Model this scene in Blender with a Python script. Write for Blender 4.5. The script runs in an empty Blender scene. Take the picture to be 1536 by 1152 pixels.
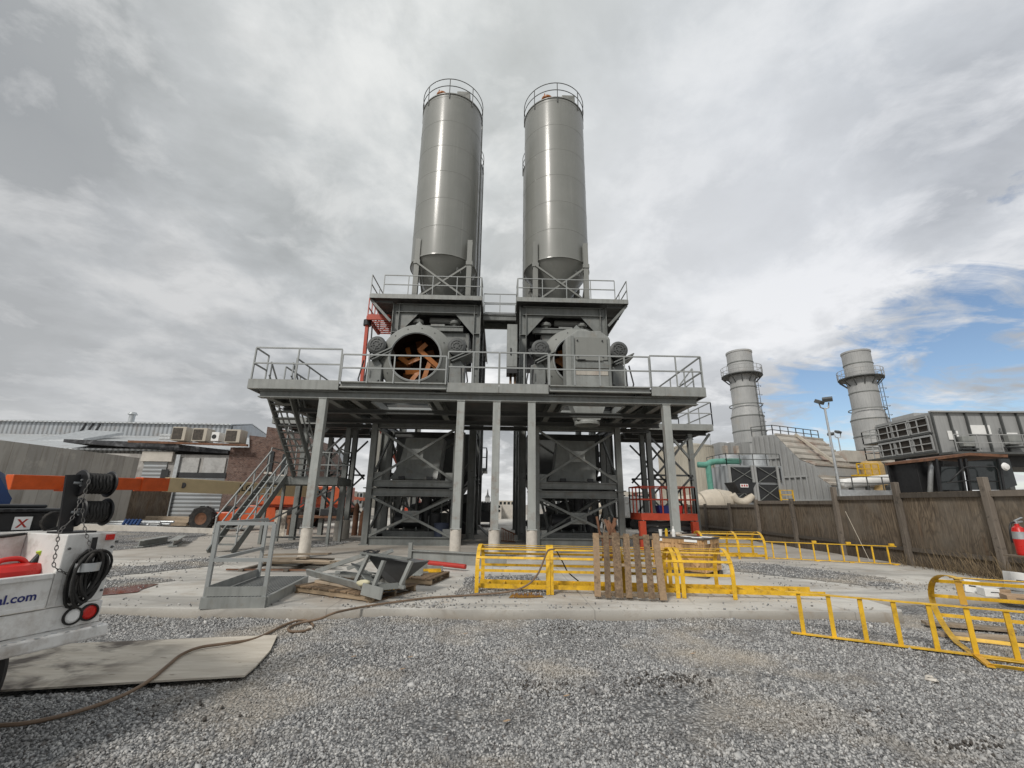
import bpy, math, random
import numpy as np
from mathutils import Vector, Matrix
random.seed(7)
PI = math.pi
R = math.radians
sc = bpy.context.scene
col = sc.collection
V = Vector

# ------------------------------------------------------------------ camera
F_PX, PITCH, ROLL, YAW, CAMH = 650.0, R(15.5), R(0.71), R(1.5), 1.7
CAM = V((0, 0, CAMH))
fw = V((math.sin(YAW)*math.cos(PITCH), math.cos(YAW)*math.cos(PITCH), math.sin(PITCH)))
_r0 = V((math.cos(YAW), -math.sin(YAW), 0)); _u0 = _r0.cross(fw)
cr = _r0*math.cos(ROLL) + _u0*math.sin(ROLL)
cu = _u0*math.cos(ROLL) - _r0*math.sin(ROLL)
def ray(x, y): return fw + cr*((x-768)/F_PX) + cu*((576-y)/F_PX)
def gd(x, y, z=0.17):                     # survey: photo point -> point on a level plane
    d = ray(x, y); return CAM + d*((z-CAMH)/d.z)
def at(x, y, Y):                          # survey: photo point -> point on the plane at depth Y
    d = ray(x, y); return CAM + d*(Y/d.y)
def atx(x, y, X):
    d = ray(x, y); return CAM + d*(X/d.x)

cam = bpy.data.cameras.new('camera'); co = bpy.data.objects.new('camera', cam); col.objects.link(co)
cam.sensor_fit = 'HORIZONTAL'; cam.sensor_width = 36; cam.lens = 36*F_PX/1536
cam.clip_start = 0.05; cam.clip_end = 3000
m = Matrix((cr, cu, -fw)).transposed().to_4x4(); m.translation = CAM
co.matrix_world = m
sc.camera = co
sc.view_settings.view_transform = 'Standard'; sc.view_settings.look = 'None'
sc.view_settings.exposure = 0; sc.view_settings.gamma = 1
sc.render.engine = 'CYCLES'
sc.cycles.max_bounces = 6

# ------------------------------------------------------------------ node helpers
class NT:
    def __init__(s, tree): s.t = tree; s.n = tree.nodes; s.l = tree.links
    def node(s, typ, **kw):
        n = s.n.new(typ)
        for k, v in kw.items():
            if k.startswith('i_'):
                n.inputs[k[2:].replace('_', ' ')].default_value = v
            else: setattr(n, k, v)
        return n
    def link(s, a, b): s.l.new(a, b)
    def val(s, sock, v):
        if isinstance(v, bpy.types.NodeSocket): s.link(v, sock)
        else: sock.default_value = v
    def math(s, op, a, b=0.0, clamp=False):
        n = s.n.new('ShaderNodeMath'); n.operation = op; n.use_clamp = clamp
        s.val(n.inputs[0], a); s.val(n.inputs[1], b); return n.outputs[0]
    def mix(s, f, a, b, blend='MIX'):
        n = s.n.new('ShaderNodeMix'); n.data_type = 'RGBA'; n.blend_type = blend
        s.val(n.inputs[0], f)
        for i, c in ((6, a), (7, b)):
            if isinstance(c, bpy.types.NodeSocket): s.link(c, n.inputs[i])
            else: n.inputs[i].default_value = (*c[:3], 1)
        return n.outputs[2]
    def noise(s, vec, scale, detail=4, rough=.55, dist=0.0):
        n = s.n.new('ShaderNodeTexNoise'); n.inputs['Scale'].default_value = scale
        n.inputs['Detail'].default_value = detail; n.inputs['Roughness'].default_value = rough
        n.inputs['Distortion'].default_value = dist
        if vec is not None: s.link(vec, n.inputs['Vector'])
        return n.outputs['Fac']
    def ramp(s, f, a, b, lo=0.0, hi=1.0):
        n = s.n.new('ShaderNodeMapRange'); n.clamp = True
        s.val(n.inputs[0], f)
        for i, v in zip((1, 2, 3, 4), (a, b, lo, hi)): n.inputs[i].default_value = v
        return n.outputs[0]
    def mapping(s, vec, scale=(1, 1, 1), rot=(0, 0, 0)):
        n = s.n.new('ShaderNodeMapping'); n.inputs['Scale'].default_value = scale
        n.inputs['Rotation'].default_value = rot; s.link(vec, n.inputs['Vector']); return n.outputs[0]

def new_mat(name):
    m = bpy.data.materials.new(name); m.use_nodes = True
    t = NT(m.node_tree); b = t.n['Principled BSDF']
    return m, t, b
def pos(t): return t.n.new('ShaderNodeNewGeometry').outputs['Position']
def bump(t, b, h, strength=.3, dist=.02):
    n = t.n.new('ShaderNodeBump'); n.inputs['Strength'].default_value = strength
    n.inputs['Distance'].default_value = dist; t.link(h, n.inputs['Height']); t.link(n.outputs[0], b.inputs['Normal'])

def M(name, c, rough=.55, metal=0.0, var=.18, scale=3.0, dirt=None, damt=.5, dscale=1.5, streak=0.0, bmp=0.0, bscale=60, coat=0.0, spec=None):
    m, t, b = new_mat(name); p = pos(t)
    n1 = t.noise(p, scale, 5, .6)
    lo = tuple(x*(1-var) for x in c); hi = tuple(min(1, x*(1+var)) for x in c)
    cc = t.mix(t.ramp(n1, .3, .7), lo, hi)
    if streak:
        ps = t.mapping(p, (4, 4, .25))
        ns = t.noise(ps, 2.2, 4, .6)
        cc = t.mix(t.ramp(ns, .45, .75, 0, streak), cc, tuple(x*.45 for x in c))
    if dirt:
        n2 = t.noise(p, dscale, 6, .68)
        cc = t.mix(t.ramp(n2, .62-damt*.25, .78, 0, min(1, .4+damt)), cc, dirt)
    t.link(cc, b.inputs['Base Color'])
    n3 = t.noise(p, scale*2.3, 4)
    t.link(t.ramp(n3, .3, .7, max(.03, rough-.12), min(1, rough+.12)), b.inputs['Roughness'])
    b.inputs['Metallic'].default_value = metal
    if coat: b.inputs['Coat Weight'].default_value = coat; b.inputs['Coat Roughness'].default_value = .15
    if spec is not None: b.inputs['Specular IOR Level'].default_value = spec
    if bmp: bump(t, b, t.noise(p, bscale, 3), bmp, .01)
    return m

GREY = (.185, .195, .186)
RUST = (.16, .07, .035)
MT = {}
MT['steel'] = M('grey_painted_steel', GREY, .5, var=.16, scale=2.3, dirt=(.13, .085, .055), damt=.24, dscale=3.5, streak=.45)
MT['rail'] = M('grey_rail_paint', (.30, .315, .31), .45, var=.08)
MT['steel_lt'] = M('pale_grey_paint', (.265, .275, .262), .45, var=.14, scale=2.5, dirt=(.19, .145, .10), damt=.26, dscale=3.5, streak=.4)
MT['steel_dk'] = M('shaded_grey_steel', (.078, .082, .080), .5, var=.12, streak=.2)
MT['rusty_col'] = M('column_paint_with_rust', (.33, .345, .33), .5, var=.08, dirt=(.17, .09, .05), damt=.34, dscale=3.2, streak=.4)
MT['dark'] = M('dark_equipment', (.02, .021, .023), .5, var=.3)
MT['black'] = M('black_plastic', (.012, .012, .013), .45, var=.3)
MT['rubber'] = M('rubber', (.018, .017, .016), .8, var=.3, dirt=(.09, .08, .07), damt=.4, dscale=6)
MT['orange_blade'] = M('orange_blade', (.38, .125, .018), .5, var=.3, dirt=(.06, .025, .01), damt=.5, dscale=3)
MT['blade_dim'] = M('shaded_orange_blade', (.22, .075, .012), .6, var=.4, dirt=(.05, .02, .01), damt=.5, dscale=3)  # dimmer copy of orange_blade for rear paddles, drum shade put into the colour
MT['drum_in'] = M('rusty_drum_inside', (.05, .022, .010), .7, var=.5)
MT['yellow'] = M('yellow_paint', (.72, .43, .022), .45, var=.22, scale=6, dirt=(.22, .12, .035), damt=.42, dscale=9, streak=.2)
MT['yellow_dk'] = M('yellow_aged', (.55, .30, .03), .5, var=.2)
MT['orange'] = M('orange_paint', (.50, .085, .022), .4, var=.12, dirt=(.2, .06, .03), damt=.2, dscale=2)
MT['tan'] = M('tan_paint', (.56, .45, .27), .5, var=.08, dirt=(.25, .2, .1), damt=.2)
MT['red'] = M('red_paint', (.42, .03, .02), .45, var=.2, dirt=(.12, .03, .02), damt=.3, dscale=3)
MT['redor'] = M('red_orange_paint', (.44, .055, .022), .45, var=.2, dirt=(.15, .04, .02), damt=.3, dscale=3)
MT['white'] = M('white_paint_dirty', (.70, .695, .67), .45, var=.08, dirt=(.26, .21, .165), damt=.5, dscale=4.5, streak=.35)
MT['whiteclean'] = M('white_clean', (.78, .78, .76), .5, var=.05)
MT['concrete'] = M('pedestal_concrete', (.56, .52, .46), .9, var=.15, scale=6, dirt=(.35, .29, .22), damt=.3, dscale=5, bmp=.3)
MT['blockwall'] = M('precast_concrete', (.52, .49, .44), .9, var=.12, scale=2, dirt=(.3, .27, .23), damt=.4)
MT['galv'] = M('galvanised', (.48, .50, .51), .42, metal=.6, var=.15, scale=4)
MT['blue'] = M('blue_tarp', (.015, .05, .16), .5, var=.3)
MT['glass'] = M('dark_glass', (.02, .024, .025), .08, var=.2)
MT['text_blue'] = M('navy_letters', (.012, .02, .14), .4, var=0)
MT['text_black'] = M('black_letters', (.012, .012, .012), .5, var=0)
MT['text_white'] = M('white_letters', (.75, .75, .73), .5, var=0)
MT['cardboard'] = M('cardboard', (.42, .29, .18), .85, var=.15)
MT['paper'] = M('paper', (.80, .80, .79), .8, var=.04)
MT['redplastic'] = M('red_plastic', (.55, .02, .015), .35, var=.1)
MT['lime'] = M('lime_plastic', (.40, .55, .03), .4, var=.1)
MT['teal'] = M('teal_pipe', (.11, .30, .235), .45, var=.15)
MT['brass'] = M('hose_brown', (.17, .115, .075), .6, var=.25)
MT['hose'] = M('hose_red_brown', (.11, .055, .045), .6, var=.25)
MT['stack'] = M('stack_cladding', (.37, .375, .37), .5, var=.14, scale=.35, dirt=(.42, .36, .28), damt=.15, dscale=.3, streak=.35)
MT['plantgrey'] = M('plant_casing', (.32, .325, .32), .55, var=.12, scale=.25, dirt=(.25, .17, .11), damt=.18, dscale=.25, streak=.35)
MT['rustroof'] = M('rusty_cladding', (.42, .39, .34), .7, var=.2, scale=.5, dirt=(.26, .10, .05), damt=.45, dscale=.4, streak=.4)
MT['planttan'] = M('plant_tan', (.46, .42, .35), .6, var=.12, scale=.4, streak=.35)
MT['rust'] = M('rusted_steel', (.16, .075, .04), .8, var=.35, dscale=4, dirt=(.05, .03, .025), damt=.4)
MT['drumbeige'] = M('mixer_drum_beige', (.56, .50, .41), .7, var=.15, scale=1, dirt=(.36, .32, .27), damt=.5, dscale=1.3)
MT['tankbeige'] = M('tank_beige', (.43, .40, .33), .6, var=.1, scale=.3, streak=.5)
MT['sand'] = M('plywood_board_grey', (.50, .45, .37), .8, var=.1)

def wood_mat(name, c, dark, axis_scale=(14, 14, .8), rough=.8):
    m, t, b = new_mat(name)
    tc = t.n.new('ShaderNodeTexCoord').outputs['Object']
    pm = t.mapping(tc, axis_scale)
    n1 = t.noise(pm, 1.6, 7, .65, .6)
    n2 = t.noise(tc, 2.2, 4, .6)
    oi = t.n.new('ShaderNodeObjectInfo').outputs['Random']
    cc = t.mix(t.ramp(n1, .33, .68), dark, c)
    cc = t.mix(t.ramp(n2, .45, .75, 0, .6), cc, tuple(x*.5 for x in c))
    cc = t.mix(t.ramp(oi, .0, .5, .75, 0), cc, tuple(x*.28 for x in c))
    cc = t.mix(t.ramp(oi, .55, 1, 0, .45), cc, tuple(min(1, x*1.5) for x in c))
    n5 = t.noise(tc, 5, 5, .7)
    cc = t.mix(t.ramp(n5, .56, .68, 0, .7), cc, tuple(x*.22 for x in c))
    t.link(cc, b.inputs['Base Color']); b.inputs['Roughness'].default_value = rough
    bump(t, b, n1, .35, .01)
    return m
MT['pallet'] = wood_mat('pallet_wood', (.29, .20, .12), (.075, .046, .027))
MT['pallet_x'] = wood_mat('pallet_wood_lengthwise', (.34, .26, .17), (.12, .08, .05), (1, 14, 14))
MT['crate'] = wood_mat('crate_wood', (.60, .38, .19), (.34, .19, .08))
MT['lumber'] = wood_mat('weathered_lumber', (.42, .34, .25), (.16, .12, .08), (.8, 12, 12))
MT['greywood'] = wood_mat('grey_timber', (.20, .17, .14), (.07, .058, .046))

def fence_mat():
    m, t, b = new_mat('weathered_plywood_fence')
    p = pos(t)
    pm = t.mapping(p, (3.2, 3.2, .30))
    n1 = t.noise(pm, 2.4, 9, .68, 2.6)
    nr = t.noise(t.mapping(p, (1.6, 1.6, .42)), 1.0, 3, .45, .5)
    ring = t.math('SINE', t.math('MULTIPLY', nr, 110.0))
    n2 = t.noise(p, .9, 5, .6)
    pk = t.mapping(p, (9, 9, .9)); n3 = t.noise(pk, 1.5, 6, .7, .4)
    cc = t.mix(t.ramp(n1, .33, .66), (.060, .044, .030), (.30, .235, .165))
    cc = t.mix(t.ramp(ring, .1, .95, 0, .6), cc, (.062, .046, .032))
    cc = t.mix(t.ramp(n3, .5, .75, 0, .6), cc, (.055, .042, .030))
    cc = t.mix(t.ramp(n2, .45, .7, 0, .6), cc, (.24, .215, .18))
    n4 = t.noise(pm, 1.1, 4, .6)
    cc = t.mix(t.ramp(n4, .62, .75, 0, .5), cc, (.20, .10, .04))
    isl = t.n.new('ShaderNodeNewGeometry').outputs['Random Per Island']
    cc = t.mix(t.ramp(isl, 0, 1, 0, .35), cc, (.085, .07, .055))
    sep = t.n.new('ShaderNodeSeparateXYZ'); t.link(p, sep.inputs[0])
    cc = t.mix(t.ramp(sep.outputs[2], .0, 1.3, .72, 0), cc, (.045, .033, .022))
    t.link(cc, b.inputs['Base Color']); b.inputs['Roughness'].default_value = .88
    bump(t, b, n1, .5, .02)
    return m
MT['fence'] = fence_mat()

def brick_mat(name, c1, c2, mortar, scale=1.0):
    m, t, b = new_mat(name)
    tc = t.n.new('ShaderNodeTexCoord').outputs['Object']
    sx = t.n.new('ShaderNodeSeparateXYZ'); t.link(tc, sx.inputs[0])
    cx = t.n.new('ShaderNodeCombineXYZ')
    t.link(t.math('ADD', sx.outputs[0], sx.outputs[1]), cx.inputs[0]); t.link(sx.outputs[2], cx.inputs[1])
    br = t.node('ShaderNodeTexBrick'); t.link(cx.outputs[0], br.inputs['Vector'])
    br.inputs['Color1'].default_value = (*c1, 1); br.inputs['Color2'].default_value = (*c2, 1); br.inputs['Mortar'].default_value = (*mortar, 1)
    br.inputs['Scale'].default_value = scale; br.inputs['Mortar Size'].default_value = .012
    br.inputs['Brick Width'].default_value = .22; br.inputs['Row Height'].default_value = .075
    cc = t.mix(t.ramp(t.noise(tc, .8, 6, .65), .42, .72, 0, .7), br.outputs[0], tuple(x*.5 for x in c1))
    cc = t.mix(t.ramp(t.noise(t.mapping(tc, (1, 1, 2.2)), 3.2, 6, .75), .50, .62, 0, .75), cc, tuple(x*.28 for x in c1))
    cc = t.mix(t.ramp(t.noise(t.mapping(tc, (1, 1, 2)), 4.3, 5, .7), .56, .66, 0, .5), cc, (.30, .22, .18))
    t.link(cc, b.inputs['Base Color']); b.inputs['Roughness'].default_value = .9
    return m
MT['brick'] = brick_mat('old_brick', (.17, .085, .06), (.085, .045, .036), (.22, .19, .17))

def wall_mat():          # board-marked concrete with lighter and darker panels
    m, t, b = new_mat('board_marked_concrete')
    tc = t.n.new('ShaderNodeTexCoord').outputs['Object']
    br = t.node('ShaderNodeTexBrick')
    sx = t.n.new('ShaderNodeSeparateXYZ'); t.link(tc, sx.inputs[0])
    cx = t.n.new('ShaderNodeCombineXYZ')
    t.link(sx.outputs[1], cx.inputs[0]); t.link(sx.outputs[2], cx.inputs[1]); t.link(cx.outputs[0], br.inputs['Vector'])
    br.inputs['Color1'].default_value = (.47, .455, .41, 1); br.inputs['Color2'].default_value = (.30, .29, .265, 1)
    br.inputs['Mortar'].default_value = (.27, .25, .21, 1)
    br.inputs['Scale'].default_value = 1; br.inputs['Brick Width'].default_value = .75; br.inputs['Row Height'].default_value = 2.4
    br.inputs['Mortar Size'].default_value = .02
    n1 = t.noise(tc, 1.6, 7, .7); n2 = t.noise(t.mapping(tc, (2, 2, .3)), 1.3, 5, .6)
    cc = t.mix(.7, (.38, .37, .335), br.outputs[0])
    cc = t.mix(t.ramp(n1, .52, .66, 0, .55), cc, (.50, .475, .42))
    cc = t.mix(t.ramp(n2, .5, .75, 0, .7), cc, (.19, .17, .14))
    t.link(cc, b.inputs['Base Color']); b.inputs['Roughness'].default_value = .9
    bump(t, b, n1, .3, .03)
    return m
MT['formwall'] = wall_mat()

def corrugated(name, c, period=.2, axis=0, dirt=(.25, .2, .16), rough=.4, metal=.35, strength=.7):
    m, t, b = new_mat(name)
    tc = t.n.new('ShaderNodeTexCoord').outputs['Object']
    sx = t.n.new('ShaderNodeSeparateXYZ'); t.link(tc, sx.inputs[0])
    w = t.math('SINE', t.math('MULTIPLY', sx.outputs[axis], 2*PI/period))
    p = tc
    n = t.noise(p, .8, 6, .65); n2 = t.noise(t.mapping(p, (2, 2, .2) if axis != 2 else (.3, .3, 3)), 1.5, 4)
    cc = t.mix(t.ramp(w, -1, .4, 0, 1), tuple(x*.5 for x in c), c)
    cc = t.mix(t.ramp(n, .5, .75, 0, .5), cc, dirt)
    cc = t.mix(t.ramp(n2, .5, .75, 0, .35), cc, tuple(x*.5 for x in c))
    t.link(cc, b.inputs['Base Color']); b.inputs['Roughness'].default_value = rough; b.inputs['Metallic'].default_value = metal
    bump(t, b, w, strength, .03)
    return m
MT['corr_roof'] = corrugated('corrugated_roof', (.62, .645, .655), .45, 0)
MT['corr_wall'] = corrugated('corrugated_wall', (.42, .445, .465), .45, 0)
MT['corr_shut'] = corrugated('roller_shutter', (.36, .38, .39), .3, 2, strength=.35)
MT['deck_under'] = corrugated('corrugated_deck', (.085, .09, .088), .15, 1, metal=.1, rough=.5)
MT['tanksiding'] = corrugated('tank_siding', (.42, .39, .32), .9, 0, metal=0, rough=.7, strength=.2)

def grating_mat():
    m, t, b = new_mat('steel_grating')
    tc = t.n.new('ShaderNodeTexCoord').outputs['Object']
    sx = t.n.new('ShaderNodeSeparateXYZ'); t.link(tc, sx.inputs[0])
    w = t.math('SINE', t.math('MULTIPLY', sx.outputs[0], 2*PI/.05))
    cc = t.mix(t.ramp(w, -.3, .5, 0, 1), (.05, .052, .05), (.30, .31, .30))
    t.link(cc, b.inputs['Base Color']); b.inputs['Roughness'].default_value = .5
    bump(t, b, w, .8, .02)
    return m
MT['grating'] = grating_mat()

def silo_mat():
    m, t, b = new_mat('silo_gloss_grey'); p = pos(t)
    n1 = t.noise(p, .5, 5, .6); n2 = t.noise(t.mapping(p, (3, 3, .12)), 1.6, 5, .6)
    cc = t.mix(t.ramp(n1, .3, .7), (.188, .194, .178), (.225, .230, .213))
    cc = t.mix(t.ramp(n2, .46, .72, 0, .55), cc, (.185, .188, .172))
    n3 = t.noise(t.mapping(p, (6, 6, .1)), 1.2, 6, .7); cc = t.mix(t.ramp(n3, .58, .75, 0, .35), cc, (.36, .355, .33))
    t.link(cc, b.inputs['Base Color']); b.inputs['Roughness'].default_value = .5
    b.inputs['Coat Weight'].default_value = .32; b.inputs['Coat Roughness'].default_value = .17
    bump(t, b, t.noise(p, 1.4, 3), .10, .06)
    return m
MT['silo'] = silo_mat()

# ------------------------------------------------------------------ ground materials
def gravel_mat(name='crushed_gravel', scale=34, stone=False):
    m, t, b = new_mat(name); p = pos(t)
    big = t.noise(p, .55, 5, .6); mid = t.noise(p, 1.9, 5, .65)
    if stone:
        r = t.n.new('ShaderNodeNewGeometry').outputs['Random Per Island']
    else:
        v = t.node('ShaderNodeTexVoronoi'); v.inputs['Scale'].default_value = scale; t.link(p, v.inputs['Vector'])
        s = t.n.new('ShaderNodeSeparateColor'); t.link(v.outputs['Color'], s.inputs[0]); r = s.outputs[0]
    cc = t.mix(t.ramp(r, 0, 1), (.13, .133, .138), (.52, .515, .50))
    cc = t.mix(t.ramp(r, .94, 1, 0, .6), cc, (.70, .68, .64))
    cc = t.mix(t.ramp(r, .0, .12, .4, 0), cc, (.20, .155, .12))
    if not stone:
        cc = t.mix(t.ramp(v.outputs['Distance'], .25, .75, 0, .8), cc, (.045, .045, .045))
    cc = t.mix(t.ramp(mid, .52, .66, 0, .6), cc, (.165, .16, .155))
    cc = t.mix(t.ramp(big, .50, .66, 0, .7), cc, (.43, .385, .32))
    t.link(cc, b.inputs['Base Color']); b.inputs['Roughness'].default_value = .85
    if stone: bump(t, b, t.noise(p, 120, 3), .3, .004)
    else: bump(t, b, t.math('MULTIPLY', v.outputs['Distance'], -1), .9, .03)
    return m
MT['gravel'] = gravel_mat(); MT['stone'] = gravel_mat('gravel_stone', stone=True)

def slab_mat():
    m, t, b = new_mat('stained_concrete_slab'); p = pos(t)
    n1 = t.noise(p, .55, 6, .62); n2 = t.noise(p, 2.4, 7, .68, .6); n3 = t.noise(t.mapping(p, (.35, 1.6, 1)), .8, 6, .65, .5)
    n4 = t.noise(p, 40, 3, .6); n5 = t.noise(t.mapping(p, (1, 1, 1), (0, 0, .6)), .33, 5, .6)
    cc = t.mix(t.ramp(n1, .35, .65), (.46, .44, .40), (.62, .60, .55))
    cc = t.mix(t.ramp(n3, .48, .64, 0, .75), cc, (.27, .26, .24))
    cc = t.mix(t.ramp(n2, .54, .70, 0, .6), cc, (.31, .245, .18))
    cc = t.mix(t.ramp(n5, .56, .68, 0, .65), cc, (.26, .205, .15))
    v = t.node('ShaderNodeTexVoronoi', feature='DISTANCE_TO_EDGE'); v.inputs['Scale'].default_value = .23
    pd = t.n.new('ShaderNodeMixRGB')
    t.link(p, v.inputs['Vector'])
    cc = t.mix(t.ramp(v.outputs['Distance'], .0, .006, .35, 0), cc, (.22, .20, .18))
    n6 = t.noise(p, 14, 5, .7)
    cc = t.mix(t.ramp(n6, .63, .70, 0, .6), cc, (.15, .135, .12))
    cc = t.mix(t.ramp(n4, .3, .7, .0, .18), cc, (.30, .28, .25))
    sx = t.n.new('ShaderNodeSeparateXYZ'); t.link(p, sx.inputs[0])
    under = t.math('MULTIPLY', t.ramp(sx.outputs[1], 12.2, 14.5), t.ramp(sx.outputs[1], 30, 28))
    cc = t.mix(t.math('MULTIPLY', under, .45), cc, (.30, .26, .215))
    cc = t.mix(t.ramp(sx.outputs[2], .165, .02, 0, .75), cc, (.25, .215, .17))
    jn = t.math('ABSOLUTE', t.math('SUBTRACT', t.math('FRACT', t.math('ADD', t.math('MULTIPLY', sx.outputs[0], .25), .13)), .5))
    cc = t.mix(t.ramp(jn, .0, .003, .6, 0), cc, (.13, .12, .11))
    t.link(cc, b.inputs['Base Color']); b.inputs['Roughness'].default_value = .85
    bump(t, b, t.noise(p, 25, 4, .6), .25, .01)
    return m
MT['slab'] = slab_mat()
MT['dirt'] = M('yard_dirt', (.30, .27, .23), .95, var=.25, scale=.4, dirt=(.42, .40, .36), damt=.5, dscale=.25, bmp=.3, bscale=8)
MT['mud'] = M('muddy_stone', (.075, .066, .058), .9, var=.5, scale=20)
MT['wet'] = M('wet_red_reflection', (.11, .035, .028), .12, var=.3, scale=2)  # puddle film; its reddish reflection is painted into the base colour

def ply_mat():
    m, t, b = new_mat('stained_plywood_sheet'); p = pos(t)
    n1 = t.noise(t.mapping(p, (1.2, 7, 1), (0, 0, .12)), 1.5, 6, .65, .5); n2 = t.noise(p, 1.7, 5, .6, .4)
    sx = t.n.new('ShaderNodeSeparateXYZ'); t.link(p, sx.inputs[0])
    cc = t.mix(t.ramp(n1, .3, .7), (.43, .38, .31), (.60, .555, .475))
    msk = t.math('MULTIPLY', t.ramp(n2, .46, .58), t.ramp(sx.outputs[0], -3.55, -4.1))
    cc = t.mix(t.math('MULTIPLY', msk, .9), cc, (.055, .042, .034))
    n3 = t.noise(t.mapping(p, (2, 5, 1)), 3, 4, .6)
    cc = t.mix(t.ramp(n3, .64, .7, 0, .6), cc, (.15, .11, .08))
    t.link(cc, b.inputs['Base Color']); b.inputs['Roughness'].default_value = .8
    return m
MT['ply'] = ply_mat()
# ------------------------------------------------------------------ mesh builder
BASE = {}
class MB:
    def __init__(s): s.v = []; s.f = []; s.sm = []
    def add(s, vs, fs, smooth=False):
        o = len(s.v); s.v += [tuple(v) for v in vs]
        for f in fs: s.f.append([i+o for i in f]); s.sm.append(smooth)
        return s
    def box(s, c, d, rz=0.0, mat=None):
        x, y, z = d[0]/2, d[1]/2, d[2]/2
        vs = [V((sx*x, sy*y, sz*z)) for sx in (-1, 1) for sy in (-1, 1) for sz in (-1, 1)]
        if mat is None: mat = Matrix.Rotation(rz, 3, 'Z')
        vs = [mat @ v + V(c) for v in vs]
        return s.add(vs, [(0, 1, 3, 2), (4, 6, 7, 5), (0, 4, 5, 1), (2, 3, 7, 6), (0, 2, 6, 4), (1, 5, 7, 3)])
    def b2(s, lo, hi):
        return s.box([(a+b)/2 for a, b in zip(lo, hi)], [abs(b-a) for a, b in zip(lo, hi)])
    def bar(s, p, q, w, h, up=(0, 0, 1)):
        p, q = V(p), V(q); d = (q-p); L = d.length; d.normalize()
        u = V(up)
        if abs(d.dot(u)) > .97: u = V((0, 1, 0))
        side = d.cross(u).normalized(); u = side.cross(d).normalized()
        return s.box((p+q)/2, (L, w, h), mat=Matrix((d, side, u)).transposed())
    def ib(s, p, q, d, w, up=(0, 0, 1), t=.03):      # I-section from p to q, depth d along up
        p, q = V(p), V(q); a = (q-p).normalized(); u = V(up)
        if abs(a.dot(u)) > .97: u = V((0, 1, 0))
        side = a.cross(u).normalized(); u = side.cross(a).normalized()
        s.bar(p, q, t*.7, d-2*t, u)
        for k in (-1, 1):
            o = u*(k*(d-t)/2); s.bar(p+o, q+o, w, t, u)
        return s
    def tube(s, p, q, r, n=8, r2=None, caps=True):
        p, q = V(p), V(q); a = (q-p).normalized()
        u = a.orthogonal().normalized(); w = a.cross(u)
        r2 = r if r2 is None else r2
        A = [p+(u*math.cos(2*PI*i/n)+w*math.sin(2*PI*i/n))*r for i in range(n)]
        B = [q+(u*math.cos(2*PI*i/n)+w*math.sin(2*PI*i/n))*r2 for i in range(n)]
        s.add(A+B, [(i, (i+1) % n, n+(i+1) % n, n+i) for i in range(n)], n > 5)
        if caps:
            s.add(A, [tuple(range(n-1, -1, -1))]); s.add(B, [tuple(range(n))])
        return s
    def pipe(s, pts, r, n=8, closed=False):
        pts = [V(p) for p in pts]; N = len(pts); rings = []
        prev = None
        for i, p in enumerate(pts):
            if closed: d = pts[(i+1) % N]-pts[i-1]
            else: d = pts[min(i+1, N-1)]-pts[max(i-1, 0)]
            d.normalize()
            u = d.orthogonal() if prev is None else prev-d*prev.dot(d)
            if u.length < 1e-6: u = d.orthogonal()
            u.normalize(); prev = u; w = d.cross(u)
            rings.append([p+(u*math.cos(2*PI*k/n)+w*math.sin(2*PI*k/n))*r for k in range(n)])
        vs = [v for g in rings for v in g]; fs = []
        for i in range(N if closed else N-1):
            j = (i+1) % N
            for k in range(n): fs.append((i*n+k, i*n+(k+1) % n, j*n+(k+1) % n, j*n+k))
        if not closed: fs += [tuple(range(n-1, -1, -1)), tuple((N-1)*n+k for k in range(n))]
        return s.add(vs, fs, True)
    def lathe(s, prof, c=(0, 0, 0), n=32, axis='Z', a0=0.0, a1=2*PI, smooth=True, mat=None):
        full = abs(a1-a0-2*PI) < 1e-6; m = n if full else n+1
        c = V(c)
        for j in range(len(prof)-1):
            vs = []
            for (r, z) in (prof[j], prof[j+1]):
                for i in range(m):
                    a = a0+(a1-a0)*i/n
                    p = (r*math.cos(a), r*math.sin(a), z)
                    if axis == 'Y': p = (p[0], z, p[1])
                    elif axis == 'X': p = (z, p[0], p[1])
                    p = V(p)
                    if mat is not None: p = mat @ p
                    vs.append(p+c)
            fs = []
            for i in range(n):
                k = (i+1) % m; f = (i, k, m+k, m+i)
                fs.append(f if axis != 'Y' else f[::-1])
            s.add(vs, fs, smooth)
        return s
    def prism(s, pts, off):
        pts = [V(p) for p in pts]; off = V(off); n = len(pts)
        s.add(pts+[p+off for p in pts], [tuple(range(n-1, -1, -1)), tuple(range(n, 2*n))]+[(i, (i+1) % n, n+(i+1) % n, n+i) for i in range(n)])
        return s
    def poly(s, pts): return s.add(pts, [tuple(range(len(pts)))])
    def build(s, name, mat, parent=None, bevel=0.0, local=None):
        me = bpy.data.meshes.new(name)
        off = V((0, 0, 0))
        if parent is not None: off = BASE.get(parent.name, off)
        me.from_pydata([tuple(V(v)-off) for v in s.v], [], s.f)
        me.polygons.foreach_set('use_smooth', s.sm); me.update()
        me.materials.append(MT[mat] if isinstance(mat, str) else mat)
        o = bpy.data.objects.new(name, me); col.objects.link(o)
        if parent is not None: o.parent = parent; BASE[o.name] = off
        if bevel:
            b = o.modifiers.new('bevel', 'BEVEL'); b.width = bevel; b.segments = 2; b.limit_method = 'ANGLE'; b.angle_limit = R(50)
        return o
def tag(o, label=None, cat=None, group=None, kind=None):
    if label: o['label'] = label
    if cat: o['category'] = cat
    if group: o['group'] = group
    if kind: o['kind'] = kind
    return o
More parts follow.
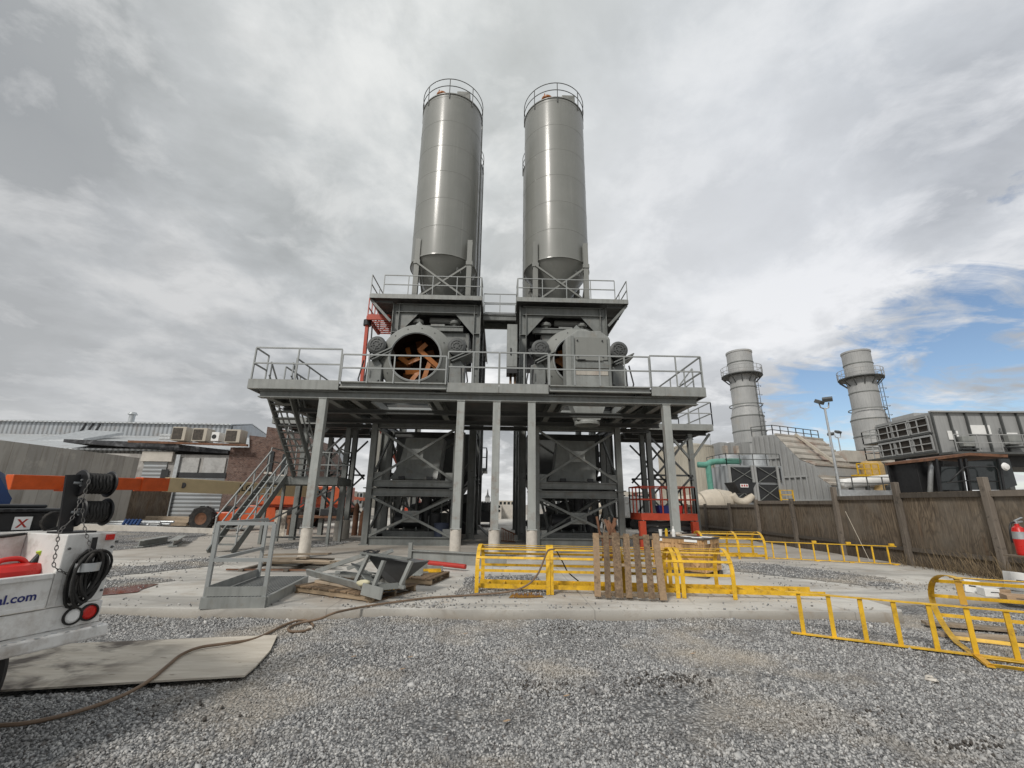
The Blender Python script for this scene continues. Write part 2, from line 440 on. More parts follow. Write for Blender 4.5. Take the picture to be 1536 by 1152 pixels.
def thing(name, label, cat, loc=(0, 0, 0), rz=0.0, group=None, local=False, rot=None):
    """Empty at the base of a thing; parts are built in world space unless local=True (then in the thing's own space)."""
    o = bpy.data.objects.new(name, None); col.objects.link(o); o.empty_display_size = .2
    o.location = loc; o.rotation_euler = rot if rot else (0, 0, rz)
    BASE[o.name] = V((0, 0, 0)) if local else V(loc)
    return tag(o, label, cat, group)
def dup(root, loc, rz=None, label=None):
    r = root.copy(); col.objects.link(r); r.location = loc
    if rz is not None: r.rotation_euler = (0, 0, rz)
    if label: r['label'] = label
    for ch in list(root.children):
        c = ch.copy(); col.objects.link(c); c.parent = r
        for g in list(ch.children):
            d = g.copy(); col.objects.link(d); d.parent = c
    return r
def text_part(name, body, size, mat, parent, origin, xdir, ydir, depth=.002):
    cu_ = bpy.data.curves.new(name, 'FONT'); cu_.body = body; cu_.size = size; cu_.extrude = depth; cu_.offset = size*.018; cu_.resolution_u = 2
    to = bpy.data.objects.new('text_source', cu_); col.objects.link(to)
    dg = bpy.context.evaluated_depsgraph_get(); dg.update()
    me = bpy.data.meshes.new_from_object(to.evaluated_get(dg)); bpy.data.objects.remove(to)
    x, y = V(xdir).normalized(), V(ydir).normalized(); z = x.cross(y)
    off = BASE.get(parent.name, V((0, 0, 0)))
    mm = Matrix((x, y, z)).transposed().to_4x4(); mm.translation = V(origin)-off
    me.transform(mm); me.materials.clear(); me.materials.append(MT[mat])
    o = bpy.data.objects.new(name, me); col.objects.link(o); o.parent = parent; BASE[o.name] = off
    return o
def rail_run(pts, h=1.07, r=.021, mid=True, spacing=1.1, toe=0.0, endposts=True, square=True, mb=None, posts=None):
    """guard rail along a polyline of floor points"""
    mb = mb or MB(); pts = [V(p) for p in pts]
    up = V((0, 0, 1))
    for a, b in zip(pts[:-1], pts[1:]):
        for hh in ((h, h*.52) if mid else (h,)):
            mb.bar(a+up*hh, b+up*hh, 2*r, 2*r)
        if toe: mb.bar(a+up*toe/2, b+up*toe/2, .008, toe)
        n = max(1, round((b-a).length/spacing))
        for i in range(n+1):
            p = a.lerp(b, i/n); mb.bar(p, p+up*(h-.01), 2*r-.004, 2*r-.004)
    return mb

# ------------------------------------------------------------------ sky and sun
SUN_AZ, SUN_EL = R(180+32), R(41)        # compass-style: 0 = +Y, clockwise; behind the viewer's left shoulder
w = bpy.data.worlds.new('World'); sc.world = w; w.use_nodes = True
t = NT(w.node_tree); bg = t.n['Background']; out = t.n['World Output']
sky = t.node('ShaderNodeTexSky', sky_type='NISHITA', sun_disc=False, sun_elevation=SUN_EL, sun_rotation=SUN_AZ)
sky.air_density = 1.0; sky.dust_density = .6; sky.ozone_density = 1.5
t.link(sky.outputs[0], bg.inputs['Color']); bg.inputs['Strength'].default_value = .115
tc = t.n.new('ShaderNodeTexCoord').outputs['Generated']
sx = t.n.new('ShaderNodeSeparateXYZ'); t.link(tc, sx.inputs[0])
zc = t.math('MAXIMUM', sx.outputs[2], 0.0)
den = t.math('ADD', zc, .22)
cx = t.n.new('ShaderNodeCombineXYZ')
t.link(t.math('DIVIDE', sx.outputs[0], den), cx.inputs[0]); t.link(t.math('DIVIDE', sx.outputs[1], den), cx.inputs[1])
P = cx.outputs[0]
n1 = t.noise(P, 1.15, 8, .56, .2)
n2 = t.noise(P, 2.8, 8, .60, .3)
n3 = t.noise(P, .55, 4, .5, .2)
shape = t.math('ADD', t.math('MULTIPLY', n1, .60), t.math('ADD', t.math('MULTIPLY', n2, .28), t.math('MULTIPLY', n3, .22)))
def lobe(x, y, w0, w1):                    # soft patch around one direction of the sky
    d = ray(x, y).normalized()
    n = t.n.new('ShaderNodeVectorMath'); n.operation = 'DOT_PRODUCT'
    nm = t.n.new('ShaderNodeVectorMath'); nm.operation = 'NORMALIZE'; t.link(tc, nm.inputs[0])
    t.link(nm.outputs[0], n.inputs[0]); n.inputs[1].default_value = d
    return t.ramp(n.outputs['Value'], math.cos(R(w0)), math.cos(R(w1)))
c_dark, c_mid, c_lit = (.35, .368, .385), (.64, .662, .685), (1.0, 1.0, 1.0)
cc = t.mix(t.ramp(shape, .45, .515), c_lit, c_mid)
cc = t.mix(t.ramp(shape, .515, .59, 0, .85), cc, c_dark)
n4 = t.noise(P, 3.8, 8, .60, .3)
cc = t.mix(t.ramp(n4, .50, .64, 0, .6), cc, c_lit)
cc = t.mix(t.ramp(n4, .50, .37, 0, .42), cc, (.43, .445, .455))
cc = t.mix(t.math('MULTIPLY', lobe(170, 400, 36, 8), .42), cc, c_dark)        # heavier cloud on the left
cc = t.mix(t.math('MULTIPLY', lobe(780, 40, 44, 8), .45), cc, (.73, .76, .735))
cc = t.mix(t.math('MULTIPLY', lobe(60, 640, 26, 5), .45), cc, (.56, .57, .58))
cc = t.mix(t.math('MULTIPLY', lobe(1010, 400, 24, 5), .40), cc, c_lit)
cc = t.mix(t.math('MULTIPLY', lobe(1250, 260, 34, 6), .38), cc, (.66, .70, .79))
cc = t.mix(t.ramp(sx.outputs[2], .16, .0, 0, .75), cc, (.83, .83, .82))      # pale haze near the horizon
cb = t.node('ShaderNodeBackground'); t.link(cc, cb.inputs['Color']); cb.inputs['Strength'].default_value = .96
gap = t.math('ADD', t.math('MULTIPLY', lobe(1420, 580, 14, 2), .27), t.math('MULTIPLY', lobe(1195, 605, 8, 2), .25))
gap = t.math('ADD', gap, t.math('MULTIPLY', lobe(1515, 280, 20, 3), .08))
brk = t.math('ADD', t.math('MULTIPLY', t.noise(t.mapping(P, (1.0, 1.9, 1), (0, 0, .35)), 2.6, 9, .62, .9), .7), t.math('MULTIPLY', t.noise(P, 8, 6, .6, .5), .3))
cover = t.ramp(t.math('SUBTRACT', t.math('ADD', brk, .30), gap), .46, .62)
ms = t.n.new('ShaderNodeMixShader'); t.link(cover, ms.inputs[0]); t.link(bg.outputs[0], ms.inputs[1]); t.link(cb.outputs[0], ms.inputs[2])
t.link(ms.outputs[0], out.inputs['Surface'])

sl = bpy.data.lights.new('sun', 'SUN'); sl.energy = 2.25; sl.angle = R(10); sl.color = (1, .955, .89)
so = bpy.data.objects.new('sun', sl); col.objects.link(so)
sd = V((math.sin(SUN_AZ)*math.cos(SUN_EL), math.cos(SUN_AZ)*math.cos(SUN_EL), math.sin(SUN_EL)))
so.rotation_euler = sd.to_track_quat('Z', 'Y').to_euler(); so.location = sd*60
# ------------------------------------------------------------------ setting: ground sheets
S = .17
def struct(o): return tag(o, kind='structure')
mb = MB(); mb.add([(-900, -900, -.012), (900, -900, -.012), (900, 1500, -.012), (-900, 1500, -.012)], [(0, 1, 2, 3)])
struct(mb.build('yard_ground', 'dirt'))
mb = MB(); nx, ny = 60, 24
X0, X1, Y0, Y1 = -18, 18, -6, 8.4
def hgt(x, y):
    return .016*math.sin(x*1.3+y*.7)*math.sin(y*1.1-x*.4) + (0.07*max(0, min(1, (y-6.3)/.9))*(.5+.5*math.sin(x*2.1+1)*math.sin(x*.73)) if y > 6.2 else 0) + .01
vs = [(X0+(X1-X0)*i/nx, Y0+(Y1-Y0)*j/ny, hgt(X0+(X1-X0)*i/nx, Y0+(Y1-Y0)*j/ny)) for j in range(ny+1) for i in range(nx+1)]
fs = [(j*(nx+1)+i, j*(nx+1)+i+1, (j+1)*(nx+1)+i+1, (j+1)*(nx+1)+i) for j in range(ny) for i in range(nx)]
struct(MB().add(vs, fs, True).build('gravel_ground', 'gravel'))
# concrete slab with real front edge; recessed edge on the right
front = [(-16, 7.35), (-9, 7.30), (-4.4, 7.12), (-2.0, 7.18), (-.4, 7.17), (1.0, 7.16), (2.4, 7.2), (4.0, 7.2), (6.05, 7.15), (6.25, 7.2), (6.38, 7.35), (6.45, 8.15), (8.5, 8.35), (13, 8.55)]
poly = front+[(13, 70), (-9.4, 70), (-11.5, 44), (-13.2, 24), (-15.5, 17), (-16, 12)]
mb = MB(); n = len(poly)
top = [V((x, y, S)) for x, y in poly]
mb.add(top, [tuple(range(n))])
for i in range(n):
    a, b = top[i], top[(i+1) % n]
    mb.add([a, b, V((b.x, b.y, -.05)), V((a.x, a.y, -.05))], [(0, 3, 2, 1)])
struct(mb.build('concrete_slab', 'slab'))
def ragged(pts, z, name, mat, seed=1, amp=.06, step=.22):
    rnd = random.Random(seed); out_ = []
    for a, b in zip(pts, pts[1:]+pts[:1]):
        a, b = V(a), V(b); k = max(1, int((b-a).length/step))
        for i in range(k):
            p = a.lerp(b, i/k); out_.append((p.x+rnd.uniform(-amp, amp), p.y+rnd.uniform(-amp, amp), z))
    return struct(MB().poly(out_).build(name, mat)), out_
def g2(pts, z=S): return [(gd(x, y, z).x, gd(x, y, z).y) for x, y in pts]
patchpolys = []
for nm, px, sd_ in (('gravel_strip', [(1085, 843), (1150, 846), (1240, 856), (1330, 868), (1350, 878), (1300, 880), (1200, 868), (1100, 857)], 3),
                   ('gravel_strip', [(700, 866), (800, 862), (830, 893), (683, 894)], 4),
                   ('gravel_strip', [(150, 851), (220, 849), (300, 838), (345, 836), (330, 848), (240, 858), (150, 866)], 5),
                   ('gravel_strip', [(150, 871), (240, 868), (262, 871), (215, 878), (150, 884)], 6),
                   ('gravel_strip', [(410, 817), (470, 812), (530, 812), (500, 819), (430, 824)], 8),
                   ('gravel_field', [(40, 800), (180, 797), (330, 793), (300, 806), (285, 815), (170, 826), (60, 836)], 7)):
    o, pp = ragged(g2(px), S+.006, nm, 'gravel', sd_); patchpolys.append((pp, nm))
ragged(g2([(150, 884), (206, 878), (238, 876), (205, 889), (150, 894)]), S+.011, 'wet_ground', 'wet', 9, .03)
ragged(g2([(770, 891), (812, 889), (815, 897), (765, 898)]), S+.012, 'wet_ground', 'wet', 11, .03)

# loose crushed stones as one uncountable mass
def stones(P3, size, name, mat, seed):
    rng = np.random.default_rng(seed); n = len(P3)
    cube = np.array([[x, y, z] for x in (-1, 1) for y in (-1, 1) for z in (-1, 1)], float)
    v = cube[None]*rng.uniform(.45, 1.0, (n, 8, 3))
    v *= (size*rng.uniform(.55, 1.25, n))[:, None, None] * rng.uniform(.55, 1.15, (n, 1, 3))
    a = rng.uniform(0, 2*PI, (3, n)); 
    def rot(v, ang, i, j):
        c, s_ = np.cos(ang)[:, None], np.sin(ang)[:, None]
        x, y = v[:, :, i].copy(), v[:, :, j].copy()
        v[:, :, i] = c*x-s_*y; v[:, :, j] = s_*x+c*y
    rot(v, a[0], 0, 1); rot(v, (a[1]-PI)*.35, 1, 2); rot(v, (a[2]-PI)*.35, 0, 2)
    v += P3[:, None, :]
    q = np.array([(0, 1, 3, 2), (4, 6, 7, 5), (0, 4, 5, 1), (2, 3, 7, 6), (0, 2, 6, 4), (1, 5, 7, 3)])
    f = (q[None]+8*np.arange(n)[:, None, None]).reshape(-1, 4)
    me = bpy.data.meshes.new(name); me.vertices.add(8*n); me.vertices.foreach_set('co', v.reshape(-1).astype(np.float32))
    me.loops.add(f.size); me.loops.foreach_set('vertex_index', f.reshape(-1).astype(np.int32))
    me.polygons.add(len(f)); me.polygons.foreach_set('loop_start', (4*np.arange(len(f))).astype(np.int32))
    me.update(); me.materials.append(MT[mat])
    o = bpy.data.objects.new(name, me); col.objects.link(o); return o
rng = np.random.default_rng(5)
def inpoly(x, y, pp):
    c = np.zeros(len(x), bool); j = len(pp)-1
    for i in range(len(pp)):
        xi, yi, xj, yj = pp[i][0], pp[i][1], pp[j][0], pp[j][1]
        t_ = ((yi > y) != (yj > y)) & (x < (xj-xi)*(y-yi)/((yj-yi) or 1e-9)+xi); c ^= t_; j = i
    return c
NS = 240000
yy = 2.0+5.6*rng.uniform(0, 1, NS)**.8; xx = rng.uniform(-1, 1, NS)*(1.5*yy+1.2)
fx = [p[0] for p in front]; fy = [p[1] for p in front]
keep = yy < np.interp(xx, fx, fy)-.01
PLY = [(gd(x, y, 0).x, gd(x, y, 0).y) for x, y in ((415, 960), (404, 985), (382, 1010), (365, 1025), (0, 1048), (-60, 1046), (-20, 1008), (80, 976))]
keep &= ~inpoly(xx, yy, PLY)
ng = np.sin(xx*1.9+1)*np.sin(yy*2.3+xx)+np.sin(xx*.8-2)*np.cos(yy*1.2)
dens = .92-.25*np.clip((ng-.9)*2, 0, 1)
for dx_, dy_, dr_ in ((690, 1062, .45), (1015, 1046, .5), (1120, 1012, .35), (640, 1100, .35), (1020, 1085, .5), (330, 1065, .5), (520, 985, .4), (860, 965, .5)):
    q_ = gd(dx_, dy_, 0); dd_ = np.hypot((xx-q_.x)*.7, yy-q_.y)/dr_; dens -= .62*np.clip(1.25-dd_+.25*np.sin(xx*9)*np.cos(yy*11), 0, 1)
keep &= rng.uniform(0, 1, NS) < np.clip(dens, .06, 1)
xx, yy = xx[keep], yy[keep]
zz = np.array([hgt(a, b) for a, b in zip(xx, yy)])+.004
size = np.where(rng.uniform(0, 1, len(xx)) < .012, .019, .0102)*rng.uniform(.75, 1.3, len(xx))*np.where(yy > 4.5, 1.1, 1.0)
tag(stones(np.stack([xx, yy, zz], 1), size, 'loose_gravel', 'stone', 1), 'loose grey crushed gravel covering the foreground', 'gravel', kind='stuff')
sp = []
for pp, nm in patchpolys:
    a = np.array([(p[0], p[1]) for p in pp]); lo, hi = a.min(0), a.max(0)
    area = (hi-lo).prod(); k = int(min(9000, area*450))
    x = rng.uniform(lo[0]-.15, hi[0]+.15, k); y = rng.uniform(lo[1]-.15, hi[1]+.15, k)
    ii = inpoly(x, y, pp) | (rng.uniform(0, 1, k) < .06); sp.append(np.stack([x[ii], y[ii], np.full(ii.sum(), S+.014)], 1))
dk = []
for dx_, dy_, sg, k in ((1012, 1024, .16, 80), (1000, 1034, .26, 60), (1450, 1124, .10, 50), (1290, 1080, .2, 40), (870, 950, .2, 60), (800, 1035, .16, 50), (240, 1075, .2, 40)):
    c = gd(dx_, dy_, 0); dk.append(np.stack([c.x+rng.normal(0, sg*1.3, k), c.y+rng.normal(0, sg*.6, k), np.full(k, .026)], 1))
dk = np.concatenate(dk); dk[:, 2] += [hgt(a, b)-.01 for a, b in dk[:, :2]]
tag(stones(dk, rng.uniform(.007, .014, len(dk)), 'dark_gravel', 'mud', 4), 'dark muddy clumps of gravel dotted over the foreground', 'gravel', kind='stuff')
for i, (lx_, ly_) in enumerate(((615, 992), (698, 955), (603, 1010), (850, 1054), (530, 992), (1040, 985), (760, 1090))):
    c = gd(lx_, ly_, 0); mb = MB(); s_ = .03; z_ = hgt(c.x, c.y)+.028
    mb.prism([(c.x-s_, c.y, z_), (c.x-.2*s_, c.y-.6*s_, z_+.006), (c.x+s_, c.y-.1*s_, z_+.01), (c.x+.2*s_, c.y+.6*s_, z_+.004)], (0, 0, .004))
    tag(mb.build('dry_leaf', 'cardboard'), 'small pale tan dry leaf lying on the gravel', 'leaf', 'dry leaves on the gravel')
# scattered stones spilled on the slab
k = 420; x = np.where(rng.uniform(0, 1, k) < .5, rng.normal(-1.2, .5, k), rng.uniform(-6, 6, k)); y = 7.25+rng.exponential(.35, k); sp.append(np.stack([x, y, np.full(k, S+.008)], 1))
k = 260; c = gd(1360, 880); x = c.x+rng.normal(0, .7, k); y = c.y+rng.normal(0, .35, k); sp.append(np.stack([x, y, np.full(k, S+.008)], 1))
sp = np.concatenate(sp)
tag(stones(sp, np.full(len(sp), .015), 'slab_gravel', 'stone', 2), 'grey gravel spilled in strips over the concrete slab', 'gravel', kind='stuff')
for (px, py, r, z, lab) in ((1398, 1024, .055, 0, 'pale fist sized stone alone on gravel below the right ladder'), (464, 946, .05, .02, 'whitish stone beside the loop of the hose')):
    p = gd(px, py, z); rr = random.Random(px)
    mb = MB(); prof = [(0.001, -.5*r), (.8*r, -.3*r), (r, .1*r), (.7*r, .55*r), (.001, .75*r)]
    mb.lathe(prof, (p.x, p.y, p.z+r*.35), 7, smooth=False)
    mb.v = [(a+rr.uniform(-.25, .25)*r, b+rr.uniform(-.25, .25)*r, c_+rr.uniform(-.15, .15)*r) for a, b, c_ in mb.v]
    # weld ring duplicates stay close: jitter is small
    tag(mb.build('stone', 'concrete' if px != 1448 else 'rubber'), lab, 'stone')

# ------------------------------------------------------------------ elevated platform (main deck)
CX = -.13
ZD = 5.30                                    # deck top
pl = thing('elevated_platform', 'long grey steel platform on five front columns carrying the two drum mixers', 'platform', (CX, 13.35, S))
mb = MB()
def deckp(x0, x1, y0, y1): mb.b2((x0, y0, ZD-.10), (x1, y1, ZD))
HL, HR = (-4.35, -2.45), (2.15, 4.25); HY = (14.4, 16.3)
deckp(-7.7, HL[0], 13.3, 18.85); deckp(HL[1], HR[0], 13.3, 20.0); deckp(HR[1], 6.45, 13.3, 18.85)
for h in (HL, HR):
    deckp(h[0], h[1], 13.3, HY[0]); deckp(h[0], h[1], HY[1], 20.0)
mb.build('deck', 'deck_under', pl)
for h in (HL, HR):                           # frames
    mb = MB()
    for y in HY: mb.b2((h[0], y-.04, ZD-.34), (h[1], y+.04, ZD-.103))
    for x in h: mb.b2((x-.04, HY[0]+.045, ZD-.34), (x+.04, HY[1]-.045, ZD-.103))
    mb.build('opening_frame', 'rail', pl)
mb = MB(); mb.ib((-7.55, 13.42, 4.94), (6.3, 13.42, 4.94), .24, .24); mb.build('main_beam', 'steel', pl)
for x in (-7.4, -5.53, -4.75, -2.1, -.12, 1.75, 4.5, 5.26, 6.2):
    mb = MB(); mb.ib((x, 13.56, 5.02), (x, 18.3, 5.02), .32, .2); mb.build('cross_beam', 'steel', pl)
for y in (15.1, 17.0, 18.2):
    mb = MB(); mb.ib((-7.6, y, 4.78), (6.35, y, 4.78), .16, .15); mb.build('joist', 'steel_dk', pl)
# fascia segments along the front
for x0, x1, tall in ((-7.84, -5.06, 1), (-5.02, -1.72, 0), (-1.70, -.07, 1), (-.06, 1.50, 1), (1.53, 4.74, 0), (4.78, 6.52, 1)):
    mb = MB()
    if tall: mb.b2((x0, 13.16, 5.06), (x1, 13.20, 5.36)); mb.b2((x0, 13.20, 5.06), (x1, 13.27, 5.10))
    else: mb.b2((x0, 13.22, 5.17), (x1, 13.27, 5.33)); mb.b2((x0, 13.12, 5.30), (x1, 13.27, 5.335)); mb.b2((x0, 13.12, 5.13), (x1, 13.27, 5.165))
    mb.build('fascia', 'steel_lt', pl)
for x0, y0, x1, y1 in ((-7.84, 13.2, -7.84, 17.6), (6.52, 13.2, 6.52, 18.4)):
    mb = MB(); mb.b2((x0-.02, y0, 5.06), (x0+.02, y1, 5.36)); mb.build('fascia', 'steel_lt', pl)
for x in (-5.53, -1.24, -.12, .98, 5.26):
    mb = MB(); mb.box((x, 13.38, 2.89), (.235, .22, 3.84)); mb.box((x, 13.38, .985), (.32, .32, .03)); mb.box((x, 13.38, 4.805), (.27, .27, .025))
    c_ = mb.build('column', 'rusty_col', pl, bevel=.015)
    MB().lathe([(.165, S-.02), (.16, .97), (.001, .97)], (x, 13.38, 0), 24).build('concrete_pedestal', 'concrete', c_)
for x, y in ((-6.62, 19.1), (-6.62, 20.0), (6.6, 19.1), (6.6, 20.0)):
    mb = MB(); mb.ib((x, y, .95), (x, y, 4.9), .22, .2, up=(0, 1, 0)); c_ = mb.build('column', 'steel', pl)
    MB().lathe([(.17, S-.02), (.17, .95), (.001, .95)], (x, y, 0), 20).build('concrete_pedestal', 'concrete', c_)
# front guard rails
zt = 5.33
def rails(pts, h=1.07, spacing=1.0, nm='guardrail', parent=pl, mat='rail', r=.021, toe=0):
    return rail_run(pts, h, r, True, spacing, toe).build(nm, mat, parent)
rails([(-7.78, 13.19, zt), (-5.08, 13.19, zt)], spacing=1.35)
rails([(-5.0, 13.10, 5.28), (-1.74, 13.10, 5.28)], h=.92, spacing=.85)
rails([(-1.70, 13.19, zt), (-.08, 13.19, zt)], spacing=.8)
rails([(-.05, 13.19, zt), (1.50, 13.19, zt)], spacing=.78)
rails([(1.53, 13.12, zt), (4.74, 13.12, zt)], h=1.0, spacing=.8)
rails([(4.80, 13.19, zt), (6.47, 13.19, zt)], spacing=.82)
rails([(-7.80, 13.24, zt), (-7.80, 14.0, zt)])
rails([(-7.80, 15.2, zt), (-7.80, 17.6, zt)])
rails([(6.47, 13.24, zt), (6.47, 18.3, zt)], spacing=1.2)
rails([(-6.95, 14.2, zt), (-6.95, 17.2, zt)], spacing=1.0)
rails([(-6.9, 17.3, zt), (-6.9, 18.3, zt)])

mb = MB(); a_, b_ = at(1020, 577, 14.6), at(1038, 553, 14.6)
mb.bar(a_, b_, .045, .045); mb.bar(b_, (b_.x, b_.y, 5.3), .04, .04); mb.bar((a_.x+.1, a_.y, a_.z+.12-.3), (b_.x, b_.y, b_.z-.45), .04, .04); mb.build('stair_handrail', 'rail', pl)
# stairs ------------------------------------------------------------
def stair(name, label, a, b, width, n, railh=.95, double=False, sides=(-1, 1)):
    """a = foot centre, b = head centre"""
    a, b = V(a), V(b); st = thing(name, label, 'stairs', a)
    d = V((b.x-a.x, b.y-a.y, 0)).normalized(); sd_ = V((d.y, -d.x, 0))
    sl_ = (b-a).normalized()
    for k in (-1, 1):
        o = sd_*k*(width/2)
        MB().bar(a+o, b+o, .045, .24, (0, 0, 1)).build('stringer', 'steel', st)
    mb = MB()
    for i in range(1, n):
        p = a.lerp(b, i/n); mb.box(p+V((0, 0, .0)), (width-.05, .24, .035), rz=math.atan2(sd_.y, sd_.x))
    mb.build('treads', 'steel', st)
    for k in sides:
        o = sd_*k*(width/2); mb = MB()
        for h in (railh, railh*.52): mb.bar(a+o+sl_*.1+V((0, 0, h)), b+o+V((0, 0, h)), .04, .04)
        for i in (.04, .35, .67, .98):
            p = a.lerp(b, i)+o; mb.bar(p, p+V((0, 0, railh)), .038, .038)
        mb.build('handrail', 'rail', st)
    return st
ZL = 2.62
stair('steel_stairs', 'lower flight of grey steel stairs rising from the slab to the landing', (-8.42, 14.28, S), (-8.40, 17.0, ZL), .72, 11)
stair('steel_stairs', 'upper flight of grey steel stairs hanging under the platform left end', (-7.42, 17.05, ZL), (-7.38, 14.1, 5.27), .72, 13)
ld = thing('stair_landing', 'small steel landing between the two stair flights left of the platform', 'landing', (-7.6, 17.6, S))
MB().b2((-8.85, 17.0, ZL-.03), (-6.15, 18.5, ZL)).build('floor_plate', 'steel', ld)
mb = MB()
mb.b2((-8.9, 16.93, ZL-.30), (-6.1, 16.98, ZL-.03)); mb.b2((-8.9, 18.5, ZL-.30), (-6.1, 18.55, ZL-.03)); mb.b2((-8.9, 16.98, ZL-.30), (-8.85, 18.5, ZL-.03)); mb.b2((-6.15, 16.98, ZL-.30), (-6.1, 18.5, ZL-.03))
mb.build('edge_channel', 'steel', ld)
for x in (-8.75, -6.3):
    for y in (17.15, 18.4): MB().bar((x, y, S), (x, y, ZL-.3), .10, .10, (0, 1, 0)).build('leg', 'steel', ld)
mb = MB(); mb.bar((-8.75, 17.2, S+.25), (-6.3, 17.2, S+.25), .06, .06); mb.bar((-8.75, 17.25, .9), (-6.35, 17.25, 2.2), .05, .05); mb.build('brace', 'steel_dk', ld)
rail_run([(-8.0, 18.45, ZL), (-6.2, 18.45, ZL), (-6.2, 17.1, ZL)], spacing=1).build('guardrail', 'rail', ld)
rail_run([(-8.82, 17.1, ZL), (-8.82, 18.45, ZL)], spacing=1).build('guardrail', 'rail', ld)

# side platforms at the back ---------------------------------------
def side_platform(sx, label):
    x0, x1 = 6.2*sx+CX, 9.55*sx+CX*.5
    if sx < 0: x0, x1 = -6.3, -9.9
    y0, y1, z = 18.9, 22.5, 5.18
    th = thing('side_platform', label, 'platform', ((x0+x1)/2, y0, S))
    lo, hi = min(x0, x1), max(x0, x1)
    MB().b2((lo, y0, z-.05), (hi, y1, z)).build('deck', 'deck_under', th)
    mb = MB(); mb.b2((lo, y0-.05, z-.22), (hi, y0-.003, z+.06)); mb.b2((lo, y1+.003, z-.22), (hi, y1+.05, z+.06))
    xe = x1; mb.b2((xe-.025, y0, z-.22), (xe+.025, y1, z+.06)); mb.build('fascia', 'steel_lt', th)
    for y in (19.6, 21.0, 22.2): MB().ib((lo, y, z-.2), (hi, y, z-.2), .25, .15).build('joist', 'steel_dk', th)
    for y in (19.3, 22.2):
        for x in (8.55*sx,):
            MB().ib((x, y, S), (x, y, z-.33), .22, .2, up=(0, 1, 0)).build('column', 'steel', th)
            mb = MB(); mb.bar((x, y, z-1.5), (x+sx*.95, y, z-.3), .09, .09); mb.bar((x, y, z-1.5), (x-sx*.95, y, z-.3), .09, .09); mb.build('knee_brace', 'steel', th)
    xi = 6.7*sx
    for y in (19.2, 22.2):
        for za, zb in ((1.2, 3.0), (3.0, 1.2), (2.8, 4.7), (4.7, 2.8), (3.0, 3.0)):
            MB().bar((xi, y, za), (8.5*sx, y, zb), .075, .075).build('cross_brace', 'steel_dk', th)
    rail_run([(x0+sx*.3, y0-.03, z), (x1, y0-.03, z), (x1, y1, z)], spacing=1.15).build('guardrail', 'rail', th)
    rail_run([(x0+sx*.3, y1, z), (x1, y1, z)], spacing=1.15).build('guardrail', 'rail', th)
side_platform(1, 'high steel side platform behind the right end of the main platform')
side_platform(-1, 'high steel side platform behind the stairs at the left')

# lower braced frames under the deck --------------------------------
def lower_frame(cx, label):
    th = thing('braced_frame', label, 'steel frame', (cx, 17.35, S))
    hw = 1.64; y0, y1 = 17.35, 20.0; xs = (cx-hw, cx+hw)
    for x in xs:
        for y in (y0, y1):
            mb = MB(); mb.ib((x, y, S), (x, y, 4.86), .24, .22, up=(0, 1, 0)); mb.box((x, y, S+.02), (.36, .36, .04)); mb.box((x, y, 2.24), (.4, .36, .04)); mb.build('column', 'steel', th)
    for z, d in ((.32, .30), (2.08, .27), (2.42, .25), (4.72, .26)):
        for y in (y0, y1):
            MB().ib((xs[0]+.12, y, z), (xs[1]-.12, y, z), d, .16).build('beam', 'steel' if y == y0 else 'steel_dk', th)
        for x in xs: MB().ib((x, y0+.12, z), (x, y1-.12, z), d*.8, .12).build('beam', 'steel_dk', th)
    for zl, zh in ((.48, 1.92), (2.58, 4.56)):
        for y, off in ((y0-.02, -.05), (y1, .05)):
            MB().bar((xs[0]+.1, y, zl), (xs[1]-.1, y, zh), .075, .085).build('cross_brace', 'steel', th)
            MB().bar((xs[0]+.1, y+off, zh), (xs[1]-.1, y+off, zl), .075, .085).build('cross_brace', 'steel', th)
        for bx_, bs_ in (((cx, y0+.05, (zl+zh)/2), (.62, .02, .42)), ((xs[0]+.25, y0+.05, zl+.1), (.3, .02, .35)), ((xs[1]-.25, y0+.05, zl+.1), (.3, .02, .35))): MB().box(bx_, bs_).build('gusset_plate', 'steel_lt', th)
        for x in xs: MB().bar((x, y0+.15, zl), (x, y1-.15, zh), .07, .12).build('side_brace', 'steel', th)
    # sloping hopper plate with rounded lower lip
    hx = cx+.12
    mb = MB(); mb.prism([(hx-.75, 18.5, 4.35), (hx+.85, 18.5, 4.35), (hx+.80, 18.25, 3.2), (hx+.72, 17.95, 2.62), (hx-1.18, 17.95, 2.62), (hx-.92, 18.25, 3.2)], (0, .9, 0))
    mb.build('hopper', 'steel_lt', th)
    mb = MB(); 
    for k in (-.65, .45): mb.box((hx+k, 17.75, 2.66), (.22, .15, .12))
    mb.build('hopper_foot', 'dark', th)
    return th
lower_frame(-3.35, 'cross braced lower steel frame with hopper under the left mixer')
lower_frame(3.10, 'cross braced lower steel frame with hopper under the right mixer')
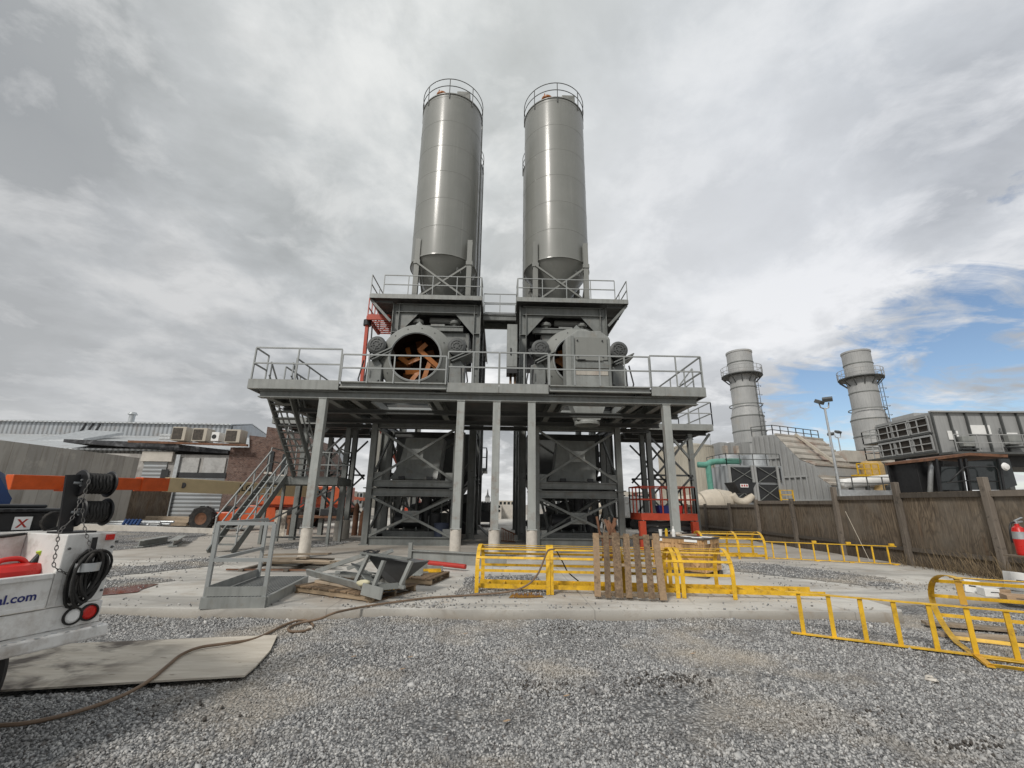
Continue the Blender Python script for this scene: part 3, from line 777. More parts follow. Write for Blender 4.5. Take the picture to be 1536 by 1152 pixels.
for cx, lab in ((-3.35, 'dark conveyor and pump unit standing inside the left braced frame'), (3.1, 'dark conveyor and pump unit standing inside the right braced frame')):
    th = thing('pump_unit', lab, 'machine', (cx, 19, S))
    mb = MB(); mb.b2((cx-1.2, 18.2, S), (cx+1.2, 18.35, .62)); mb.b2((cx-1.2, 19.5, S), (cx+1.2, 19.65, .62)); mb.b2((cx-1.25, 18.35, S), (cx-1.1, 19.5, .55)); mb.b2((cx+1.1, 18.35, S), (cx+1.25, 19.5, .55)); mb.build('skid', 'steel', th)
    mb = MB(); mb.tube((cx-.9, 18.9, 1.0), (cx+.2, 18.9, 1.0), .32, 16); mb.tube((cx+.3, 19.1, .95), (cx+.3, 19.1, 2.0), .22, 14); mb.tube((cx+.75, 18.8, .6), (cx+.75, 18.8, 1.3), .25, 14)
    mb.build('pump_body', 'dark', th)
    mb = MB()
    for k in range(5): mb.bar((cx-1.0+.5*k, 18.7, .6), (cx-1.3+.55*k, 19.4, 2.0), .06, .10)
    mb.bar((cx-1.1, 18.6, .7), (cx+1.2, 19.2, 2.0), .4, .08); mb.build('chute_frame', 'steel', th)
mb = MB(); c_ = (-2.25, 18.1)
mb.lathe([(.001, S+.02), (.26, S+.02), (.30, .95), (.27, .95), (.24, S+.05), (.001, S+.05)], (c_[0], c_[1], 0), 20)
tag(mb.build('drum_bin', M('blue_grey_bin', (.06, .075, .12), .6)), 'blue grey plastic drum standing inside the left braced frame', 'bin')

# ------------------------------------------------------------------ silo towers
def silo_tower(cx, sgn, label):
    th = thing('silo_tower', label, 'steel tower', (cx, 20.4, S))
    xs = (cx-2.03, cx+2.06); ys = (20.4, 23.9, 28.2); zt_ = 11.45
    for y in ys:
        for x in xs:
            mb = MB(); mb.ib((x, y, S), (x, y, zt_), .34, .34, up=(1, 0, 0), t=.035)
            for z in (6.6, 8.2, 9.9): mb.box((x, y, z), (.33, .32, .025))
            mb.box((x, y, S+.02), (.5, .5, .04)); mb.build('column', 'steel', th)
    for y in ys:
        MB().ib((xs[0], y, 11.22), (xs[1], y, 11.22), .46, .3).build('top_beam', 'steel', th)
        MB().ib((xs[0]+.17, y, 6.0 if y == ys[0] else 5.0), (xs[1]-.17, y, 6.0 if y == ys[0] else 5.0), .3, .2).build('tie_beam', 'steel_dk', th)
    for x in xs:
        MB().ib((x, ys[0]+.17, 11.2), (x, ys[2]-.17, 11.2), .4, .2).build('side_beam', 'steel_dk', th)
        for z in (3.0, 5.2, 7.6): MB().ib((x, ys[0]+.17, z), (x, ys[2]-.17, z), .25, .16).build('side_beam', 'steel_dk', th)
        for a, b in ((ys[0], ys[1]), (ys[1], ys[2])):
            for z0, z1 in ((.4, 2.9), (3.1, 5.1), (7.7, 11.0)):
                MB().bar((x, a, z0), (x, b, z1), .09, .09).build('cross_brace', 'steel_dk', th); MB().bar((x+.1, a, z1), (x+.1, b, z0), .09, .09).build('cross_brace', 'steel_dk', th)
    y = ys[1]
    for z0, z1 in ((.4, 2.9), (3.1, 5.0)):
        MB().bar((xs[0], y, z0), (xs[1], y, z1), .09, .09).build('cross_brace', 'steel_dk', th); MB().bar((xs[0], y+.1, z1), (xs[1], y+.1, z0), .09, .09).build('cross_brace', 'steel_dk', th)
    for k, x in ((1, xs[0]+.17), (-1, xs[1]-.17)):
        MB().prism([(x, 20.37, 10.98), (x+k*.95, 20.37, 10.98), (x, 20.37, 9.85)], (0, .03, 0)).build('gusset_plate', 'steel', th)
    # upper platform with overhang and brackets
    lo, hi = (-6.58, -1.07) if sgn < 0 else (.74, 6.30)
    z = 11.70; yf = 19.82
    mb = MB(); mb.b2((lo, yf, z-.06), (hi, 30, z)); mb.build('upper_deck', 'deck_under', th)
    mb = MB(); mb.b2((lo-.02, yf-.04, z-.20), (hi+.02, yf-.003, z+.03)); mb.b2((lo-.05, yf, z-.20), (lo-.003, 30, z+.03)); mb.b2((hi+.003, yf, z-.20), (hi+.05, 30, z+.03)); mb.build('fascia', 'steel_lt', th)
    xo = lo if sgn < 0 else hi; xi = xs[0]-.17 if sgn < 0 else xs[1]+.17
    for y in (20.0, 23.9, 28.2): MB().bar((xo, y, z-.22), (xi, y, 10.35), .08, .12).build('bracket', 'steel', th)
    for y in (20.1, 21.5): MB().bar((xo, y, z-.26), (xi, y, z-.26), .08, .12).build('outrigger', 'steel_dk', th)
    rx0, rx1 = (lo+.62, hi-.03) if sgn < 0 else (lo+.03, hi-.62)
    rail_run([(rx0, yf-.02, z), (rx1, yf-.02, z)], spacing=1.22).build('guardrail', 'rail', th)
    rail_run([(xo, yf-.02, z), (xo, 24, z)], spacing=1.3).build('guardrail', 'rail', th)
    xi2 = hi if sgn < 0 else lo
    rail_run([(xi2, yf, z), (xi2, 20.8, z)], spacing=1.0).build('guardrail', 'rail', th)
    return th
silo_tower(-3.33, -1, 'left steel tower with upper railed platform carrying the left silos')
silo_tower(3.08, 1, 'right steel tower with upper railed platform carrying the right silos')

def silo(cx, cy, label, yellow_side=-1):
    th = thing('silo', label, 'silo', (cx, cy, 11.7), group='tall grey cement silos')
    r = 1.83; z0, z1 = 14.35, 25.05
    mb = MB(); prof = [(r, z0)]
    rings = [z0+1.75*k for k in range(1, 7)]
    for zr in rings: prof += [(r, zr-.03), (r+.008, zr-.012), (r+.008, zr+.012), (r, zr+.03)]
    prof += [(r, z1)]
    mb.lathe(prof, (cx, cy, 0), 72); sh = mb.build('shell', 'silo', th)
    MB().lathe([(r+.04, z1-.02), (r+.04, z1+.05), (r-.05, z1+.06), (.3, z1+.42), (.001, z1+.43)], (cx, cy, 0), 64).build('roof', 'silo', th)
    MB().lathe([(r+.03, z0+.05), (r+.035, z0-.03), (r-.02, z0-.04), (.42, 12.25), (.40, 11.8), (.001, 11.8)], (cx, cy, 0), 64).build('cone', 'silo', th)
    mb = MB()
    mb.lathe([(.78, 11.75), (.78, 12.2), (.70, 12.32)], (cx, cy, 0), 32); mb.build('outlet_collar', 'steel_dk', th)
    xl = (at(622, 440, 20.6).x, at(702, 440, 20.6).x) if cx < 0 else (at(803, 440, 20.6).x, at(880, 440, 20.6).x)
    L = (xl[1]-xl[0])/2; cx_s, cx = cx, (xl[0]+xl[1])/2
    for sx_ in (-1, 1):
        for sy_ in (-1, 1):
            x, y = cx+sx_*L, cy+sy_*1.42
            mb = MB(); mb.ib((x, y, 11.72), (x, y, 15.4), .26, .26, up=(0, 1, 0), t=.035); mb.box((x, y-.14*sy_*0, 14.0), (.34, .34, .22)); mb.build('leg', 'silo', th)
    for sy_ in (-1, 1):
        y = cy+sy_*1.48
        MB().bar((cx-L, y, 11.85), (cx+L, y, 13.95), .09, .09).build('leg_brace', 'silo', th); MB().bar((cx-L, y-.1, 13.95), (cx+L, y-.1, 11.85), .09, .09).build('leg_brace', 'silo', th)
    for sx_ in (-1, 1):
        x = cx+sx_*L
        MB().bar((x, cy-1.42, 11.85), (x, cy+1.42, 13.95), .09, .09).build('leg_brace', 'silo', th); MB().bar((x+.1, cy-1.42, 13.95), (x+.1, cy+1.42, 11.85), .09, .09).build('leg_brace', 'silo', th)
    cx = cx_s
    mb = MB()
    for hh in (.55, 1.08): mb.pipe([(cx+(r+.04)*math.cos(a*PI/36), cy+(r+.04)*math.sin(a*PI/36), z1+hh) for a in range(72)], .024, 6, True)
    for a in range(8):
        an = a*PI/4+R(-90); x, y = cx+(r+.04)*math.cos(an), cy+(r+.04)*math.sin(an)
        mb.bar((x, y, z1-.35), (x, y, z1+1.08), .045, .045)
    mb.build('top_guardrail', 'steel_dk', th)
    mb = MB(); vx, vy = cx-.55, cy-1.2
    mb.lathe([(.001, z1+.12), (.22, z1+.12), (.22, z1+.42), (.34, z1+.44), (.34, z1+.55), (.2, z1+.62), (.001, z1+.64)], (vx, vy, 0), 20)
    for a in (0, 2, 4): mb.tube((vx+.25*math.cos(a), vy+.25*math.sin(a), z1+.5), (vx+.25*math.cos(a), vy+.25*math.sin(a), z1+.78), .03, 6)
    mb.build('relief_valve', 'orange_blade', th)
    mb = MB(); fx_, fy_ = cx+.75, cy-.9
    mb.b2((fx_-.4, fy_-.4, z1+.15), (fx_+.4, fy_+.4, z1+.85)); mb.build('dust_filter', 'silo', th, bevel=.04)
    mb = MB(); fxp = cx+(r+.1)*math.cos(R(20)); fyp = cy+(r+.1)*math.sin(R(20))
    mb.pipe([(fxp, fyp, 11.9), (fxp, fyp, z1+.4), (fxp-.2, fyp, z1+.7), (fxp-.6, fyp, z1+.75)], .055, 8); mb.build('fill_pipe', 'silo', th)
    # small drip marks as weld tabs under the rim
    mb = MB()
    for k in range(3): mb.box((cx+.9+.09*k, cy-1.3+.07*k, 13.75-.01*k), (.02, .02, .25))
    mb.build('cone_tab', 'rail', th)
    return th
silo(-3.37, 22.05, 'tall grey cylindrical silo at the front of the left steel tower')
silo(3.02, 22.05, 'tall grey cylindrical silo at the front of the right steel tower')
silo(-3.45, 26.3, 'rear silo mostly hidden behind the left front silo')
silo(3.15, 26.3, 'rear silo mostly hidden behind the right front silo')

br = thing('walkway_bridge', 'short railed steel walkway joining the two upper platforms', 'walkway', (-.15, 21, 11.0))
MB().b2((-1.0, 21.0, 11.28), (.72, 22.2, 11.36)).build('deck', 'deck_under', br)
MB().ib((-1.0, 21.02, 11.12), (.72, 21.02, 11.12), .3, .14).build('beam', 'steel', br); MB().ib((-1.0, 22.15, 11.12), (.72, 22.15, 11.12), .3, .14).build('beam', 'steel', br)
rail_run([(-1.0, 20.98, 11.4), (.72, 20.98, 11.4)], spacing=.86).build('guardrail', 'rail', br)
rail_run([(-1.0, 22.2, 11.4), (.72, 22.2, 11.4)], spacing=.86).build('guardrail', 'rail', br)

# added dark hoppers and machine mass, closing off sky in the lower tower bays
for cx, lab in ((-3.33, 'added dark tapered hopper closing off sky in the lower bay of the left tower'), (3.08, 'added dark tapered hopper closing off sky in the lower bay of the right tower')):
    th = thing('filler_hopper', lab, 'hopper', (cx, 24, S))
    MB().prism([(cx-1.75, 21.3, 5.0), (cx+1.8, 21.3, 5.0), (cx+1.8, 21.3, 3.6), (cx+1.0, 21.3, 2.35), (cx-.9, 21.3, 2.35), (cx-1.6, 21.3, 3.4)], (0, 2.2, 0)).build('hopper_shell', 'steel_dk', th)
    MB().prism([(cx-1.7, 24.4, 5.0), (cx+1.75, 24.4, 5.0), (cx+1.75, 24.4, 3.2), (cx+1.0, 24.4, 1.9), (cx-.9, 24.4, 1.9), (cx-1.7, 24.4, 3.2)], (0, 3.2, 0)).build('hopper_shell', 'steel_dk', th)
    MB().b2((cx-1.2, 21.6, S), (cx+.9, 22.6, 1.25)).build('weigh_bin', 'steel', th, bevel=.05)
    MB().bar((cx-1.6, 22.8, .7), (cx+1.7, 23.4, 2.0), .7, .4).build('conveyor', 'steel_dk', th)
    mb = MB(); mb.tube((cx-.8, 21.45, 1.4), (cx+.9, 21.45, 1.75), .24, 14); mb.build('screw_tube', 'steel_dk', th)
    for k in range(4): MB().bar((cx-1.6+.9*k, 21.2, S), (cx-1.1+.7*k, 21.25, 2.3), .08, .1).build('strut', 'steel_dk', th)
    MB().b2((cx+1.05, 24.0, S), (cx+1.7, 25.4, 1.9)).build('pump_cabinet', 'dark', th, bevel=.04)
# weigh hoppers above the drums
def weigh_hopper(cx, label):
    th = thing('weigh_hopper', label, 'hopper', (cx, 20.6, 9.3)); BASE[th.name] = V((cx, 20.6-.72, 9.3-.88))
    mb = MB(); mb.b2((cx-1.75, 21.4, 10.21), (cx+1.75, 23.0, 10.28)); mb.b2((cx-1.3, 21.0, 9.6), (cx+.2, 21.5, 10.20)); mb.b2((cx+.6, 21.2, 9.7), (cx+1.5, 21.6, 10.5)); mb.build('dark_infill', 'dark', th)  # added dark blocks filling the space behind the gussets so it stays dark
    mb = MB(); mb.b2((cx-1.55, 21.8, 9.30), (cx+1.45, 22.0, 9.52)); mb.build('support_beam', 'steel', th)
    mb = MB(); mb.b2((cx-1.55, 19.95, 9.30), (cx+1.45, 20.15, 9.515)); mb.b2((cx-1.55, 19.9, 9.517), (cx+1.45, 20.2, 9.56)); mb.build('support_beam', 'steel', th)
    for k in (-.85, 1.0):
        c3 = (cx+k, 20.05, 9.56)
        mb = MB(); mb.lathe([(.10, 0), (.10, .12), (.24, .14), (.27, .22), (.24, .30), (.13, .31), (.10, .24), (.001, .24)], c3, 20); mb.tube((c3[0], c3[1], 9.8), (c3[0], c3[1], 10.0), .04, 8); mb.build('load_cell', 'steel_lt', th)
    mb = MB(); mb.b2((cx-1.7, 21.9, 8.0), (cx+1.75, 22.8, 10.2)); mb.build('dark_backing', 'dark', th)  # added wide dark block backing the bay behind the gussets
    mb = MB(); mb.prism([(cx-1.1, 20.18, 9.28), (cx+1.75, 20.18, 9.28), (cx+1.75, 20.18, 8.2), (cx+.9, 20.18, 7.3), (cx-.6, 20.18, 7.3)], (0, 1.6, 0)); mb.build('chute', 'steel', th)
    mb = MB(); mb.tube((cx-.35, 20.6, 10.12), (cx+1.25, 20.5, 10.06), .17, 14); mb.build('screw_conveyor', 'rail', th)
    mb = MB(); mb.b2((cx-.2, 19.95, 9.565), (cx+.5, 20.3, 9.66)); mb.build('bolted_plate', 'steel_lt', th)
weigh_hopper(-3.45, 'grey weigh hopper with two round load cells above the open drum')
weigh_hopper(3.12, 'grey weigh hopper with two round load cells above the hooded drum')

# drum mixers -------------------------------------------------------
MT['motor_grey'] = M('motor_grey', (.075, .08, .08), .45, var=.2, streak=.3)
def mixer(cx, label, hood):
    cy, cz = 16.75, 7.43
    th = thing('drum_mixer', label, 'concrete mixer', (cx, 18, ZD), group='tilting drum concrete mixers')
    mb = MB(); mb.lathe([(1.0, 0.02), (1.03, -.03), (1.08, -.03), (1.10, .02), (1.48, .30), (1.55, .38), (1.55, .55), (1.50, .60), (1.50, 2.3), (.9, 2.9), (.001, 2.9)], (cx, cy, cz), 72, axis='Y')
    ring = mb.build('drum', 'silo', th)
    mb = MB(); mb.lathe([(.995, .0), (1.035, -.045), (1.06, -.03)], (cx, cy, cz), 64, axis='Y'); mb.build('mouth_rim', 'rail', ring)
    for k in range(14):
        a = 2*PI*k/14+.1; rr_ = 1.30; y = cy+.165
        mb = MB(); mb.tube((cx+rr_*math.cos(a), y-.03, cz+rr_*math.sin(a)), (cx+rr_*math.cos(a), y+.02, cz+rr_*math.sin(a)), .022, 6)
        mb.build('bolt', 'dark', ring)
    mb = MB(); mb.lathe([(1.0, .03), (1.40, .35), (1.44, 2.2), (.8, 2.75), (.001, 2.75)], (cx, cy, cz), 48, axis='Y')
    mb.f = [f[::-1] for f in mb.f]; mb.build('drum_lining', 'drum_in', th)
    mb = MB(); mb.prism([(cx-.22, cy+.28, cz+1.42), (cx+.22, cy+.28, cz+1.42), (cx, cy+.33, cz+1.68)], (0, .12, 0)); mb.build('lifting_lug', 'steel', th)
    # V shaped paddles bolted to the drum wall
    for pts_, yo in ((((.30, .78), (.03, .49), (.87, -.24)), .62), (((-.84, .22), (-.44, -.05), (.03, .18)), .75), (((.88, -.30), (.48, .0), (.24, -.90)), .70), (((-.52, -.44), (.03, -.42), (-.32, -.92)), .78), (((-.62, .80), (-.50, .42), (-.85, .30)), 1.2)):
        q3 = [V((cx+px_, cy+yo, cz+pz_)) for px_, pz_ in pts_]
        mb = MB(); mb.bar(q3[0], q3[1]+(q3[1]-q3[0]).normalized()*.05, .19, .05, (0, 1, .35)); mb.bar(q3[1], q3[2], .19, .05, (0, 1, -.3)); mb.box(q3[1]+V((0, .12, 0)), (.14, .24, .14)); mb.build('paddle', 'orange_blade', th)
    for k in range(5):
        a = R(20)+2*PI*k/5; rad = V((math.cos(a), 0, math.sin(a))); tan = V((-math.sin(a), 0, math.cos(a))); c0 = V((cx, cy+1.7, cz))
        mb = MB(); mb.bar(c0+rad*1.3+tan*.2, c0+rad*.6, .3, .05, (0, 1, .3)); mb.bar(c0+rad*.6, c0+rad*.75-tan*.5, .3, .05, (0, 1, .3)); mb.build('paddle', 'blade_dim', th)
    MB().b2((cx-1.6, cy+.75, 5.303), (cx+1.6, cy+.80, 5.97)).build('sky_stop_plate', 'steel_dk', th)  # added plate that blocks the sky showing under the drum
    # motors with fan covers on inclined plates, gear housings and frame feet
    for k in (-1, 1):
        mx, my, mz = cx+k*1.62+.04, cy-.05, cz+.45
        tilt = k*R(28 if k < 0 else -25)*-1
        rm = Matrix.Rotation(-tilt, 3, 'Y')
        mb = MB(); mb.tube((mx, my, mz), (mx, my+.85, mz), .33, 20)
        for q in range(18):
            a = 2*PI*q/18; mb.box((mx+.34*math.cos(a), my+.48, mz+.34*math.sin(a)), (.06, .62, .014), mat=Matrix.Rotation(-a, 3, 'Y'))
        mb.box(V((mx, my+.4, mz))+rm @ V((k*.3, 0, .12)), (.26, .32, .26), mat=rm)
        mo = mb.build('motor', 'motor_grey', th)
        mb = MB(); mb.lathe([(.36, .10), (.37, 0), (.29, -.05), (.24, -.055), (.24, -.03), (.19, -.03), (.19, -.06), (.14, -.065), (.14, -.035), (.09, -.035), (.09, -.06), (.001, -.06)], (mx, my, mz), 28, axis='Y')
        for q in range(6):
            a = 2*PI*q/6+.3; mb.bar((mx+.08*math.cos(a), my-.055, mz+.08*math.sin(a)), (mx+.27*math.cos(a), my-.055, mz+.27*math.sin(a)), .03, .03)
        mb.build('fan_cover', 'steel_dk', mo)
        mb = MB(); c1 = V((mx, my+.4, mz))+rm @ V((0, 0, -.40)); mb.box(c1, (.95, .95, .05), mat=rm); mb.box(c1+rm @ V((0, 0, -.09)), (.85, .85, .05), mat=rm); mb.build('motor_plate', 'steel', mo)
        mb = MB(); gx = cx+k*1.68
        mb.prism([(gx-.33, cy+.15, 5.32), (gx+.33, cy+.15, 5.32), (gx+.33, cy+.15, 7.1), (gx+.12, cy+.15, 7.35), (gx-.28, cy+.15, 7.2)], (0, .5, 0)); mb.tube((gx, cy+.02, 6.2), (gx, cy+.2, 6.2), .28, 18); mb.tube((gx, cy+.0, 5.75), (gx, cy+.2, 5.75), .22, 18)
        mb.build('gear_housing', 'steel', th, bevel=.03)
        mb = MB(); mb.pipe([(gx+.35*k, cy-.05, 7.2), (gx+.48*k, cy-.1, 6.4), (gx+.3*k, cy-.15, 5.75), (gx-.1*k, cy-.1, 5.9), (gx-.3*k, cy, 6.4)], .03, 6); mb.pipe([(gx+.2*k, cy-.02, 7.0), (gx+.26*k, cy-.1, 6.0), (gx+.1*k, cy-.08, 5.4)], .025, 6); mb.build('cable', 'black', th)
        mb = MB(); mb.b2((gx-.5, cy+.2, 5.302), (gx+.5, cy+2.4, 5.45)); mb.ib((gx, cy+.8, 5.45), (gx, cy+.8, 7.0), .3, .3, up=(0, 1, 0)); mb.build('support_frame', 'steel_dk', th)
        mb = MB(); mb.tube((cx+k*1.05, cy+.5, 6.1), (cx+k*1.05, cy+1.0, 6.1), .25, 20); mb.build('drum_roller', 'dark', th)
    if hood:
        hx0, hx1 = cx-.72, cx+.98; y0, y1 = 15.55, 16.4
        mb = MB()
        mb.prism([(hx0, y0, 5.9), (hx1, y0, 5.9), (hx1, y0, 7.95), (hx1-.35, y0, 8.22), (hx0+.45, y0, 8.22), (hx0, y0, 7.9)], (0, y1-y0, 0))
        hd = mb.build('discharge_hood', 'steel_lt', th, bevel=.02)
        mb = MB(); mb.b2((hx0+.36, y0-.05, 7.02), (hx1-.12, y0-.004, 7.92)); mb.b2((hx0+.40, y0-.075, 6.98), (hx1-.30, y0-.052, 7.03)); mb.build('hatch', 'silo', hd)
        mb = MB()
        for k in (hx0+.44, hx1-.3):
            for z in (7.15, 7.78): MB().tube((k, y0-.10, z), (k, y0-.05, z), .03, 8).build('hinge', 'dark', hd)
        mb.tube((hx0+.42, y0-.11, 6.99), (hx0+.72, y0-.11, 6.99), .025, 8); mb.build('latch_bar', 'dark', hd)
        mb = MB(); mb.b2((hx0+.25, y0-.07, 6.68), (hx1-.08, y0-.004, 6.90)); mb.b2((hx0+.2, y0-.09, 5.95), (hx0+.3, y0-.004, 7.95)); mb.b2((hx1-.1, y0-.09, 5.95), (hx1-.01, y0-.004, 7.85)); mb.build('hood_rib', 'steel', hd)
        mb = MB(); mb.b2((hx0+.36, y0-.02, 6.42), (hx1-.12, y0-.003, 6.67)); mb.build('wear_strip', MT['rustroof'], hd)
        mb = MB()
        a4 = [(hx0, y0, 5.9), (hx1, y0, 5.9), (hx1, y1, 5.9), (hx0, y1, 5.9)]
        cxx = (hx0+hx1)/2-.05; ring_ = [(cxx-.42, 15.6, 4.72), (cxx+.42, 15.6, 4.72), (cxx+.42, 16.3, 4.72), (cxx-.42, 16.3, 4.72)]
        mb.add(a4+ring_, [(0, 1, 5, 4), (1, 2, 6, 5), (2, 3, 7, 6), (3, 0, 4, 7)])
        mb.lathe([(.45, 4.72), (.47, 4.66), (.47, 4.58), (.40, 4.58), (.40, 4.70)], (cxx, 15.95, 0), 28); mb.build('discharge_chute', 'steel_lt', hd)
    return th
mixer(-3.50, 'grey drum mixer with open mouth showing orange paddles', False)
mixer(3.17, 'grey drum mixer behind a boxy discharge hood', True)

cb_ = thing('control_cabinet', 'tall narrow grey electrical cabinet beside the right tower', 'cabinet', (.35, 19.4, 7.1))
p0 = at(761, 486, 19.4); p1 = at(775, 551, 19.4)
MB().b2((p0.x, 19.4, p1.z+.02), (p1.x+.02, 20.1, p0.z)).build('cabinet_body', 'steel_lt', cb_, bevel=.02)
MB().b2((p0.x, 19.42, p1.z-.28), (p1.x+.02, 20.08, p1.z+.015)).build('plinth', 'dark', cb_)
MB().b2((p0.x+.16, 19.36, 8.5), (p0.x+.22, 19.395, 8.85)).build('handle', 'black', cb_)
mb = MB(); mb.pipe([(p0.x+.2, 19.8, p1.z-.28), (p0.x+.2, 19.8, 5.3)], .06, 8); mb.pipe([(p0.x+.4, 19.8, p1.z-.28), (p0.x+.4, 19.8, 5.3)], .05, 8); mb.build('conduit', 'brass', cb_)
# ------------------------------------------------------------------ foreground and yard items
def ladder_mb(mb, x0, x1, wid=.46, z=.09, rung=.30, r_=.016, flat=.075):
    for k in (-1, 1): mb.bar((x0, k*wid/2, z), (x1, k*wid/2, z), .014, flat)
    n = int((x1-x0)/rung)
    for i in range(n):
        x = x0+rung*(i+.6); mb.bar((x, -wid/2, z), (x, wid/2, z), .03, .03)
    return mb
def hoop_pts(w_=.40, h=.78, z0=.02, n=16):
    pts = [(-w_, z0), (-w_, z0+h-w_*1.0)]
    pts += [(-w_*math.cos(PI*i/n), z0+h-w_+w_*math.sin(PI*i/n)) for i in range(1, n)]
    pts += [(w_, z0+h-w_*1.0), (w_, z0)]
    return pts
def flat_hoop(mb, x, wid, pts, tk=.010):
    P_ = [V((x, a, b)) for a, b in pts]
    for i in range(len(P_)-1):
        a, b = P_[i], P_[i+1]; d = (b-a).normalized(); up = d.cross(V((1, 0, 0)))
        mb.bar(a-d*.004, b+d*.004, wid, tk, up)
def cage(name, label, loc, rot, lad, hoops, slats, mat='yellow', w_=.40, h=.78, ladz=.09, zshift=0.0, skip=(), slat_list=((-.40, .38), (-.37, .60), (-.20, .73), (0, .79), (.20, .73), (.37, .60), (.40, .38))):
    th = thing(name, label, 'ladder cage', loc, rot=rot, local=True, group='yellow caged ladder sections on the ground')
    mb = ladder_mb(MB(), lad[0], lad[1], z=ladz); mb.build('ladder', mat, th)
    for x in hoops:
        mb = MB(); flat_hoop(mb, x, .07, hoop_pts(w_, h, zshift)); mb.build('hoop', mat, th)
        for k in (-1, 1): MB().bar((x, k*w_, ladz), (x, k*.23, ladz), .05, .012).build('hoop_tab', mat, th)
    mb = MB()
    for (y, z) in slat_list:
        s_ = .975
        mb.bar((slats[0], y*s_, z*s_+zshift), (slats[1], y*s_, z*s_+zshift), .045, .007, (0, y, z-.35))
    mb.build('cage_bars', mat, th)
    return th
# two cages in front of the plant, the first butted against the second
a = gd(712, 890); b = gd(1091, 900)
ang = math.atan2(gd(1091, 898).y-gd(712, 888).y, b.x-a.x)
cage('ladder_cage', 'yellow cage section lying on gravel patch at the left end of the row', (a.x+.02, a.y+.40, S+.01), (0, 0, ang), (.02, 1.36), (.05, 1.32), (.03, 1.35))
x_ = gd(822, 893)
cage('ladder_cage', 'long yellow caged ladder lying behind the leaning pallet with bare ladder end to the right', (x_.x+.06, x_.y+.42, S+.01), (0, 0, ang), (.0, 4.75), (.05, 1.3, 2.22, 2.32, 3.17), (.03, 3.2))
p = gd(1108, 838)
cage('ladder_cage', 'small yellow cage standing beyond the wooden crate near the fence', (p.x-1.1, p.y+.35, S), (0, 0, R(-4)), (-.2, 1.95), (.05, 1.1, 1.9), (.0, 1.92))
th = thing('ladder', 'bare yellow ladder stood on edge along the fence beyond the gravel strip', 'ladder', gd(1150, 838), rot=(R(90), 0, math.atan2(gd(1350, 848).y-gd(1150, 838).y, gd(1350, 848).x-gd(1150, 838).x)), local=True)
Lx = (gd(1350, 848)-gd(1150, 838)).length
mb = MB()
for z in (.03, .50): mb.bar((0, z, 0), (Lx, z, 0), .02, .07, (0, 0, 1))
for i in range(int(Lx/.36)): mb.bar((.2+.36*i, .03, 0), (.2+.36*i, .50, 0), .035, .04, (0, 0, 1))
mb.build('rails_and_rungs', 'yellow', th)
for i, xx_ in enumerate((Lx*.40, Lx*.66, Lx*.97)):
    for z in (-.0, .545): MB().box((xx_, z, 0), (.11, .06, .09)).build('bracket', 'yellow', th)
# near ladder on edge with cage bulging away, at the right edge of the photo
a = gd(1187, 952, .02); b = gd(1470, 978, .10); d = b-a; L = 5.6
az = math.atan2(d.y, d.x)
th = thing('ladder_cage', 'nearest yellow ladder on its side on the gravel with a round cage at its right', 'ladder cage', (a.x, a.y, 0), rot=(0, 0, az), local=True, group='yellow caged ladder sections on the ground')
mb = MB(); 
for z in (.05, .56): mb.bar((0, 0, z), (L, 0, z+.04), .075, .014)
for i in range(16): mb.bar((.15+.34*i, 0, .055), (.15+.34*i, 0, .575), .032, .05, (1, 0, 0))
mb.build('rails_and_rungs', 'yellow', th)
hp = []
n = 22
for i in range(n+1):
    ph = -PI*.5+PI*i/n
    hp.append((.10+1.22*math.cos(ph), .42+.44*math.sin(ph)))
hp = [(-.42, -.035)]+hp+[(-.05, .86)]
for x in (1.84, 3.3, 4.7):
    mb = MB(); P_ = [V((x, q[0], max(.05, q[1]+.03))) for q in hp]
    for i in range(len(P_)-1):
        u_, v_ = P_[i], P_[i+1]; dd = (v_-u_).normalized(); mb.bar(u_-dd*.004, v_+dd*.004, .07, .010, dd.cross(V((1, 0, 0))))
    mb.build('hoop', 'yellow', th)
    MB().bar((x, -.40, .056), (x, -.0, .075), .065, .012).build('hoop_tab', 'yellow_dk', th); MB().bar((x, -.02, .60), (x, .0, .86), .065, .012, (0, 1, 0)).build('hoop_tab', 'yellow_dk', th)
mb = MB()
for y, z in ((-.38, .06), (-.12, .06), (.84, .06), (1.24, .26), (1.30, .50), (.95, .74), (.25, .87)):
    mb.bar((1.83, y, z), (L-.2, y, z+.02), .045, .008, (0, y-.1, z-.42))
mb.build('cage_bars', 'yellow', th)

# grating landing with rails lying on the slab
q = gd(297, 914); q2 = gd(388, 914); az = math.atan2(q2.y-q.y, q2.x-q.x)
th = thing('loose_landing', 'loose grey grating landing with two railed sides sitting on the slab edge', 'landing', (q.x, q.y+.03, S), rot=(0, 0, R(6)), local=True)
W_, D_ = .90, 1.95
MB().b2((.02, .02, .10), (W_-.02, D_, .145)).build('grating', 'grating', th)
mb = MB(); mb.b2((0, -.02, 0), (W_, .02, .15)); mb.b2((W_-.02, .02, 0), (W_+.02, D_, .15)); mb.b2((-.02, .02, 0), (.02, D_, .15)); mb.b2((0, D_, 0), (W_, D_+.04, .15)); mb.build('frame', 'steel_lt', th)
mb = MB(); mb.b2((.02, .022, .16), (W_-.03, .034, .29)); mb.build('kick_plate', 'steel_lt', th)
mb = MB(); mb.b2((.002, .05, .16), (.014, D_-.05, .29)); mb.build('kick_plate', 'steel_lt', th)
for x, y in ((.03, .05), (W_-.05, .05), (.03, D_-.06)):
    MB().box((x, y, .15+.52), (.055, .055, 1.04)).build('post', 'rail', th)
mb = MB()
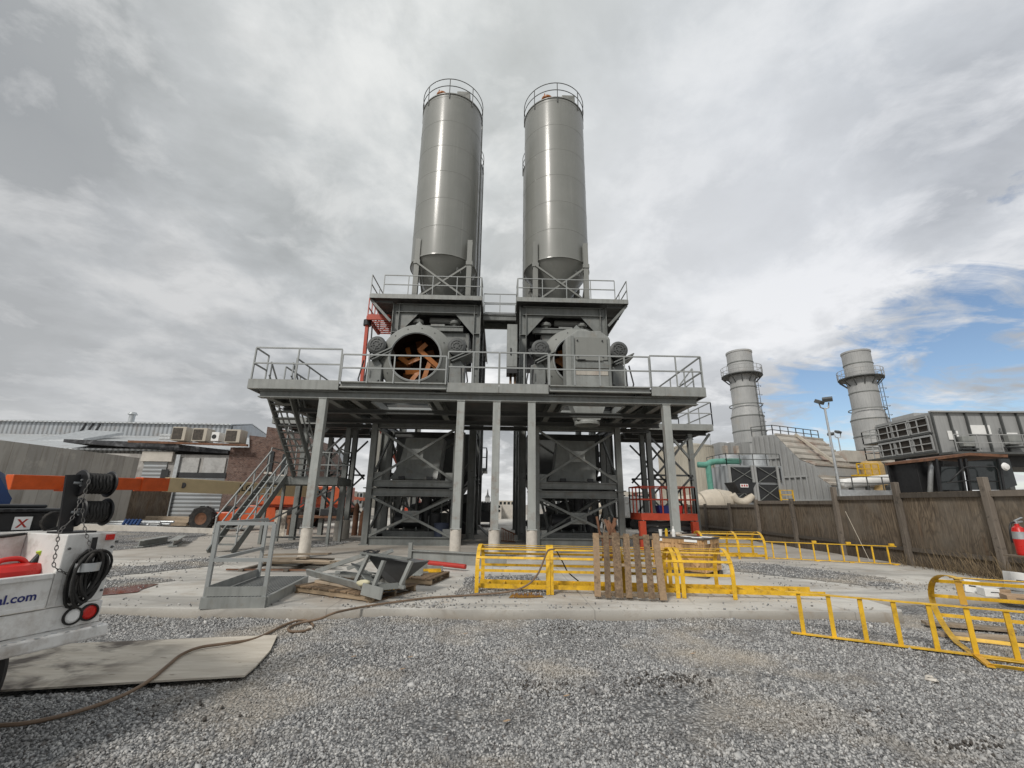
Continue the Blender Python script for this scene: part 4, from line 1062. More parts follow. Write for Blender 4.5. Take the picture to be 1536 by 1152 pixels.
for z in (1.19, .66): mb.bar((.03, .05, z), (W_-.05, .05, z), .05, .05); mb.bar((.03, .05, z), (.03, D_-.06, z), .05, .05)
mb.build('guardrail', 'rail', th)

# pallets -----------------------------------------------------------
def pallet(name, label, loc, rot, L=1.2, W=1.0, slats=7, cat='pallet', grp='wooden pallets'):
    th = thing(name, label, cat, loc, rot=rot, local=True, group=grp)
    rnd = random.Random(int(loc[0]*100))
    for y in (.05, W/2, W-.05):
        MB().box((L/2, y, .06), (L, .045, .085)).build('stringer', 'pallet_x', th)
    for i in range(slats):
        wd = rnd.uniform(.10, .145); x = .06+(L-.12)*i/(slats-1)
        mb = MB(); mb.box((x, W/2+rnd.uniform(-.01, .01), .113), (wd, W+rnd.uniform(-.02, .03), .02), rz=rnd.uniform(-.025, .025)); mb.build('slat', 'pallet', th)
    for i in range(3):
        mb = MB(); mb.box((.06+(L-.12)*i/2, W/2, .008), (.10, W, .018)); mb.build('bottom_slat', 'pallet', th)
    return th
q = gd(890, 897); q2 = gd(998, 902); az = math.atan2(q2.y-q.y, q2.x-q.x)
pallet('pallet', 'weathered wooden pallet leaning upright against the yellow cage', (q.x+.02, q.y, S+.015), (R(76), 0, az), 1.17, 1.03, 7)
q = gd(441, 889); q2 = gd(556, 905); az = math.atan2(q2.y-q.y, q2.x-q.x)
pal1 = pallet('pallet', 'flat wooden pallet under the grey steel hopper frame', (q.x, q.y, S), (0, 0, az), 1.75, 1.15, 13)
q3 = gd(640, 880); q4 = gd(673, 867)
pal2 = pallet('pallet', 'flat wooden pallet carrying loose grey brackets and yellow brackets', (q3.x-1.05, q3.y+.35, S), (0, 0, R(-14)), 1.15, 1.05, 8)
MT['dark_plate'] = M('dark_hopper_plate', (.07, .073, .075), .5, var=.2, streak=.3)
# steel hopper frame on the first pallet
th = thing('hopper_frame', 'upturned grey steel hopper frame with dark chute resting on a pallet', 'steel frame', (q.x, q.y, S+.125), rot=(0, 0, az), local=True); th.scale = (1, 1, .72)
mb = MB(); A1, A2 = V((.05, .62, .18)), V((1.25, .80, .92))
mb.bar((-.22, .42, .20), (1.75, .02, .10), .05, .15, (0, -.3, 1)); mb.bar((-.05, .95, .10), (1.7, .85, .06), .05, .12); mb.build('base_angle', 'steel_lt', th)
mb = MB(); mb.bar((.02, .42, .24), (1.18, .45, .74), .06, .10); mb.bar((.25, .95, .24), (1.25, 1.0, .76), .06, .08); mb.build('sloping_rail', 'steel_lt', th)
for pa_, pb_ in (((1.10, .30, .12), (1.22, .42, .72)), ((1.65, .12, .08), (1.72, .25, .66)), ((1.9, .5, .10), (2.0, .62, .62))): MB().bar(pa_, pb_, .06, .06, (1, 0, 0)).build('post', 'steel_lt', th)
mb = MB(); mb.add([(1.10, .5, .70), (1.98, .62, .58), (1.62, .78, .08), (1.42, .72, .08)], [(0, 1, 2, 3)]); mb.add([(1.10, .5, .70), (1.05, 1.15, .62), (1.42, .9, .08), (1.42, .72, .08)], [(0, 3, 2, 1)]); mb.add([(1.98, .62, .58), (2.0, 1.15, .55), (1.62, .95, .08), (1.62, .78, .08)], [(0, 1, 2, 3)]); mb.add([(1.05, 1.15, .62), (2.0, 1.15, .55), (1.62, .95, .08), (1.42, .9, .08)], [(0, 1, 2, 3)])
mb.build('chute_plates', 'dark_plate', th)
mb = MB(); mb.bar((1.05, .45, .76), (1.95, .62, .66), .16, .035); mb.bar((.45, .6, .22), (1.05, .75, .16), .10, .06); mb.bar((.75, .62, .44), (1.5, .3, .12), .20, .02, (0, .4, 1)); mb.bar((1.45, .12, .06), (1.98, .35, .14), .05, .12); mb.build('cross_bars', 'steel', th)
rnd = random.Random(17)
for i in range(7):
    x_, y_ = rnd.uniform(.2, 1.8), rnd.uniform(.2, .9); a_ = rnd.uniform(-.6, .6); L_ = rnd.uniform(.3, .8)
    MB().bar((x_-L_/2*math.cos(a_), y_-L_/2*math.sin(a_), rnd.uniform(.05, .2)), (x_+L_/2*math.cos(a_), y_+L_/2*math.sin(a_), rnd.uniform(.05, .25)), rnd.uniform(.05, .14), rnd.uniform(.012, .06)).build('loose_angle', 'steel_lt' if i % 2 else 'steel', th)
mb = MB(); mb.box((1.80, -.06, .085), (.42, .02, .24), mat=Matrix.Rotation(R(8), 3, 'Y')); mb.build('end_plate', 'steel_lt', th)
mb = MB()
for r0_ in (.11, .13, .15): mb.pipe([(1.16+r0_*math.cos(a_*PI/10), .55+r0_*.8*math.sin(a_*PI/10), .775+.015*math.sin(a_)) for a_ in range(20)], .012, 6, True)
cab = mb.build('cable_coil', 'black', None); cab.matrix_world = Matrix.Translation((q.x, q.y, S+.125-.215)) @ Matrix.Rotation(az, 4, 'Z')
tag(cab, 'small black coil of cable on top of the hopper frame', 'cable coil')
# rag, tape roll, planks
def blob(name, mat, c, d, label, cat, seed, n=12):
    rnd = random.Random(seed); mb = MB(); prof = []
    rows = 6; vs = []
    for i in range(rows+1):
        ph = PI*i/rows
        for k in range(n):
            a_ = 2*PI*k/n; r_ = math.sin(ph)*(1+rnd.uniform(-.28, .28))
            vs.append((c[0]+d[0]*r_*math.cos(a_), c[1]+d[1]*r_*math.sin(a_), c[2]+d[2]*(-math.cos(ph)+rnd.uniform(-.15, .15)*math.sin(ph))))
    fs = [(i*n+k, i*n+(k+1) % n, (i+1)*n+(k+1) % n, (i+1)*n+k) for i in range(rows) for k in range(n)]
    mb.add(vs, fs, True); return tag(mb.build(name, mat), label, cat)
c_ = gd(543, 873, S+.30); blob('rag', M('pale_yellow_rag', (.62, .58, .40), .9), (c_.x, c_.y+.1, S+.27), (.12, .08, .05), 'pale yellow crumpled rag on the base of the hopper frame', 'rag', 4)
tp = gd(582, 886, S+.13); th = thing('tape_roll', 'yellow caution tape roll standing on the pallet corner', 'tape roll', (tp.x, tp.y+.03, S+.125))
MB().lathe([(.035, 0), (.105, 0), (.105, .075), (.035, .075), (.035, 0)], BASE[th.name], 24).build('roll', 'yellow', th)
mb = MB(); mb.lathe([(.045, .076), (.098, .078), (.098, .083), (.045, .083)], BASE[th.name], 24); mb.build('roll_top', 'dark', th)
MB().lathe([(.12, -.003), (.122, .018), (.05, .02)], BASE[th.name]-V((0, 0, .0)), 20).build('base_ring', 'dark', th)
# CAUTION lettering wrapped as flat letters around the roll
for i, ch in enumerate('CAUTION'):
    a_ = R(-90-36+14*(i-1)); o_ = BASE[th.name]+V((.1065*math.cos(a_), .1065*math.sin(a_), .015))
    text_part('letter', ch, .06, 'text_black', th, o_, (-math.sin(a_), math.cos(a_), 0), (0, 0, 1), .001)
th = thing('plank', 'short pale plank lying across the pallet under the hopper frame', 'plank', (q.x+.3, q.y+.1, S+.125), rot=(0, 0, az-.12), local=True)
MB().box((.45, .12, .025), (1.1, .12, .04)).build('board', 'lumber', th)
# brackets on second pallet
pb = V((q3.x-1.05, q3.y+.35, S+.125))
def bracket(dx, dy, sz, rz, mat, lab, z=0.0):
    th = thing('bracket', lab, 'bracket', pb+V((dx, dy, z)), rot=(0, 0, rz), local=True, group='loose steel brackets on the second pallet')
    MB().box((0, 0, .012), (sz[0], sz[1], .02)).build('flange', mat, th)
    MB().box((0, sz[1]/2-.01, .02+sz[2]/2), (sz[0], .018, sz[2])).build('web', mat, th)
bracket(.60, .15, (.55, .16, .12), R(-8), 'steel_lt', 'grey angle bracket at the front of the second pallet')
bracket(.82, .50, (.22, .18, .22), R(20), 'steel_lt', 'upright grey gusset bracket at the middle of the second pallet')
bracket(.32, .60, (.40, .14, .10), R(-30), 'steel_lt', 'grey angle bracket at the back left of the second pallet')
bracket(.95, .82, (.5, .12, .07), R(-6), 'steel_lt', 'flat grey bracket near the back right corner of the second pallet')
bracket(.22, .25, (.55, .07, .05), R(-18), 'yellow', 'yellow bracket on the front left of the second pallet')
bracket(.42, .93, (.3, .07, .06), R(25), 'yellow', 'yellow bracket on the back of the second pallet')
bracket(1.0, .55, (.40, .06, .05), R(15), 'yellow', 'yellow bracket on the right of the second pallet')
# red pipes and grey I-beam behind
a = gd(572, 846); b = gd(698, 857)
mb = MB(); mb.tube((a.x, a.y, S+.16), (b.x, b.y, S+.10), .055, 14); tag(mb.build('red_pipe', 'red'), 'long red steel pipe lying behind the second pallet', 'pipe')
a = gd(612, 843); b = gd(705, 852)
th = thing('steel_beam', 'grey I-beam lying on the slab behind the red pipe', 'beam', (a.x, a.y+.1, S))
MB().ib((a.x, a.y+.15, S+.15), (b.x+.9, b.y+.25, S+.15), .30, .15).build('section', 'steel_lt', th)
mb = MB(); mb.box((a.x+.02, a.y+.13, S+.24), (.10, .16, .48)); mb.build('end_plate', 'steel_lt', th)
# lumber pile with pallet boards
th = thing('lumber_pile', 'low pile of old boards on skids in front of the left platform column', 'lumber pile', gd(385, 855))
b0 = gd(345, 857)
rnd = random.Random(12)
for i in range(13):
    x0 = b0.x+rnd.uniform(-.1, .8); y0 = b0.y+.05+rnd.uniform(0, 1.3); z_ = S+.05+.05*(i//4)+rnd.uniform(0, .02); a_ = rnd.uniform(-.22, .18); L_ = rnd.uniform(.9, 2.0)
    mb = MB(); mb.box((x0+L_/2, y0, z_+.03), (L_, rnd.uniform(.09, .2), .035), mat=Matrix.Rotation(a_, 3, 'Z') @ Matrix.Rotation(rnd.uniform(-.04, .04), 3, 'Y')); mb.build('board', 'lumber', th)
for x in (.2, 1.2): MB().b2((b0.x+x, b0.y-.05, S), (b0.x+x+.1, b0.y+1.4, S+.055)).build('skid', 'greywood', th)
mb = MB(); mb.b2((b0.x-.1, b0.y+.0, S+.02), (b0.x+1.9, b0.y+.06, S+.05)); tag(mb.build('rusted_bar', 'rust'), 'thin rusted bar in front of the pile of old boards', 'bar')
for (px0, py0, px1, py1, lab) in ((207, 822, 250, 814, 'grey steel channel lying alone on the slab at left'), (258, 821, 272, 813, 'short grey channel offcut beside the longer channel')):
    a = gd(px0, py0); b = gd(px1, py1); mb = MB(); mb.ib((a.x, a.y, S+.13), (b.x, b.y, S+.13), .22, .26); tag(mb.build('channel', 'rusty_col'), lab, 'channel')
# plywood sheet and hose
mb = MB(); n_ = len(PLY); top = [(x, y, .062+.012*math.sin(x*2.3)) for x, y in PLY]; bot = [(x, y, .045+.012*math.sin(x*2.3)) for x, y in PLY]
mb.add(top+bot, [tuple(range(n_))[::-1], tuple(range(n_, 2*n_))]+[(i, (i+1) % n_, n_+(i+1) % n_, n_+i) for i in range(n_)])
tag(mb.build('plywood_sheet', 'ply'), 'stained plywood sheet lying on gravel behind the truck bumper', 'plywood sheet')
hp = [(-80, 1090, .05), (0, 1088, .05), (55, 1082, .045), (120, 1066, .05), (180, 1045, .065), (222, 1022, .09), (252, 998, .09), (272, 982, .09), (300, 971, .09), (340, 965, .09), (385, 957, .06), (430, 936, .05), (455, 930, .05), (470, 938, .05), (458, 946, .05), (436, 947, .05), (434, 941, .05), (452, 934, .06), (480, 928, .12), (497, 921, .20), (515, 916, .205), (552, 909, .195), (600, 902, .195), (650, 896, .195), (700, 893, .195), (760, 888, .195), (790, 878, .25), (806, 862, .40), (815, 842, .70), (822, 826, .95), (832, 824, .93)]
pts = [gd(x, y, z) for x, y, z in hp]
for k_ in range(25, 31): pts[k_] = at(hp[k_][0], hp[k_][1], pts[24].y+.02)
def smooth_pts(pts, k=6):
    out_ = []
    n = len(pts)
    for i in range(n-1):
        p0, p1, p2, p3 = pts[max(0, i-1)], pts[i], pts[i+1], pts[min(n-1, i+2)]
        for j in range(k):
            t_ = j/k
            out_.append(.5*((2*p1)+(p2-p0)*t_+(2*p0-5*p1+4*p2-p3)*t_*t_+(3*p1-p0-3*p2+p3)*t_**3))
    return out_+[pts[-1]]
tag(MB().pipe(smooth_pts(pts), .016, 8).build('air_hose', 'brass'), 'long brown air hose snaking over plywood, gravel and slab to the yellow cage', 'hose')
pts = [at(x, y, 9.0) for x, y in ((833, 823), (845, 845), (852, 858), (868, 872))]
tag(MB().pipe(smooth_pts(pts), .012, 6).build('cable', 'black'), 'thin black cable hanging inside the long yellow cage', 'cable')
# dark tangled bundle behind the leaning pallet
th = thing('scrap_bundle', 'brown bundle of bent rusty bars standing behind the leaning pallet', 'scrap bundle', gd(915, 812))
bb = gd(915, 838); rnd = random.Random(3)
for i in range(9):
    x0 = bb.x+rnd.uniform(-.22, .22); mb = MB(); mb.pipe([(x0, bb.y, S), (x0+rnd.uniform(-.1, .1), bb.y+.05, S+.4), (x0+rnd.uniform(-.15, .15), bb.y, S+.75), (x0+rnd.uniform(-.25, .2), bb.y-.05, S+rnd.uniform(.9, 1.2))], rnd.uniform(.02, .055), 6); mb.build('bar', 'rust' if i % 3 else 'greywood', th)

# crate -------------------------------------------------------------
Nc = gd(1059, 868); az = R(52-90-6)
th = thing('wooden_crate', 'braced wooden crate used as a table beside the yellow cage', 'crate', (Nc.x, Nc.y, S), rot=(0, 0, R(133)), local=True)
# local x runs along the long left face, local y along the narrow right face (into -y)
CL, CW, CH = 1.22, .86, .80
MB().b2((.02, -CW+.02, .10), (CL-.02, -.02, CH)).build('box', 'crate', th)
def face_boards(p0, ux, L, nrm):
    out_ = []
    k = int(L/.145)
    for i in range(k):
        c_ = V(p0)+V(ux)*(L*(i+.5)/k)+V((0, 0, .46))
        out_.append(MB().bar(c_-V((0, 0, .36)), c_+V((0, 0, .34)), L/k-.008, .018, nrm))
    return out_
for f in face_boards((0, 0, 0), (1, 0, 0), CL, (0, 1, 0)): f.build('board', 'crate', th)
for f in face_boards((0, 0, 0), (0, -1, 0), CW, (1, 0, 0)): f.build('board', 'crate', th)
def frame_face(p0, ux, L, nrm):
    p0, ux, nrm = V(p0), V(ux), V(nrm); o_ = nrm*.022; Z_ = V((0, 0, 1))
    b_ = lambda a, c: MB().bar(a+o_, c+o_, .10, .024, nrm).build('batten', 'crate', th)
    b_(p0+ux*.0+Z_*.75, p0+ux*L+Z_*.75); b_(p0+Z_*.17, p0+ux*L+Z_*.17)
    b_(p0+ux*.05+Z_*.22, p0+ux*.05+Z_*.70); b_(p0+ux*(L-.05)+Z_*.22, p0+ux*(L-.05)+Z_*.70)
    o_ = nrm*.024
    b_(p0+ux*.12+Z_*.24, p0+ux*(L*.52)+Z_*.69)
    o_ = nrm*.026
    b_(p0+ux*(L*.54)+Z_*.69, p0+ux*(L-.12)+Z_*.24)
frame_face((0, 0, 0), (1, 0, 0), CL, (0, 1, 0)); frame_face((0, 0, 0), (0, -1, 0), CW, (-1, 0, 0))
MB().b2((-.05, -CW-.03, CH), (CL+.03, .05, CH+.03)).build('lid', 'greywood', th)
mb = MB(); mb.b2((-.04, -.12, 0), (CL+.02, .04, .10)); mb.build('runner', 'greywood', th)
mb = MB(); mb.b2((-.04, -CW-.02, 0), (CL+.02, -CW+.12, .10)); mb.build('runner', 'greywood', th)
mb = MB(); mb.box((.25, .05, .77), (.30, .004, .05)); mb.build('shipping_label', 'paper', th)
mb = MB(); mb.box((-.05, -.22, .75), (.004, .14, .07)); mb.build('shipping_label', 'paper', th)
mb = MB(); mb.box((1.02, .049, .76), (.16, .004, .06)); mb.build('shipping_label', 'paper', th)
CM = Matrix.Translation((Nc.x, Nc.y, S)) @ Matrix.Rotation(R(133), 4, 'Z')
def oncrate(x, y, z=CH+.03): return CM @ V((x, y, z))
for i, (x, y, w_, d_, rz, lab) in enumerate(((.25, -.25, .30, .22, .2, 'white paper sheet at the near corner of the crate lid'), (.12, -.55, .34, .26, -.3, 'white paper sheet at the right end of the crate lid'), (.50, -.3, .28, .2, .6, 'white paper sheet in the middle of the crate lid'))):
    c_ = oncrate(x, y, CH+.034+.004*i); mb = MB(); mb.box(c_, (w_, d_, .004), rz=rz+1.2)
    o = mb.build('paper_sheet', 'paper'); tag(o, lab, 'paper', 'papers on the crate')
c_ = oncrate(.62, -.55); mb = MB(); mb.box(c_+V((0, 0, .03)), (.62, .14, .03), rz=R(25)); tag(mb.build('board', 'lumber'), 'loose board lying on the crate lid behind the papers', 'board')
c_ = oncrate(.72, -.12); th = thing('spray_bottle', 'clear white plastic bottle standing on the crate', 'bottle', c_)
MB().lathe([(.001, 0), (.04, .0), (.042, .12), (.03, .16), (.014, .18), (.014, .20)], c_, 16).build('bottle_body', 'whiteclean', th)
MB().lathe([(.018, .2), (.018, .235), (.001, .237)], c_, 12).build('cap', 'whiteclean', th)
c_ = oncrate(.88, -.08); th = thing('spray_can', 'yellow can standing on the crate between cup and bottle', 'can', c_)
MB().lathe([(.001, 0), (.034, 0), (.034, .14), (.026, .155), (.001, .156)], c_, 16).build('can_body', 'yellow', th); MB().lathe([(.02, .157), (.02, .18), (.001, .182)], c_, 12).build('cap', 'lime', th)
c_ = oncrate(1.02, -.06); tag(MB().lathe([(.001, 0), (.032, 0), (.044, .15), (.047, .155), (.040, .15), (.030, .01)], c_, 18).build('paper_cup', 'whiteclean'), 'white paper cup at the left end of the crate', 'cup')

# fence -------------------------------------------------------------
fn = thing('plywood_fence', 'long weathered brown plywood fence with timber posts and rails along the right', 'fence', (12.2, 18, 0))
fn.location = (11.9, 18, 0); fn.rotation_euler = (0, 0, -.035)
ys = [4.9, 7.6, 10.27, 12.76, 15.33, 17.82, 20.49, 23.13, 26.1, 28.9, 31.8, 34.7]; FX = 12.2
tops = [2.18, 2.16, 2.16, 2.12, 1.98, 2.0, 1.84, 1.80, 1.80, 1.80, 1.80]
for i, y in enumerate(ys):
    hp_ = max(tops[max(0, i-1)], tops[min(i, len(tops)-1)])+(.30 if y < 16 else .05)
    MB().box((FX-.075, y, hp_/2), (.13, .15, hp_), mat=Matrix.Rotation(R(.8), 3, 'X')).build('post', 'greywood', fn, bevel=.01)
for i in range(len(ys)-1):
    y0, y1, zt = ys[i], ys[i+1], tops[i]
    rr = random.Random(i); n_ = 2
    for k in range(n_):
        a_, b_ = y0+(y1-y0)*k/n_, y0+(y1-y0)*(k+1)/n_
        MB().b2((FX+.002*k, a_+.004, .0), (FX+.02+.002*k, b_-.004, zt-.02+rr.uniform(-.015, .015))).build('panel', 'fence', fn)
    MB().b2((FX-.06, y0+.08, zt-.15), (FX-.004, y1-.08, zt-.02)).build('top_rail', 'greywood', fn)
    zm = .62 if y0 < 10 else .60
    MB().b2((FX-.05, y0+.08, zm-.05), (FX-.004, y1-.08, zm+.05)).build('middle_rail', 'greywood', fn)
# dry weeds at the fence foot
rnd = random.Random(21); mb = MB()
for i in range(620):
    y = rnd.choice([rnd.gauss(10.2, 1.1), rnd.uniform(5.5, 13)]); x = 11.9-(18-y)*.035-.12-abs(rnd.gauss(0, .18)); h_ = rnd.uniform(.15, .75)*(.6 if y > 12 else 1)
    a_ = rnd.uniform(0, 2*PI); lx, ly = rnd.gauss(-.1, .16), rnd.gauss(0, .2); w_ = .006
    dx, dy = math.cos(a_)*w_, math.sin(a_)*w_; z0 = S if x < 13 else 0
    mb.add([(x-dx, y-dy, z0), (x+dx, y+dy, z0), (x+lx*.5+dx*.7, y+ly*.5+dy*.7, z0+h_*.65), (x+lx*.5-dx*.7, y+ly*.5-dy*.7, z0+h_*.65), (x+lx, y+ly, z0+h_)], [(0, 1, 2, 3), (3, 2, 4)])
tag(mb.build('dry_weeds', M('dry_straw', (.20, .15, .09), .9, var=.5)), 'dry straw coloured weeds at the foot of the fence', 'weeds', kind='stuff')
# string line from post to slab
a = atx(1268, 767, 11.68); b = gd(1305, 842)
tag(MB().tube(a, b, .008, 5).build('guy_rope', 'sand'), 'thin pale rope slanting from the fence to the slab', 'rope')
# fire extinguisher on its board stand
c_ = CAM+ray(1538, 833)*7.9
th = thing('fire_extinguisher', 'red fire extinguisher standing on a small board at the right edge', 'fire extinguisher', c_)
MB().lathe([(.001, 0), (.095, 0), (.10, .03), (.10, .40), (.075, .48), (.035, .51), (.03, .55), (.001, .55)], c_, 28).build('cylinder', 'redplastic', th)
MB().lathe([(.1015, .28), (.1015, .41)], c_, 28).build('label_band', 'galv', th)
mb = MB(); mb.bar(c_+V((-.05, 0, .56)), c_+V((.12, 0, .59)), .03, .025); mb.bar(c_+V((-.02, 0, .60)), c_+V((.14, 0, .66)), .03, .015); mb.tube(c_+V((0, 0, .54)), c_+V((0, 0, .60)), .025, 8); mb.build('valve_handle', 'galv', th)
MB().pipe(smooth_pts([c_+V(p_) for p_ in ((-.03, 0, .57), (-.12, -.02, .56), (-.19, -.03, .45), (-.21, -.03, .3), (-.20, -.02, .22))], 4), .016, 7).build('hose', 'black', th)
sd_ = thing('board_stand', 'low board on a post holding the fire extinguisher', 'stand', (c_.x, c_.y, 0))
MB().box(c_+V((.08, 0, -.015)), (.60, .35, .025)).build('board', 'lumber', sd_); MB().box((c_.x+.2, c_.y, c_.z/2-.01), (.09, .09, c_.z-.03)).build('leg', 'greywood', sd_)
# white boxes and cardboard near the right edge
def carton(px, py, sz, rz, mat, lab, tilt=0.0, open_=False):
    c_ = gd(px, py); th = thing('carton', lab, 'box', c_, rot=(0, tilt, rz), local=True, group='white cartons dumped at the right end of the slab')
    mb = MB(); mb.b2((-sz[0]/2, -sz[1]/2, 0), (sz[0]/2, sz[1]/2, sz[2])); mb.build('carton_body', mat, th, bevel=.008)
    mb = MB(); mb.box((0, -sz[1]/2-.002, sz[2]*.55), (sz[0]*.5, .002, sz[2]*.12)); mb.build('printed_label', 'steel_dk', th)
    if open_:
        mb = MB(); mb.box((-sz[0]/2-.06, 0, sz[2]*.8), (.02, sz[1], .16), mat=Matrix.Rotation(R(-25), 3, 'Y')); mb.build('flap', M('dark_red_card', (.10, .03, .03), .7), th)
carton(1456, 888, (.24, .22, .22), R(-25), 'whiteclean', 'white carton with dark open flap, leftmost of the dumped boxes', .1, True)
carton(1490, 894, (.34, .24, .14), R(-20), 'whiteclean', 'low white carton lying flat in the middle of the dumped boxes')
carton(1528, 886, (.30, .2, .34), R(-15), 'whiteclean', 'taller white carton at the far right of the dumped boxes', .08)
carton(1507, 896, (.16, .14, .14), R(10), 'cardboard', 'small brown carton between two white cartons')
carton(1533, 902, (.45, .3, .10), R(-30), 'cardboard', 'flattened brown carton at the right edge')
for (px, py, L_, rz, z_, lab) in ((1432, 947, 1.0, R(-22), .05, 'upper grey plank under the near cage hoop'), (1470, 962, 1.3, R(-14), .03, 'lower grey plank on the gravel under the near cage hoop')):
    c_ = gd(px, py, 0); mb = MB(); mb.box((c_.x+.2, c_.y, z_+.02), (L_, .17, .04), rz=rz); tag(mb.build('plank', 'lumber'), lab, 'plank')
# ------------------------------------------------------------------ service truck at the left edge
TB = V((-2.951, 3.762, 0)); TA = R(70.79)
tex, tey = V((math.cos(TA), math.sin(TA), 0)), V((-math.sin(TA), math.cos(TA), 0))
def tl(x, y, off):                           # photo point -> truck's own coordinates on the plane y = off
    o_ = TB+tey*off; d = ray(x, y); k = ((o_-CAM).dot(tey))/d.dot(tey); p = CAM+d*k-TB
    return V((p.dot(tex), off, p.z))
tr = thing('service_truck', 'dirty white service truck backed in at the left edge, rear corner showing', 'truck', TB, rz=TA, local=True)
MB().b2((-2.2, 0, .705), (0, .15, .79)).build('bumper', 'white', tr, bevel=.012)
mb = MB()
for i in range(40): mb.box((-2.15+.054*i, .02+.02*math.sin(i*2.1), .7915), (.03, .012, .003), rz=.6 if i % 2 else -.6)
mb.build('bumper_tread', 'galv', tr)
mb = MB(); mb.b2((-2.18, .12, .795), (-.005, .16, .945)); mb.build('rear_sill', 'white', tr, bevel=.006)
mb = MB(); mb.b2((-.34, .123, .95), (-.015, 3.1, 1.445)); mb.b2((-.355, .12, .95), (-.30, .16, 1.20)); mb.build('body_side', 'white', tr, bevel=.008)
mb = MB(); mb.b2((-2.18, .123, .95), (-1.86, 3.1, 1.445)); mb.build('body_side', 'white', tr, bevel=.008)
mb = MB(); mb.b2((-1.86, .60, 1.0), (-.342, 3.1, 1.445)); mb.build('bulkhead', 'white', tr, bevel=.005)
mb = MB(); mb.b2((-1.86, .16, .97), (-.342, .60, 1.10)); mb.build('bed_floor', 'steel_lt', tr)
tg = MB(); tg.b2((-1.84, .115, .955), (-.36, .155, 1.185)); tg.b2((-1.84, .10, 1.15), (-.37, .114, 1.185)); tg.b2((-1.84, .104, .955), (-.37, .114, .985)); tgo = tg.build('tailgate', 'white', tr, bevel=.006)
text_part('lettering', 'al.com', .078, 'text_blue', tgo, (-.632, .112, 1.022), (1, 0, 0), (0, 0, 1), .0008)
for (px, py, m_, nm, r_) in ((133, 918, 'redplastic', 'tail_light', .048), (108, 924, 'whiteclean', 'reversing_light', .048)):
    c_ = tl(px, py, .118)
    l_ = MB().lathe([(.001, -.016), (r_*.7, -.014), (r_, -.006), (r_, 0)], c_, 28, axis='Y').build(nm, m_, tr)
    MB().lathe([(r_, -.008), (r_+.003, -.018), (r_+.012, -.014), (r_+.013, 0)], c_, 28, axis='Y').build('rubber_grommet', 'rubber', l_)
a = tl(158, 810, .118); b = tl(172, 801, .118)
MB().b2((min(a.x, b.x), .108, min(a.z, b.z)), (max(a.x, b.x), .1215, max(a.z, b.z))).build('reflector', 'redplastic', tr)
mb = MB()
for (px, py) in ((104, 823), (168, 820), (152, 885), (175, 812)):
    c_ = tl(px, py, .12); MB().tube(c_+V((0, -.008, 0)), c_+V((0, .01, 0)), .009, 8).build('bolt', 'steel_dk', tr)
for y in (1.05,):
    for x in (-.32, -1.9):
        w_ = MB().lathe([(.16, -.14), (.36, -.14), (.42, -.09), (.42, .09), (.36, .14), (.16, .14)], (x, y, .42), 32, axis='X').build('tyre', 'rubber', tr)
        MB().lathe([(.001, -.06), (.16, -.08), (.17, .10), (.001, .10)], (x, y, .42), 20, axis='X').build('rim', 'steel_lt', w_)
mb = MB(); mb.b2((-1.7, .2, .5), (-1.55, 3.0, .7)); mb.b2((-.65, .2, .5), (-.5, 3.0, .7)); mb.b2((-1.55, 1.0, .38), (-.65, 1.12, .5)); mb.build('chassis', 'black', tr)
TM = Matrix.Translation(TB) @ Matrix.Rotation(TA, 4, 'Z')
def ontruck(name, label, cat, p, **kw):
    return thing(name, label, cat, TM @ V(p), rz=TA, local=True, **kw)
# gas can on the bed floor
p = tl(18, 858, .40); gc = ontruck('gas_can', 'red plastic fuel can with lime green spout on the truck bed', 'fuel can', (p.x, .40, 1.10))
mb = MB(); mb.lathe([(.001, 0), (.17, 0), (.19, .03), (.19, .10), (.16, .135), (.001, .15)], (0, 0, 0), 28)
mb.v = [(x*1.0, y*.6, z) for x, y, z in mb.v]; mb.build('can_body', 'redplastic', gc)
MB().pipe(smooth_pts([V((-.10, 0, .12)), V((-.08, 0, .17)), V((.02, 0, .175)), V((.07, 0, .13))], 4), .018, 8).build('handle', 'redplastic', gc)
MB().tube((.09, 0, .12), (.15, 0, .22), .022, 10).build('spout_neck', 'black', gc)
MB().bar((.12, -.005, .19), (.24, -.02, .26), .05, .055).build('spout', 'lime', gc)
# welder box
p0 = tl(0, 764, .85); p1 = tl(90, 796, .85)
wd = ontruck('welder', 'black portable welding machine with ribbed lid on the truck deck', 'welder', (p1.x, .85, 1.445))
MB().b2((-.75, 0, 0), (-.03, .5, .145)).build('case', 'black', wd, bevel=.01)
mb = MB(); mb.b2((-.78, -.02, .146), (0, .52, .175)); mb.b2((-.72, .05, .176), (-.10, .45, .205)); mb.build('lid', 'dark', wd, bevel=.012)
mb = MB()
for i in range(7): mb.box((-.66+.07*i, -.024, .16), (.035, .006, .02))
mb.build('vents', 'black', wd)
MB().box((-.26, -.003, .06), (.11, .004, .10)).build('warning_label', 'paper', wd)
text_part('lettering', 'X', .09, 'red', wd, (-.295, -.0065, .028), (1, 0, 0), (0, 0, 1), .0008)
MB().box((-.72, -.003, .085), (.06, .004, .08)).build('rating_label', 'paper', wd)
MB().pipe([V((-.10+.075*math.cos(a_*PI/8), -.06-.012*(a_ % 3), .07+.075*math.sin(a_*PI/8))) for a_ in range(40)], .010, 7).build('cable_coil', 'rubber', wd)
MB().pipe(smooth_pts([V((-.06, -.07, .02)), V((-.2, -.16, -.01)), V((-.36, -.25, -.01)), V((-.50, -.262, -.02)), V((-.55, -.262, .03)), V((-.52, -.2, .04))]), .011, 7).build('lead', 'rubber', wd)
